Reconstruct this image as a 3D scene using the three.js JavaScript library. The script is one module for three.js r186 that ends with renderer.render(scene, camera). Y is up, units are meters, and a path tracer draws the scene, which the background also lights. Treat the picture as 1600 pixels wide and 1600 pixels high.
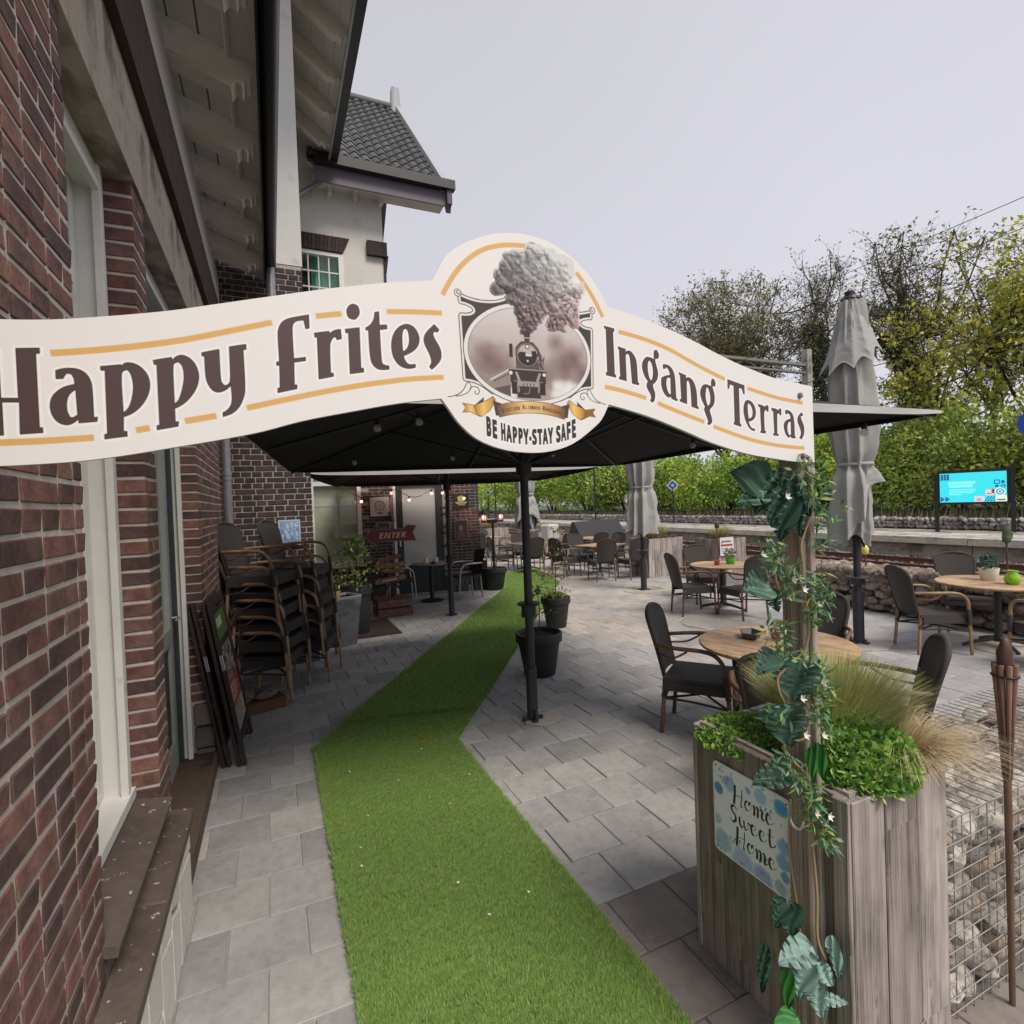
import * as THREE from 'three';
import { mergeGeometries, mergeVertices, toCreasedNormals } from 'three/addons/utils/BufferGeometryUtils.js';

// ------------------------------------------------------------------ camera
const scene = new THREE.Scene();
const camera = new THREE.PerspectiveCamera(87.455, 1, 0.05, 600);
camera.rotation.order = 'YXZ';
camera.position.set(0, 1.8, 0);
camera.rotation.set(THREE.MathUtils.degToRad(-0.928), THREE.MathUtils.degToRad(-24.106), THREE.MathUtils.degToRad(-2.144));

// ------------------------------------------------------------------ sky: an even, pale overcast
function rng(seed) { let s = seed | 0; return () => { s = (s + 0x6d2b79f5) | 0; let t = Math.imul(s ^ (s >>> 15), 1 | s); t = (t + Math.imul(t ^ (t >>> 7), 61 | t)) ^ t; return ((t ^ (t >>> 14)) >>> 0) / 4294967296; }; }
function lattice(seed, n) { const r = rng(seed), a = new Float32Array(n * n); for (let i = 0; i < a.length; i++) a[i] = r(); return (x, y) => {
  const xi = Math.floor(x), yi = Math.floor(y), fx = x - xi, fy = y - yi, u = fx * fx * (3 - 2 * fx), v = fy * fy * (3 - 2 * fy), w = (i) => ((i % n) + n) % n;
  const A = a[w(yi) * n + w(xi)], B = a[w(yi) * n + w(xi + 1)], C = a[w(yi + 1) * n + w(xi)], D = a[w(yi + 1) * n + w(xi + 1)];
  return A + (B - A) * u + (C - A) * v + (A - B - C + D) * u * v; }; }
function fbmTile(seed, base, oct) { const L = []; for (let o = 0; o < oct; o++) L.push(lattice(seed + o * 17, base << o)); return (u, v) => { let s = 0, a = 0.5, t = 0; for (let o = 0; o < oct; o++) { s += a * L[o](u * (base << o), v * (base << o)); t += a; a *= 0.5; } return s / t; }; }
{
  const W = 512, H = 256, d = new Float32Array(W * H * 4), n = fbmTile(5, 4, 4);
  for (let y = 0; y < H; y++) for (let x = 0; x < W; x++) {
    const el = (y / H - 0.5) * Math.PI, u = x / W, v = y / H, c = (n(u, v * 0.5) - 0.5) * 0.20;
    const h = Math.max(0, Math.sin(el));
    let L = (0.375 - 0.035 * h) * (1 + 0.10 * Math.cos((u - 0.66) * 2 * Math.PI)) + c * 0.75 * Math.min(1, h * 3 + 0.25);
    if (el < 0) L *= 0.55;
    const i = (y * W + x) * 4; d[i] = L * 0.975; d[i + 1] = L * 0.97; d[i + 2] = L * 1.075; d[i + 3] = 1;
  }
  const t = new THREE.DataTexture(d, W, H, THREE.RGBAFormat, THREE.FloatType);
  t.mapping = THREE.EquirectangularReflectionMapping; t.magFilter = THREE.LinearFilter; t.minFilter = THREE.LinearFilter; t.wrapS = THREE.RepeatWrapping; t.needsUpdate = true;
  scene.background = t; scene.environment = t;
}
// ------------------------------------------------------------------ veiled sun, high on the camera's side
const sun = new THREE.DirectionalLight(0xfff4e6, 1.5);
sun.position.set(11, 30, 16); sun.target.position.set(4, 0, -6); sun.castShadow = true; sun.shadow.radius = 44;
Object.assign(sun.shadow.camera, { left: -40, right: 40, top: 40, bottom: -40, near: 1, far: 120 }); sun.shadow.mapSize.set(2048, 2048);
scene.add(sun, sun.target);

const renderer = new THREE.WebGLRenderer({ antialias: true });
renderer.setSize(1024, 1024); renderer.shadowMap.enabled = true;
renderer.toneMapping = THREE.LinearToneMapping; renderer.toneMappingExposure = 1.95;

// ------------------------------------------------------------------ helpers
const V3 = (x, y, z) => new THREE.Vector3(x, y, z), PI = Math.PI;
const used = new Map();
const numbered = (n) => { const k = used.get(n) ?? 0; used.set(n, k + 1); return k ? n + '_' + String(k).padStart(3, '0') : n; };
function tag(o, label, category, group) { o.userData.label = label; o.userData.category = category; if (group) o.userData.group = group; return o; }
function kindOf(o, kind) { o.userData.kind = kind; return o; }
function thing(name, label, category, p = [0, 0, 0], turn = 0, group) { const o = new THREE.Group(); o.name = numbered(name); o.position.set(...p); o.rotation.y = turn; scene.add(o); return tag(o, label, category, group); }
function obj(name, geo, m, parent = scene, p, r) {
  const o = new THREE.Mesh(Array.isArray(geo) ? merge(geo) : geo, m); o.name = parent === scene ? numbered(name) : name;
  if (p) o.position.set(...p); if (r) o.rotation.set(...r);
  o.castShadow = o.receiveShadow = true; parent.add(o); return o;
}
function merge(list) { const a = list.filter(Boolean).map((g) => { const c = g.index ? g.toNonIndexed() : g.clone(); for (const k of Object.keys(c.attributes)) if (!['position', 'normal', 'uv', 'color'].includes(k)) c.deleteAttribute(k); return c; });
  const col = a.some((g) => g.attributes.color); if (col) for (const g of a) if (!g.attributes.color) g.setAttribute('color', new THREE.BufferAttribute(new Float32Array(g.attributes.position.count * 3).fill(1), 3)); return mergeGeometries(a); }
function boxUV(g, s = 1) { g = g.index ? g.toNonIndexed() : g; const p = g.attributes.position, uv = new Float32Array(p.count * 2), a = V3(), b = V3(), c = V3();
  for (let i = 0; i < p.count; i += 3) { a.fromBufferAttribute(p, i); b.fromBufferAttribute(p, i + 1); c.fromBufferAttribute(p, i + 2); const n = b.clone().sub(a).cross(c.clone().sub(a)), ax = Math.abs(n.x), ay = Math.abs(n.y), az = Math.abs(n.z);
    [a, b, c].forEach((q, k) => { const [u, v] = ax >= ay && ax >= az ? [q.z, q.y] : ay >= az ? [q.x, q.z] : [q.x, q.y]; uv[(i + k) * 2] = u * s; uv[(i + k) * 2 + 1] = v * s; }); }
  g.setAttribute('uv', new THREE.BufferAttribute(uv, 2)); return g; }
// box from corner to corner, uv in metres
function box(x0, y0, z0, x1, y1, z1) { const g = new THREE.BoxGeometry(Math.abs(x1 - x0), Math.abs(y1 - y0), Math.abs(z1 - z0)); g.translate((x0 + x1) / 2, (y0 + y1) / 2, (z0 + z1) / 2); return boxUV(g); }
// chamfered box, centred, 44 triangles
function cbox(w, h, d, c = 0.003, jit = 0, seed = 1) {
  const R = rng(seed), J = () => (R() - 0.5) * 2 * jit, P = [], X = w / 2, Y = h / 2, Z = d / 2, idx = [];
  const key = {}, at = (sx, sy, sz, f) => { const k = [sx, sy, sz, f].join(); if (!(k in key)) { const j = cor[[sx, sy, sz].join()]; key[k] = P.length / 3; P.push(sx * (X - (f === 0 ? 0 : c)) + j[0], sy * (Y - (f === 1 ? 0 : c)) + j[1], sz * (Z - (f === 2 ? 0 : c)) + j[2]); } return key[k]; };
  const cor = {}; for (const a of [-1, 1]) for (const b of [-1, 1]) for (const e of [-1, 1]) cor[[a, b, e].join()] = [J(), J(), J()];
  const quad = (a, b, e, f) => idx.push(a, b, e, a, e, f);
  for (const s of [-1, 1]) {
    const q0 = [at(s, -1, -1, 0), at(s, 1, -1, 0), at(s, 1, 1, 0), at(s, -1, 1, 0)]; s > 0 ? quad(...q0) : quad(...q0.reverse());
    const q1 = [at(-1, s, -1, 1), at(-1, s, 1, 1), at(1, s, 1, 1), at(1, s, -1, 1)]; s > 0 ? quad(...q1) : quad(...q1.reverse());
    const q2 = [at(-1, -1, s, 2), at(1, -1, s, 2), at(1, 1, s, 2), at(-1, 1, s, 2)]; s > 0 ? quad(...q2) : quad(...q2.reverse());
  }
  for (const s of [-1, 1]) for (const t of [-1, 1]) {
    let q = [at(s, t, -1, 0), at(s, t, -1, 1), at(s, t, 1, 1), at(s, t, 1, 0)]; s * t > 0 ? quad(...q) : quad(...q.reverse());
    q = [at(s, -1, t, 0), at(s, 1, t, 0), at(s, 1, t, 2), at(s, -1, t, 2)]; s * t > 0 ? quad(...q) : quad(...q.reverse());
    q = [at(-1, s, t, 1), at(-1, s, t, 2), at(1, s, t, 2), at(1, s, t, 1)]; s * t > 0 ? quad(...q) : quad(...q.reverse());
  }
  for (const a of [-1, 1]) for (const b of [-1, 1]) for (const e of [-1, 1]) { const q = [at(a, b, e, 0), at(a, b, e, 1), at(a, b, e, 2)]; a * b * e > 0 ? idx.push(...q) : idx.push(q[0], q[2], q[1]); }
  let g = new THREE.BufferGeometry(); g.setAttribute('position', new THREE.Float32BufferAttribute(P, 3)); g.setIndex(idx); g = g.toNonIndexed(); g.computeVertexNormals(); return boxUV(g);
}
function move(g, x = 0, y = 0, z = 0, rx = 0, ry = 0, rz = 0, s = 1) { const m = new THREE.Matrix4().compose(V3(x, y, z), new THREE.Quaternion().setFromEuler(new THREE.Euler(rx, ry, rz, 'YXZ')), typeof s === 'number' ? V3(s, s, s) : V3(...s)); return g.clone().applyMatrix4(m); }
// tube along points with a radius per point (or one radius)
function tube(pts, r, seg = 8, cap = true, sub = 0) {
  let P = pts.map((p) => p.isVector3 ? p : V3(...p)), Rr = Array.isArray(r) ? r : P.map(() => r);
  if (sub) { const c = new THREE.CatmullRomCurve3(P, false, 'centripetal'), n = (P.length - 1) * sub, Q = [], S = []; for (let i = 0; i <= n; i++) { const t = i / n; Q.push(c.getPoint(t)); const k = t * (P.length - 1), a = Math.min(P.length - 2, Math.floor(k)); S.push(Rr[a] + (Rr[a + 1] - Rr[a]) * (k - a)); } P = Q; Rr = S; }
  const pos = [], uv = [], idx = [], T = P.map((p, i) => P[Math.min(i + 1, P.length - 1)].clone().sub(P[Math.max(i - 1, 0)]).normalize());
  let N = Math.abs(T[0].y) < 0.9 ? V3(0, 1, 0) : V3(1, 0, 0), len = 0;
  P.forEach((p, i) => { N = N.clone().sub(T[i].clone().multiplyScalar(N.dot(T[i]))).normalize(); const B = T[i].clone().cross(N); if (i) len += p.distanceTo(P[i - 1]);
    for (let k = 0; k <= seg; k++) { const a = k / seg * 2 * PI, o = N.clone().multiplyScalar(Math.cos(a) * Rr[i]).addScaledVector(B, Math.sin(a) * Rr[i]); pos.push(p.x + o.x, p.y + o.y, p.z + o.z); uv.push(k / seg * 2 * PI * Rr[i], len); } });
  const w = seg + 1; for (let i = 0; i < P.length - 1; i++) for (let k = 0; k < seg; k++) { const a = i * w + k; idx.push(a, a + 1, a + w, a + 1, a + w + 1, a + w); }
  if (cap) for (const e of [0, P.length - 1]) { const c = pos.length / 3; pos.push(P[e].x, P[e].y, P[e].z); uv.push(0, 0); for (let k = 0; k < seg; k++) e ? idx.push(c, e * w + k, e * w + k + 1) : idx.push(c, k + 1, k); }
  const g = new THREE.BufferGeometry(); g.setAttribute('position', new THREE.Float32BufferAttribute(pos, 3)); g.setAttribute('uv', new THREE.Float32BufferAttribute(uv, 2)); g.setIndex(idx); g.computeVertexNormals(); return g;
}
const lathe = (prof, seg = 24) => { const g = new THREE.LatheGeometry(prof.map(([x, y]) => new THREE.Vector2(x, y)), seg); return g; };
function cyl(r0, r1, h, seg = 16, x = 0, y = 0, z = 0) { const g = new THREE.CylinderGeometry(r1, r0, h, seg); g.translate(x, y + h / 2, z); return g; }
function instanced(name, geo, mat, list, parent, kind = 'stuff') {   // list of [Matrix4, Color?]
  const o = new THREE.InstancedMesh(geo, mat, list.length); o.name = parent === scene ? numbered(name) : name; list.forEach(([m, c], i) => { o.setMatrixAt(i, m); if (c) o.setColorAt(i, c); }); o.castShadow = o.receiveShadow = true; if (kind) o.userData.kind = kind; parent.add(o); return o; }
const mat4 = (x, y, z, rx, ry, rz, s) => new THREE.Matrix4().compose(V3(x, y, z), new THREE.Quaternion().setFromEuler(new THREE.Euler(rx, ry, rz, 'YXZ')), typeof s === 'number' ? V3(s, s, s) : V3(...s));

// ------------------------------------------------------------------ textures (tileable, near neutral: they carry grain and stains only)
function tex(n, f, srgb = false, rep = 1) { const d = new Uint8Array(n * n * 4); for (let y = 0; y < n; y++) for (let x = 0; x < n; x++) { const c = f(x / n, y / n), i = (y * n + x) * 4, a = Array.isArray(c) ? c : [c, c, c]; for (let k = 0; k < 3; k++) d[i + k] = Math.max(0, Math.min(255, a[k] * 255)); d[i + 3] = 255; }
  const t = new THREE.DataTexture(d, n, n); t.wrapS = t.wrapT = THREE.RepeatWrapping; t.magFilter = THREE.LinearFilter; t.minFilter = THREE.LinearMipmapLinearFilter; t.generateMipmaps = true; if (srgb) t.colorSpace = THREE.SRGBColorSpace; t.repeat.set(rep, rep); t.needsUpdate = true; return t; }
const clamp = (x, a = 0, b = 1) => Math.max(a, Math.min(b, x)), sstep = (a, b, x) => { const t = clamp((x - a) / (b - a)); return t * t * (3 - 2 * t); };
const nA = fbmTile(11, 4, 6), nB = fbmTile(23, 8, 5), nC = fbmTile(37, 32, 4), nD = fbmTile(41, 3, 3);
const whiteN = (() => { const l = lattice(77, 512); return (u, v) => l(Math.floor(u * 512), Math.floor(v * 512)); })();
// concrete and stone grain with blotches and pits
const T_STONE = tex(512, (u, v) => { const b = nA(u, v), f = nC(u, v), p = nC(v, u) > 0.70 ? -0.05 : 0; return clamp(0.80 + (b - 0.5) * 0.42 + (f - 0.5) * 0.22 + p); });
const T_STONE_B = tex(512, (u, v) => clamp(0.5 + (nC(u, v) - 0.5) * 0.8 + (whiteN(u, v) - 0.5) * 0.25));
// fired clay: dark smoke flecks and pale dust
const T_CLAY = tex(512, (u, v) => { const b = nB(u, v), f = nC(u, v), s = sstep(0.60, 0.72, nA(v, u)); const k = 0.78 + (b - 0.5) * 0.7 + (f - 0.5) * 0.42; return [clamp(k + s * 0.05), clamp(k + s * 0.10), clamp(k + s * 0.12)]; });
// wood grain along v
const woodF = (u, v) => { const w = nD(u, v) * 0.06, g = nA((u + w) % 1 * 1, v * 0.09 % 1), l = lattice_w(((u + w) * 46), v * 3), q = lattice_w2((u + w) * 140, v * 5); return [g, l, q]; };
const lattice_w = lattice(91, 64), lattice_w2 = lattice(93, 256);
const knots = []; { const r = rng(5); for (let i = 0; i < 4; i++) knots.push([r(), r(), 0.007 + r() * 0.007]); }
const T_WOOD = tex(512, (u, v) => { let k = 0, du = 0; for (const [a, b, s] of knots) { const x = Math.abs(u - a), y = Math.abs(v - b), d = Math.hypot(Math.min(x, 1 - x) / s, Math.min(y, 1 - y) / (s * 1.5)); k = Math.max(k, 1 - sstep(0.7, 1.2, d)); du += (u > a ? 1 : -1) * 0.012 * Math.exp(-d * d * 0.12); } const uu = u + du + (nD(u, v) - 0.5) * 0.03, l = lattice_w(uu * 32, v * 2), q = lattice_w2(uu * 256, v * 8), b = nA(u, v), c = nB(u, v); return clamp(0.76 + (l - 0.5) * 0.44 + (q - 0.5) * 0.38 + (b - 0.5) * 0.80 + (c - 0.5) * 0.55 - k * 0.24 - (lattice_w2(uu * 96, v * 3) > 0.86 ? 0.22 : 0)); });
const T_WOOD_B = tex(512, (u, v) => clamp(0.5 + (lattice_w(u * 64, v * 4) - 0.5) * 0.5 + (lattice_w2(u * 256, v * 8) - 0.5) * 0.6));
// weave for wicker
const T_WEAVE = tex(256, (u, v) => { const a = Math.sin(u * PI * 32), b = Math.sin(v * PI * 32), k = (Math.floor(u * 16) + Math.floor(v * 16)) % 2; return clamp(k ? 0.35 + 0.6 * Math.abs(a) : 0.35 + 0.6 * Math.abs(b)); });
// paint / plaster: faint roller mottling, small chips and grime specks
const T_PAINT = tex(512, (u, v) => { const b = nA(u, v), f = nC(u, v), s = nB(v, u) > 0.74 ? -0.10 : 0; return clamp(0.93 + (b - 0.5) * 0.16 + (f - 0.5) * 0.06 + s); });
// dark stone with bird lime and pale specks
const T_SPECK = tex(512, (u, v) => { const b = nA(u, v), f = nC(u, v), s = nC(v, u) * 0.6 + nB(u, v) * 0.4 > 0.685 ? 1 : 0, k = 0.75 + (b - 0.5) * 0.6 + (f - 0.5) * 0.3; return s ? [1, 1, 1] : [k * 0.30, k * 0.25, k * 0.22]; });
// dirty, lichen-stained concrete
const T_STAIN = tex(512, (u, v) => { const b = nA(u, v), c = nB(u, v), f = nC(u, v), s = sstep(0.48, 0.66, b * 0.65 + c * 0.35); const k = 0.92 - s * 0.50 + (f - 0.5) * 0.34; return [k, k * 0.985, k * 0.95]; });
const T_CLOTH = tex(256, (u, v) => clamp(0.9 + (nC(u, v) - 0.5) * 0.10 + (nA(u, v) - 0.5) * 0.14));
const rep = (t, x, y = x, rot = 0) => { const c = t.clone(); c.repeat.set(x, y); c.rotation = rot; c.needsUpdate = true; return c; };
const S_STONE = rep(T_STONE, 1.6), S_STONE_B = rep(T_STONE_B, 3.1), S_CLAY = rep(T_CLAY, 2.3), S_WOOD = rep(T_WOOD, 1.7, 0.8), S_WOOD_B = rep(T_WOOD_B, 2.2, 0.9), S_PAINT = rep(T_PAINT, 0.9), S_STAIN = rep(T_STAIN, 0.7), S_WEAVE = rep(T_WEAVE, 5.5), S_CLOTH = rep(T_CLOTH, 1.1);
function M(r, g, b, o = {}) { const m = new THREE.MeshStandardMaterial({ roughness: 0.85, metalness: 0, side: THREE.DoubleSide, ...o }); m.color.setRGB(r, g, b); return m; }
function MP(r, g, b, o = {}) { const m = new THREE.MeshPhysicalMaterial({ roughness: 0.5, metalness: 0, side: THREE.DoubleSide, ...o }); m.color.setRGB(r, g, b); return m; }
const clayMat = (r, g, b) => M(r, g, b, { map: S_CLAY, bumpMap: S_STONE_B, bumpScale: 0.0025, roughness: 0.92 });
const woodMat = (r, g, b, o = {}) => M(r, g, b, { map: S_WOOD, bumpMap: S_WOOD_B, bumpScale: 0.0035, roughness: 0.88, ...o });
const paintMat = (r, g, b, o = {}) => M(r, g, b, { map: S_PAINT, roughness: 0.55, ...o });
const stoneMat = (r, g, b, o = {}) => M(r, g, b, { map: S_STONE, bumpMap: S_STONE_B, bumpScale: 0.002, roughness: 0.93, ...o });
const MAT = {
  mortar: stoneMat(0.64, 0.57, 0.51), mortarDark: stoneMat(0.40, 0.37, 0.34),
  white: paintMat(0.80, 0.79, 0.75), rafter: paintMat(0.74, 0.69, 0.63), soffit: paintMat(0.70, 0.66, 0.61), render: M(0.70, 0.69, 0.65, { map: S_STAIN2(), roughness: 0.9 }),
  black: M(0.018, 0.018, 0.02, { roughness: 0.42 }), iron: M(0.035, 0.036, 0.04, { roughness: 0.5, map: S_PAINT }), charcoal: M(0.045, 0.047, 0.052, { roughness: 0.55, map: S_PAINT }),
  zinc: M(0.36, 0.37, 0.39, { roughness: 0.42, metalness: 0.5, map: S_STONE }), steel: M(0.5, 0.5, 0.5, { roughness: 0.35, metalness: 0.85 }),
  wicker: M(0.080, 0.069, 0.064, { map: S_WEAVE, bumpMap: S_WEAVE, bumpScale: 0.005, roughness: 0.6 }), bamboo: M(0.20, 0.105, 0.052, { map: rep(T_WOOD, 8, 3), roughness: 0.5 }), bambooPale: M(0.40, 0.26, 0.13, { map: rep(T_WOOD, 8, 3), roughness: 0.5 }),
  table: M(0.60, 0.40, 0.235, { map: rep(T_WOOD, 1.4, 1.1), roughness: 0.55 }), tableEdge: M(0.46, 0.29, 0.16, { map: S_WOOD, roughness: 0.6 }),
  pot: M(0.028, 0.029, 0.032, { roughness: 0.6, map: S_PAINT }), soil: M(0.04, 0.028, 0.018, { roughness: 1, map: S_STONE }),
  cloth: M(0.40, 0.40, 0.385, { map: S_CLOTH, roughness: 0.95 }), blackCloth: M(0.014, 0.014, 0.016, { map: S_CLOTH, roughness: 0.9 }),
  glass: MP(0.9, 0.95, 0.95, { roughness: 0.05, transmission: 1, thickness: 0 }), concrete: M(0.52, 0.50, 0.45, { map: S_STAIN, bumpMap: S_STONE_B, bumpScale: 0.002, roughness: 0.95 }),
};
function S_STAIN2() { return rep(T_PAINT, 0.35); }
const byPixel = (p) => { const v = V3(...p).project(camera); return v; };
camera.updateMatrixWorld(true); camera.updateProjectionMatrix();
const distCam = (x, y, z) => Math.hypot(x, y - 1.8, z);
const inView = (x, y, z, m = 1.12) => { const v = V3(x, y, z).project(camera); return v.z < 1 && Math.abs(v.x) < m && Math.abs(v.y) < m; };
const GLYPHS = [[[-361,375,-332,378,-332,370,-337,369,-337,249,-333,250,-333,242,-361,239,-360,290,-382,289,-382,237,-411,234,-411,242,-407,242,-407,360,-411,360,-411,367,-383,372,-383,295,-361,296]],[[-312,343,-304,347,-291,349,-280,347,-272,341,-267,331,-265,319,-265,268,-260,269,-261,262,-285,259,-285,266,-295,256,-305,255,-314,260,-320,271,-322,284,-320,298,-312,310,-301,318,-288,322,-288,332,-292,339,-298,340,-302,335,-303,331,-312,330],[-287,314,-293,310,-299,301,-301,287,-300,275,-296,267,-292,267,-286,272]],[[-252,354,-224,359,-224,355,-219,362,-211,364,-199,360,-189,350,-184,336,-184,320,-190,302,-201,286,-212,276,-224,271,-225,246,-220,246,-220,238,-251,233,-251,240,-247,242,-246,348,-252,348],[-225,344,-220,350,-215,351,-211,347,-208,335,-207,321,-210,303,-214,289,-220,280,-224,278]],[[-177,370,-150,377,-149,372,-142,380,-134,383,-123,379,-114,368,-109,351,-111,334,-118,317,-130,301,-141,292,-149,288,-149,264,-144,265,-145,257,-176,250,-176,257,-172,258,-172,363,-176,363],[-149,363,-146,368,-140,370,-135,366,-132,355,-132,341,-135,324,-140,307,-144,299,-149,296]],[[-103,389,-76,397,-76,345,-74,336,-69,332,-63,334,-59,342,-59,403,-32,410,-32,401,-37,400,-36,326,-40,310,-47,294,-59,282,-74,276,-74,283,-67,287,-60,297,-58,308,-59,334,-68,324,-80,319,-89,322,-96,333,-99,347,-99,383,-103,383]],[[79,476,79,451,73,449,70,465,58,463,51,458,48,448,49,390,70,394,70,388,49,383,48,340,53,340,52,333,19,324,19,332,23,333,24,376,19,375,19,381,24,383,23,435,25,445,29,455,40,465]],[[88,442,115,448,116,443,122,449,130,453,137,454,138,436,130,433,127,439,122,437,118,430,115,421,115,367,120,367,120,361,93,354,93,435,89,434]],[[146,455,173,461,173,380,178,381,178,373,152,368,152,449,147,448]],[[175,493,174,488,172,484,169,480,166,477,162,476,158,477,155,478,152,481,151,485,150,490,151,495,153,499,156,503,159,505,163,507,167,506,170,505,173,502,174,497]],[[205,495,213,497,213,470,228,472,228,464,213,461,214,400,216,392,222,389,229,389,229,382,216,380,206,381,198,387,192,400,191,459,186,457,186,462,194,467,200,475,204,485]],[[268,478,277,477,286,472,293,460,295,449,292,436,284,426,273,418,260,412,261,405,266,397,272,394,284,396,284,390,272,386,259,387,248,393,239,406,236,421,236,437,240,453,249,467,258,474],[266,469,271,466,273,456,274,444,271,432,266,424,259,420,258,433,258,447,259,460,262,467]],[[328,483,338,473,334,467,329,469,325,466,324,461,328,452,335,441,340,431,341,419,339,409,331,399,319,388,314,393,319,400,319,409,315,421,308,434,304,445,305,456,311,466,319,474]],[[756,523,785,519,784,512,781,511,782,407,786,405,785,400,757,404,758,410,761,411,761,517,757,517]],[[795,476,817,472,816,464,824,469,833,468,843,458,850,444,851,391,855,390,854,385,834,388,831,440,829,456,825,461,818,460,816,455,817,393,795,397,796,402,799,402,798,470,795,471]],[[868,443,877,456,888,458,905,453,904,468,907,476,914,477,920,469,920,462,917,456,909,456,907,449,912,435,916,419,914,406,907,395,898,390,898,381,904,369,904,358,901,347,894,343,888,348,892,352,891,364,882,375,878,384,881,393,884,396,875,405,868,421,866,434],[888,450,895,447,900,434,901,418,898,403,893,398,887,404,883,422,883,441]],[[933,442,942,443,954,440,965,430,971,411,972,357,977,355,975,350,957,356,956,362,948,358,938,363,928,377,925,396,927,407,937,413,955,416,953,427,947,435,940,436,940,432,933,432],[956,410,946,410,941,402,941,387,945,373,951,366,956,367]],[[984,425,1007,419,1007,411,1016,415,1028,410,1038,395,1043,374,1043,339,1047,338,1047,332,1024,338,1023,379,1020,399,1014,407,1009,403,1008,344,985,350,985,355,990,355,988,418,985,420]],[[1056,383,1064,396,1077,400,1095,394,1094,406,1098,415,1105,414,1110,405,1108,396,1103,396,1098,396,1099,390,1105,374,1105,357,1100,344,1090,336,1086,332,1087,324,1093,309,1093,298,1084,291,1076,293,1081,298,1076,311,1069,326,1067,333,1071,339,1060,355,1055,372],[1077,392,1084,390,1090,374,1091,359,1088,346,1080,341,1074,354,1072,373]],[[1154,417,1216,404,1216,380,1212,380,1207,394,1195,397,1195,297,1200,295,1199,289,1173,295,1173,300,1176,301,1176,401,1162,405,1158,392,1154,391]],[[1228,364,1241,361,1254,348,1258,330,1254,316,1243,307,1228,304,1232,293,1241,284,1252,284,1251,278,1236,281,1224,293,1214,313,1210,333,1213,351,1219,361],[1230,356,1239,351,1246,336,1245,321,1239,313,1229,312,1226,333,1226,351]],[[1268,354,1289,350,1292,347,1303,353,1308,348,1307,335,1301,335,1298,341,1291,336,1289,322,1290,279,1295,278,1293,272,1273,274,1274,278,1277,280,1275,347,1269,347]],[[1320,345,1341,343,1344,339,1355,345,1359,343,1359,327,1354,326,1349,333,1342,328,1340,271,1346,270,1345,266,1325,267,1324,271,1329,273,1327,337,1321,338]],[[1376,340,1389,342,1404,334,1412,319,1413,266,1416,264,1415,260,1398,261,1396,267,1387,261,1376,269,1369,285,1368,299,1376,311,1398,317,1396,328,1389,333,1384,333,1383,330,1377,330],[1398,309,1388,307,1382,295,1383,278,1389,268,1398,270]],[[1445,337,1451,330,1448,327,1441,327,1440,320,1452,301,1455,285,1451,268,1440,257,1433,262,1440,270,1440,284,1428,305,1426,317,1431,327]]];
const RULES = [[-318,371,-261,379,-157,402,-97,419,14,455],[-412,223,-387,225,-322,229,-266,235],[-207,248,-187,253],[-134,266,-85,277],[-35,293,59,319,154,343,231,358,284,367,344,373],[92,475,140,485],[229,499,277,505,346,509],[798,513,859,506,949,486,1028,455,1083,436,1144,417],[752,375,809,369,876,353],[912,342,990,318,1066,298],[1098,287,1192,261,1284,244,1381,234,1453,231],[1228,397,1322,378,1387,371,1451,365],[349,548,367,583,399,624,439,657,479,673,521,682,567,685],[682,642,707,616,734,579,753,544]];
const SIGN_OUTLINE = [-379,420,-317,426,-259,436,-154,458,-95,474,39,511,126,534,224,557,326,576,365,638,413,672,454,692,500,705,550,710,607,704,666,680,727,632,768,572,833,562,905,547,975,530,1046,510,1108,489,1189,465,1261,448,1332,433,1405,425,1494,417,1495,189,1412,192,1314,202,1220,214,1132,233,1075,248,1020,266,957,286,896,304,828,320,762,333,740,296,715,274,657,236,603,219,551,214,488,219,440,232,406,249,373,279,352,308,337,328,245,314,156,295,57,272,-11,251,-75,236,-164,218,-225,206,-282,197,-337,192,-388,189];
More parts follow.
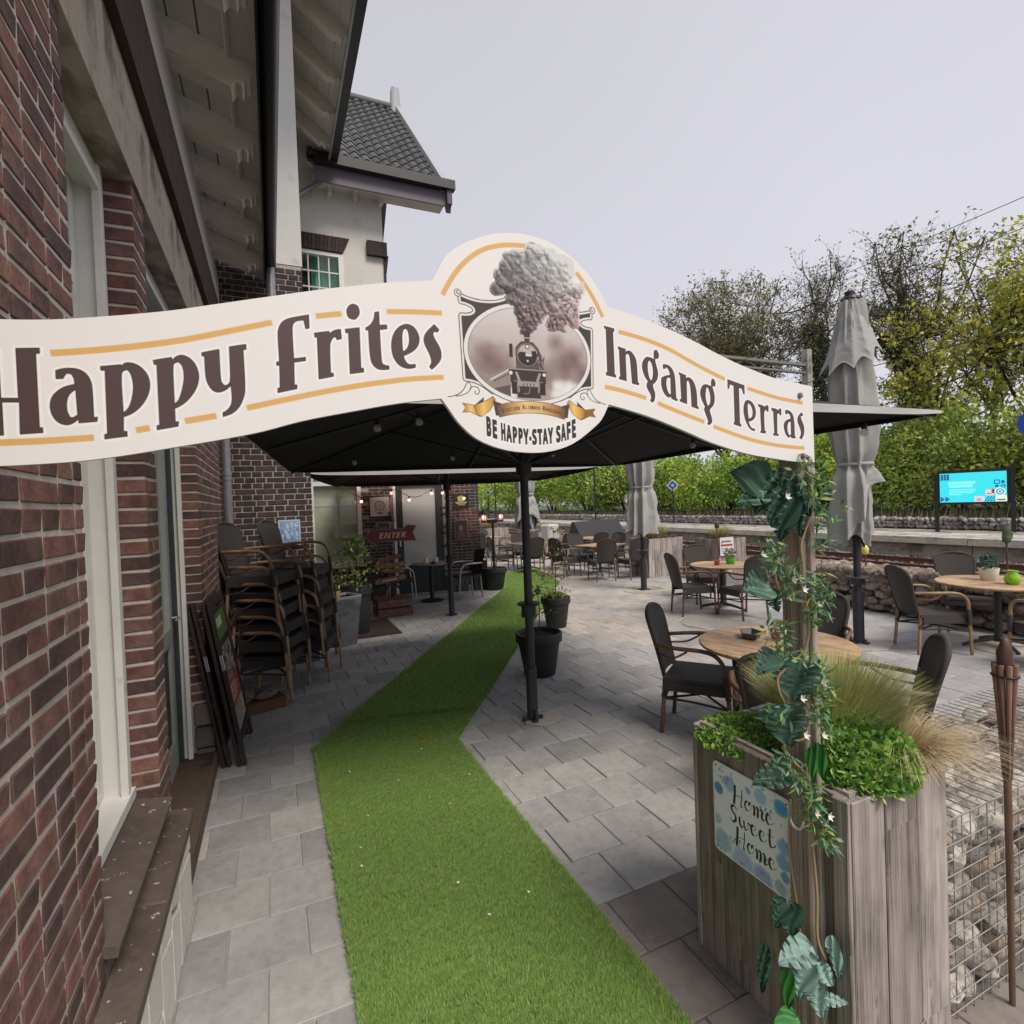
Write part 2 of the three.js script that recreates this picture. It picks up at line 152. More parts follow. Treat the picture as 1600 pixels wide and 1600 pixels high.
// ================================================================== ground, pavement, carpet
const tint = (m, r, g, b) => { const c = m.clone(); c.color.setRGB(r, g, b); return c; };
kindOf(obj('ground', boxUV(new THREE.PlaneGeometry(500, 500).rotateX(-PI / 2)), M(0.16, 0.15, 0.10, { map: rep(T_STAIN, 0.2) }), scene, [40, -0.72, -40]), 'structure');
{
  // terrace slab under the paving
  const pav = new THREE.Group(); pav.name = 'pavement'; scene.add(pav); kindOf(pav, 'structure');
  obj('bedding', box(-0.9, -0.70, 4, 0.5, -0.007, -30), stoneMat(0.56, 0.53, 0.50), pav); obj('bedding', box(0.501, -0.70, 4, 9.4, -0.008, -30), stoneMat(0.20, 0.185, 0.165), pav);
  const pu = 0.3075, pv = 0.3, geos = [];
  for (let k = 0; k < 5; k++) { const g = cbox(pu - 0.006, 0.05, pv - 0.006, 0.0035, 0.0012, 40 + k), uv = g.attributes.uv; for (let i = 0; i < uv.count; i++) uv.setXY(i, uv.getX(i) + k * 0.37, uv.getY(i) + k * 0.73); geos.push(g); }
  const halves = new Map(), half = (w) => { const q = w.toFixed(2); if (!halves.has(q)) halves.set(q, cbox(w - 0.006, 0.05, pv - 0.006, 0.0035, 0.001, 51)); return halves.get(q); };
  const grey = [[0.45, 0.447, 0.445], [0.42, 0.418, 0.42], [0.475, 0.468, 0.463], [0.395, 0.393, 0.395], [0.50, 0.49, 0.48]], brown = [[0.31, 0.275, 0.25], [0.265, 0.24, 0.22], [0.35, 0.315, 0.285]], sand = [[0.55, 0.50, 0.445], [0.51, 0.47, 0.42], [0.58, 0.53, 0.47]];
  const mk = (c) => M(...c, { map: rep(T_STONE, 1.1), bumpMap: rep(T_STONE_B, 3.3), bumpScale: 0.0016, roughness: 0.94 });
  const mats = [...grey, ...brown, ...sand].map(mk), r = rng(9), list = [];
  for (let k = -2; k < 56; k++) {
    const z = 0.08 - pv * (k + 0.5), off = k % 2 ? 0.0645 + pu / 2 : 0.0645;
    for (let n = -2; n < 31; n++) {
      const x = off + pu * (n + 0.5), q = r(), q2 = r(), q3 = r();
      if (x - pu / 2 < -0.445) { if (x + pu / 2 > -0.40 && k > 2 && k < 24) list.push({ x: (-0.437 + x + pu / 2) / 2, w: x + pu / 2 + 0.437, z, mi: Math.floor(q * 5), gi: -1, dy: 0, rx: 0, rz: 0, d: Math.hypot(x, 1.8, z) }); continue; } if (x > 8.35) continue;
      if (x - pu / 2 > 0.23 && x + pu / 2 < 1.19 && z > -3.9) continue;      // under the carpet
      if (!inView(x, 0, z, 1.25)) continue;
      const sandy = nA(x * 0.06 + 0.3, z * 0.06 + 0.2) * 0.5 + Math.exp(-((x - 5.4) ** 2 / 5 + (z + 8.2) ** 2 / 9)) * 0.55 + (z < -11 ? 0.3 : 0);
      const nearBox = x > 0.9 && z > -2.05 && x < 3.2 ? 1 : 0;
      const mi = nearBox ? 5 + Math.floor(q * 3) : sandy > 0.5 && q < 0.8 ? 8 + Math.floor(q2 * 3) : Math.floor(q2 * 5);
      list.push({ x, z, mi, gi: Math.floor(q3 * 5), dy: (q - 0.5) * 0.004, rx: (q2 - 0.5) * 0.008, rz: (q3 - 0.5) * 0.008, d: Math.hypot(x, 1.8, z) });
    }
  }
  list.sort((a, b) => a.d - b.d);
  const far = new Map();
  list.forEach((p, i) => {
    const g = p.gi < 0 ? half(p.w) : geos[p.gi];
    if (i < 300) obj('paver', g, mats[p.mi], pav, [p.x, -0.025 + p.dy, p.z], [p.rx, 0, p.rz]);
    else { if (!far.has(p.mi)) far.set(p.mi, []); far.get(p.mi).push(move(g, p.x, -0.025 + p.dy, p.z, p.rx, 0, p.rz)); }
  });
  for (const [mi, gs] of far) kindOf(obj('far_pavers', gs, mats[mi], pav), 'stuff');
  // concrete pads round the parasol feet
  for (const [x, z, rx, rz] of [[1.97, -3.95, 0.16, 0.13], [6.27, -4.1, 0.55, 0.33], [6.6, -8.55, 0.42, 0.42], [7.3, -2.6, 0.5, 0.8], [5.75, -5.7, 0.55, 0.55], [6.9, -8.9, 0.5, 0.5]]) {
    const s = new THREE.Shape(); const rr = rng(Math.round(x * 50)); for (let i = 0; i <= 26; i++) { const a = i / 26 * 2 * PI, w = 1 + (i % 26 ? (rr() - 0.5) * 0.22 : 0); const px = Math.cos(a) * rx * w, py = Math.sin(a) * rz * w; i ? s.lineTo(px, py) : s.moveTo(px, py); }
    obj('concrete_pad', boxUV(new THREE.ExtrudeGeometry(s, { depth: 0.006, bevelEnabled: false }).rotateX(-PI / 2)), stoneMat(0.50, 0.47, 0.42), pav, [x, 0.0015, z]);
  }
}
// artificial grass runner in three lengths
{
  const lens = [[[0.21, 0.9], [0.21, -4.30], [1.222, -3.914], [1.222, 0.9]], [[0.215, -4.305], [4.42, -10.39], [5.75, -10.42], [1.227, -3.918]], [[4.425, -10.395], [5.30, -12.6], [6.45, -12.9], [5.755, -10.425]]];
  const backs = [M(0.15, 0.30, 0.055, { roughness: 1, map: rep(T_STONE, 9) }), M(0.12, 0.28, 0.045, { roughness: 1, map: rep(T_STONE, 9) }), M(0.16, 0.36, 0.06, { roughness: 1, map: rep(T_STONE, 9) })];  // middle backing darker: shade and pile direction put into its colour
  const tuft = (() => { const p = [], n = [], r = rng(3); for (let i = 0; i < 6; i++) { const a = r() * 2 * PI, w = 0.0017, l = 0.5 + r() * 0.6, h = 0.017 * (0.6 + r() * 0.6), ox = (r() - 0.5) * 0.012, oz = (r() - 0.5) * 0.012, dx = Math.cos(a), dz = Math.sin(a), t = [ox + dx * h * l, h, oz + dz * h * l];
    p.push(ox - dz * w, 0, oz + dx * w, ox + dz * w, 0, oz - dx * w, ...t); for (let k = 0; k < 3; k++) n.push(dx * 0.25, 0.95, dz * 0.25); } const g = new THREE.BufferGeometry(); g.setAttribute('position', new THREE.Float32BufferAttribute(p, 3)); g.computeVertexNormals(); return g; })();
  const blade = MP(1, 1, 1, { roughness: 0.7, transmission: 0.3, thickness: 0 });
  const labels = ['bright green artificial grass runner lying nearest, beside the brick wall', 'green artificial grass runner slanting away past the black plant pots', 'far end of green artificial grass runner beyond the lantern pot'];
  const R = rng(71);
  lens.forEach((q, li) => {
    const t = thing('grass_carpet', labels[li], 'carpet', [0, 0, 0], 0, 'artificial grass runners');
    const s = new THREE.Shape(q.map(([x, z]) => new THREE.Vector2(x, -z)));
    obj('backing', boxUV(new THREE.ExtrudeGeometry(s, { depth: 0.007, bevelEnabled: false }).rotateX(-PI / 2)), backs[li], t, [0, 0.004, 0]);
    const inst = [], N = [95000, 60000, 5000][li], c = new THREE.Color();
    const xs = q.map((p) => p[0]), zs = q.map((p) => p[1]), x0 = Math.min(...xs), x1 = Math.max(...xs), z0 = Math.min(...zs), z1 = Math.min(-0.9, Math.max(...zs));
    const inside = (x, z) => { let k = false; for (let i = 0, j = 3; i < 4; j = i++) if ((q[i][1] > z) !== (q[j][1] > z) && x < (q[j][0] - q[i][0]) * (z - q[i][1]) / (q[j][1] - q[i][1]) + q[i][0]) k = !k; return k; };
    for (let tries = 0; inst.length < N && tries < N * 8; tries++) {
      const x = x0 + R() * (x1 - x0), z = z0 + R() * (z1 - z0); if (!inside(x, z)) { continue; }
      const d = Math.hypot(x, 1.8, z); if (R() > Math.min(1, (3.4 / d) ** 1.6 + 0.12) || !inView(x, 0, z, 1.05)) continue;
      const v = 0.7 + R() * 0.6, y = R(); c.setRGB((0.245 + y * 0.10) * v, (0.43 + y * 0.06) * v, 0.105 * v); if (R() < 0.04) c.setRGB(0.52, 0.58, 0.26);
      inst.push([mat4(x, 0.010, z, 0, R() * 6.28, 0, (0.8 + R() * 0.5) * (d > 5 ? 1.8 : 1)), c.clone()]);
    }
    instanced('grass_blades', tuft, blade, inst, t);
  });
  // litter on the runner
  const petal = tag(obj('red_petal', move(cbox(0.018, 0.006, 0.024, 0.002, 0.003, 4), 0.98, 0.03, -4.02, 0, 0.6, 0), M(0.55, 0.06, 0.02)), 'small red petal lying on the near grass runner by its seam', 'petal');
  const R2 = rng(8); for (let i = 0; i < 12; i++) tag(obj('white_petal', cbox(0.009, 0.004, 0.012, 0.001, 0.002, 5 + i), M(0.75, 0.72, 0.62), scene, [0.3 + R2() * 0.85, 0.029, -1.6 - R2() * 2.5], [0, R2() * 3, 0]), 'tiny white petal lying in the near green runner', 'petal', 'white petals on the runner');
}
// ================================================================== station building: low wing beside the camera
const RED = [[0.215, 0.100, 0.084], [0.18, 0.085, 0.075], [0.135, 0.072, 0.067], [0.26, 0.125, 0.102], [0.115, 0.063, 0.061], [0.205, 0.108, 0.094]].map((c) => clayMat(...c));
const DARKB = [[0.075, 0.052, 0.050], [0.062, 0.046, 0.047], [0.095, 0.060, 0.054], [0.055, 0.043, 0.044]].map((c) => clayMat(...c));
function putBricks(list, mats, parent, cap, stuffName) {   // list: {x,y,z,w,h,d}; the largest in view are meshes of their own
  const cache = new Map();
  const geo = (b) => { const k = [b.w, b.h, b.d].map((v) => v.toFixed(3)).join() + (b.s % 3); if (!cache.has(k)) { const g = cbox(b.w, b.h, b.d, 0.0028, 0.0020, 7 + cache.size), uv = g.attributes.uv, o = cache.size * 0.317; for (let i = 0; i < uv.count; i++) uv.setXY(i, uv.getX(i) + o, uv.getY(i) + o * 1.7); cache.set(k, g); } return cache.get(k); };
  for (const b of list) b.score = inView(b.x, b.y, b.z, 1.05) ? Math.max(b.w, b.d) * b.h / distCam(b.x, b.y, b.z) ** 2 : -1 / distCam(b.x, b.y, b.z);
  list.sort((a, b) => b.score - a.score);
  const rest = mats.map(() => []);
  list.forEach((b, i) => { const mi = b.m ?? b.s % mats.length; if (i < cap) obj('brick', geo(b), mats[mi], parent, [b.x, b.y, b.z]); else rest[mi].push(move(geo(b), b.x, b.y, b.z)); });
  rest.forEach((gs, mi) => gs.length && kindOf(obj(stuffName, gs, mats[mi], parent), 'stuff'));
}
// courses of solid bricks along z, faces at x = xf; thickness t
function coursesZ(xf, zA, zB, y0, y1, t, seed, skip) {   // zA nearer (larger) than zB
  const R = rng(seed), out = [], ch = 0.0645;
  for (let k = 0, y = y0; y + 0.05 < y1; k++, y += ch) {
    let z = zA; const headers = k % 2 === 0; let first = true;
    while (z - zB > 0.02) {
      let L = headers ? (R() < 0.12 ? 0.21 : 0.099) : (R() < 0.66 ? 0.21 : 0.099); if (first && !headers) L = 0.21; first = false;
      if (z - L < zB + 0.04) L = z - zB; L = Math.min(L, z - zB);
      const b = { x: xf - t / 2 + (R() - 0.5) * 0.003, y: y + 0.027, z: z - L / 2, w: t, h: 0.0515, d: L, s: Math.floor(R() * 60) };
      if (!skip || !skip(b)) out.push(b); z -= L + 0.0125;
    }
  } return out;
}
function coursesX(zf, xA, xB, y0, y1, t, seed, skip) {   // along x, facing +z
  const R = rng(seed), out = [], ch = 0.066;
  for (let k = 0, y = y0; y + 0.05 < y1; k++, y += ch) {
    let x = xA, first = true; const headers = k % 2 === 1;
    while (xB - x > 0.02) { let L = headers ? 0.1 : (R() < 0.75 ? 0.21 : 0.1); if (first && headers) L = 0.06; first = false; if (x + L > xB - 0.04) L = xB - x; L = Math.min(L, xB - x);
      const b = { x: x + L / 2, y: y + 0.027, z: zf - t / 2 + (R() - 0.5) * 0.003, w: L, h: 0.0535, d: t, s: Math.floor(R() * 60) }; if (!skip || !skip(b)) out.push(b); x += L + 0.012; }
  } return out;
}
const XW = -0.476;
{
  const t = thing('station_wing', 'low red brick station wing with cream window frames along the left edge', 'building', [XW, 0, -3]);
  t.position.set(0, 0, 0);
  const wall = new THREE.Group(); wall.name = 'brick_wall'; t.add(wall);
  const B = [...coursesZ(XW, -0.55, -1.835, 0.485, 3.24, 0.12, 21), ...coursesZ(XW, -2.66, -2.885, 0.485, 3.24, 0.12, 22), ...coursesZ(XW, -4.36, -6.70, 0.485, 3.24, 0.12, 23), ...coursesZ(XW, -0.55, -1.835, 0.03, 0.485, 0.10, 25)];
  putBricks(B, RED, wall, 300, 'far_bricks');
  for (const [a, b] of [[-0.5, -1.829], [-2.666, -2.879], [-4.366, -6.75]]) obj('mortar', box(XW - 0.115, 0, a, XW - 0.0035, 3.185, b), MAT.mortar, wall);
  // body of the wing behind the face
  obj('inner_wall', box(-4.5, 0, -0.5, -1.3, 4.3, -6.75), MAT.mortarDark, t);
  // plinth: dark ledge and whitewashed rubble stones below it
  const plinth = new THREE.Group(); plinth.name = 'plinth'; t.add(plinth);
  const ledgeM = M(0.52, 0.48, 0.46, { map: rep(T_SPECK, 1.1), bumpMap: S_STONE_B, bumpScale: 0.002, roughness: 0.8 });
  for (let z = -0.5, i = 0; z > -2.8; i++) { const L = [0.9, 0.75, 0.70][i]; const e = Math.max(-2.80, z - L); obj('ledge_stone', move(cbox(0.105, 0.07, z - e - 0.006, 0.006, 0.001, i + 3), XW + 0.042, 0.455, (z + e) / 2, 0, 0, -0.10), ledgeM, plinth); z = e; if (i > 1) break; }
  obj('plinth_core', box(XW - 0.05, 0, -0.5, -0.412, 0.425, -2.80), stoneMat(0.30, 0.26, 0.22), plinth);
  { const R = rng(61), pale = [[0.72, 0.68, 0.64], [0.66, 0.62, 0.58], [0.78, 0.74, 0.70]].map((c) => M(...c, { map: rep(T_PAINT, 2.5), bumpMap: S_STONE_B, bumpScale: 0.003 }));
    for (let z = -0.9; z > -2.75;) { const w = 0.16 + R() * 0.2, split = 0.12 + R() * 0.2; const poly = (a, b, c, d) => { const s = new THREE.Shape([[z - 0.006, a + R() * 0.03], [z - w + 0.006, b + R() * 0.03], [z - w + 0.006, c], [z - 0.006, d]].map(([p, q]) => new THREE.Vector2(-p, q))); const g = new THREE.ExtrudeGeometry(s, { depth: 0.012, bevelEnabled: true, bevelSize: 0.004, bevelThickness: 0.005, bevelSegments: 1 }); g.rotateY(PI / 2); return boxUV(g); };
      obj('plinth_stone', poly(0.012, 0.012, split - 0.01, split + 0.04), pale[Math.floor(R() * 3)], plinth, [-0.414, 0, 0]); obj('plinth_stone', poly(split + 0.055, split + 0.005, 0.41, 0.41), pale[Math.floor(R() * 3)], plinth, [-0.413, 0, 0]); z -= w; } }
  // pier base blocks past the door
  { const gm = [[0.17, 0.14, 0.12], [0.14, 0.12, 0.105], [0.19, 0.16, 0.135]].map((c) => stoneMat(...c, { map: S_STAIN })); for (let i = 0; i < 3; i++) for (let k = 0; k < 4; k++) { const z0 = -4.33 - k * 0.58; obj('base_block', move(cbox(0.12, 0.150, 0.57, 0.008, 0.004, 3 * i + k), XW - 0.02, 0.075 + i * 0.157, z0 - 0.285), gm[(i + k) % 3], plinth); } }
  // concrete lintel band and timber plate above it
  const lin = M(0.50, 0.43, 0.37, { map: rep(T_STAIN, 1.3, 0.9), bumpMap: rep(T_STONE_B, 5), bumpScale: 0.004, roughness: 1 });
  obj('lintel', [box(XW - 0.30, 3.186, -0.45, XW + 0.012, 3.60, -6.745)], lin, t);
  obj('wall_plate', box(XW - 0.30, 3.602, -0.45, XW + 0.05, 4.02, -6.745), woodMat(0.075, 0.042, 0.034), t);
  // sash window: deep frame, stile, rails and pane
  const win = (za, zb, y0, y1, door) => {
    const g = new THREE.Group(); g.name = door ? 'door_opening' : 'window'; t.add(g);
    const fr = (n, a) => obj(n, a, MAT.white, g);
    fr('jamb', [box(-0.74, y0, zb + 0.055, -0.574, y1, zb), box(-0.592, y0, zb + 0.085, -0.566, y1, zb + 0.056)]);
    fr('jamb', [box(-0.74, y0, za, -0.574, y1, za - 0.055)]);
    fr('head', [box(-0.74, y1 - 0.07, zb + 0.055, -0.574, y1, za - 0.055), box(-0.592, y1 - 0.10, zb + 0.086, -0.566, y1 - 0.071, za - 0.056)]);
    if (!door) {
      const sash = new THREE.Group(); sash.name = 'sash'; g.add(sash);
      obj('stile', box(-0.70, y0 + 0.03, zb + 0.12, -0.655, y1 - 0.075, zb + 0.056), MAT.white, g);
      obj('stile', box(-0.70, y0 + 0.03, za - 0.056, -0.655, y1 - 0.075, za - 0.12), MAT.white, g);
      for (const y of [y0 + 0.03, (y0 + y1) / 2 + 0.25, (y0 + y1) / 2 + 0.78]) obj('rail', box(-0.698, y, zb + 0.121, -0.650, y + 0.05, za - 0.121), MAT.white, g);
      obj('pane', box(-0.684, y0 + 0.08, zb + 0.121, -0.678, y1 - 0.078, za - 0.121), MAT.glass, g);
      obj('blind', box(-0.80, y0 + 0.06, zb + 0.06, -0.795, y1 - 0.06, za - 0.06), M(0.45, 0.43, 0.33), g);
      obj('window_board', move(box(-0.74, -0.02, zb, -0.56, 0.02, za), 0, y0 + 0.02, 0, 0, 0, 0), MAT.white, g);
      obj('sill', move(boxUV(new THREE.BoxGeometry(0.16, 0.032, za - zb + 0.04)), -0.517, y0 - 0.04, (za + zb) / 2 + 0.01, 0, 0, -0.20), ledgeM, g);
      obj('sill_apron', box(-0.60, 0.48, za, XW - 0.004, y0 - 0.075, zb), stoneMat(0.20, 0.17, 0.14), g);
    }
    return g;
  };
  win(-1.838, -2.655, 0.65, 3.184, false);
  const dg = win(-2.89, -4.355, 0.10, 3.184, true);
  // glazed door leaves, grey green
  const dm = paintMat(0.035, 0.042, 0.045), dl = paintMat(0.33, 0.35, 0.32);
  obj('door_post', box(-0.70, 0.10, -4.24, -0.62, 3.11, -4.298), dm, dg);
  for (const [a, b] of [[-2.946, -3.60], [-3.604, -4.238]]) { const leaf = new THREE.Group(); leaf.name = 'door_leaf'; dg.add(leaf);
    obj('door_frame', [box(-0.69, 0.11, a, -0.645, 2.45, a - 0.09), box(-0.69, 0.11, b + 0.09, -0.645, 2.45, b), box(-0.69, 2.35, a - 0.09, -0.645, 2.45, b + 0.09), box(-0.69, 0.95, a - 0.09, -0.645, 1.06, b + 0.09), box(-0.69, 0.11, a - 0.09, -0.645, 0.30, b + 0.09)], dl, leaf);
    obj('door_panel', box(-0.685, 0.30, a - 0.09, -0.665, 0.95, b + 0.09), dm, leaf);
    obj('door_pane', box(-0.680, 1.06, a - 0.09, -0.674, 2.35, b + 0.09), MP(0.75, 0.8, 0.76, { roughness: 0.08, transmission: 0.75, thickness: 0 }), leaf);
    obj('door_handle', [tube([[-0.645, 1.12, b + 0.05], [-0.60, 1.12, b + 0.05]], 0.008), tube([[-0.60, 1.12, b + 0.05], [-0.60, 1.12, b + 0.16]], 0.009)], MAT.steel, leaf); }
  obj('transom_bar', box(-0.70, 2.455, -4.238, -0.62, 2.55, -2.946), MAT.white, dg);
  obj('transom_pane', box(-0.672, 2.55, -4.238, -0.666, 3.11, -2.946), MAT.glass, dg);
  obj('door_step', move(cbox(0.33, 0.12, 1.62, 0.012, 0.004, 5), -0.59, 0.06, -3.6), M(0.12, 0.085, 0.065, { map: S_STAIN, bumpMap: S_STONE_B, bumpScale: 0.002 }), t);
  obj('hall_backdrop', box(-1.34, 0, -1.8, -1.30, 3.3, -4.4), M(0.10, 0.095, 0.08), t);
  // eave: rafters with shaped tails, boarded soffit, gutter
  const eave = new THREE.Group(); eave.name = 'eave'; t.add(eave);
  const slope = -0.33;   // drop per metre outwards
  const yAt = (x) => 4.46 + (0.02 - x) * 0.33;
  for (let k = -3; k < 6; k++) {
    const z = -2.97 - 0.635 * k; if (z < -6.7) break;
    // tail profile in the x-y plane, extruded along z
    const s = new THREE.Shape(); const Y = (x, d) => yAt(x) - d;
    s.moveTo(-0.72, Y(-0.72, 0)); s.lineTo(-0.72, Y(-0.72, 0.20)); s.lineTo(-0.12, Y(-0.12, 0.20)); s.lineTo(-0.09, Y(-0.09, 0.15)); s.lineTo(-0.06, Y(-0.06, 0.16)); s.lineTo(-0.045, Y(-0.045, 0.11)); s.lineTo(-0.025, Y(-0.025, 0.12)); s.lineTo(-0.010, Y(-0.01, 0.075)); s.lineTo(0.018, Y(0.018, 0.075)); s.lineTo(0.018, Y(0.018, 0)); s.closePath();
    const g = new THREE.ExtrudeGeometry(s, { depth: 0.125, bevelEnabled: true, bevelSize: 0.003, bevelThickness: 0.003, bevelSegments: 1 }); g.translate(0, 0, z - 0.06);
    const rf = obj('rafter', boxUV(g), MAT.rafter, eave);
    obj('rafter_peg', move(new THREE.CylinderGeometry(0.016, 0.016, 0.012, 12), -0.15, yAt(-0.15) - 0.203, z, 0, 0, -0.33), MAT.rafter, eave);
    // batten fixed between the rafters near the gutter
    obj('tail_batten', move(boxUV(new THREE.BoxGeometry(0.02, 0.025, 0.50)), -0.13, yAt(-0.13) - 0.022, z - 0.3175, 0, 0, 0.33), MAT.rafter, eave);
  }
  for (let i = 0; i < 5; i++) { const x0 = 0.03 - i * 0.152, x1 = x0 - 0.148; obj('soffit_board', (() => { const g = new THREE.BoxGeometry(0.148, 0.02, 6.6); return boxUV(move(g, (x0 + x1) / 2, yAt((x0 + x1) / 2) + 0.012, -3.44, 0, 0, -Math.atan(0.33))); })(), MAT.soffit, eave); }
  obj('beam_fill', box(-0.74, 4.02, -0.45, -0.44, yAt(-0.44) - 0.18, -6.745), MAT.soffit, eave);
  obj('gutter', [(() => { const s = new THREE.Shape(); s.moveTo(0.035, 4.49); s.absarc(0.086, 4.49, 0.051, PI, 2 * PI, false); s.lineTo(0.137, 4.54); s.lineTo(0.142, 4.54); s.lineTo(0.142, 4.49); s.absarc(0.086, 4.49, 0.056, 2 * PI, PI, true); s.closePath(); const g = new THREE.ExtrudeGeometry(s, { depth: 6.55, bevelEnabled: false, curveSegments: 10 }); g.translate(0, 0, -6.74); return g; })(), box(0.020, 4.36, -0.2, 0.034, 4.56, -6.74)], MAT.black, eave);
  obj('roof_deck', move(boxUV(new THREE.BoxGeometry(4.6, 0.10, 6.5)), -2.05, yAt(-2.05) + 0.09, -3.46, 0, 0, -Math.atan(0.33)), M(0.08, 0.08, 0.085, { map: S_STONE }), t);
  // zinc downpipe at the inner corner
  const dp = new THREE.Group(); dp.name = 'downpipe'; t.add(dp);
  obj('pipe', tube([[-0.415, 0.0, -6.28], [-0.415, 1.30, -6.28]], 0.058, 16), MAT.charcoal, dp); obj('pipe', tube([[-0.415, 1.30, -6.28], [-0.415, 3.0, -6.28], [-0.37, 3.15, -6.28], [0.02, 3.62, -6.30], [0.085, 3.8, -6.35], [0.086, 4.44, -6.35]], 0.045, 16), MAT.zinc, dp);
  for (const y of [1.32, 1.52, 2.15, 2.2, 2.9]) obj('pipe_clip', cyl(0.05, 0.05, 0.03, 16, -0.415, y, -6.28), MAT.zinc, dp);
}
// ================================================================== tall main block behind the wing
const ZM = -6.80, XC = 0.437;
{
  const t = thing('station_main_block', 'tall station block, dark brick below and white render above, behind stacked chairs', 'building');
  const wall = new THREE.Group(); wall.name = 'brick_wall'; t.add(wall);
  putBricks(coursesX(ZM, -0.60, XC, 0.30, 4.69, 0.10, 31, (b) => b.y > 2.95 && b.y < 3.9), DARKB, wall, 220, 'upper_bricks');
  obj('mortar', box(-0.62, 0, ZM - 0.3, XC - 0.008, 4.69, ZM - 0.007), stoneMat(0.50, 0.46, 0.42), wall);
  obj('side_wall', box(XC - 0.3, 0, ZM - 0.3, XC - 0.010, 4.69, -10.9), MAT.mortarDark, t);
  obj('base_course', box(-0.62, 0, ZM - 0.1, XC + 0.012, 0.30, ZM + 0.014), stoneMat(0.16, 0.15, 0.14), t);
  obj('render_wall', box(-4, 4.692, -10.9, XC + 0.004, 9.6, ZM), MAT.render, t);
  obj('rear_body', box(-4, 0, -10.9, XC - 0.31, 4.69, ZM - 0.31), MAT.mortarDark, t);
  // high eave
  const eave = new THREE.Group(); eave.name = 'eave'; t.add(eave);
  const xe = 1.24, yAt = (x) => 8.32 + (xe - x) * 0.75;
  for (let k = 0; k < 8; k++) { const z = -5.35 - 0.77 * k; const s = new THREE.Shape(); s.moveTo(0.3, yAt(0.3)); s.lineTo(0.3, yAt(0.3) - 0.26); s.lineTo(1.02, yAt(1.02) - 0.26); s.lineTo(1.06, yAt(1.06) - 0.20); s.lineTo(1.12, yAt(1.12) - 0.21); s.lineTo(1.15, yAt(1.15) - 0.13); s.lineTo(1.22, yAt(1.22) - 0.12); s.lineTo(1.22, yAt(1.22)); s.closePath(); const g = new THREE.ExtrudeGeometry(s, { depth: 0.12, bevelEnabled: false }); g.translate(0, 0, z - 0.06); obj('rafter', boxUV(g), MAT.rafter, eave); }
  for (let i = 0; i < 6; i++) { const x = 1.17 - i * 0.152; obj('soffit_board', boxUV(move(new THREE.BoxGeometry(0.186, 0.02, 6.6), x, yAt(x) + 0.014, -7.6, 0, 0, -Math.atan(0.75))), MAT.soffit, eave); }
  obj('eave_gutter', [box(1.225, 8.20, -4.4, 1.36, 8.42, -10.88)], MAT.black, eave);
  obj('eave_trim', box(1.19, 8.17, -4.4, 1.224, 8.23, -10.88), MAT.zinc, eave);
  obj('roof_deck', boxUV(move(new THREE.BoxGeometry(3.0, 0.12, 6.6), 0.1, yAt(0.1) + 0.09, -7.6, 0, 0, -Math.atan(0.75))), M(0.07, 0.07, 0.075, { map: S_STONE }), t);
  obj('rain_pipe', tube([[1.22, 8.20, -10.70], [1.12, 8.05, -10.72], [0.50, 7.55, -10.76], [0.50, 7.0, -10.8]], 0.05, 12), MAT.zinc, t);
}
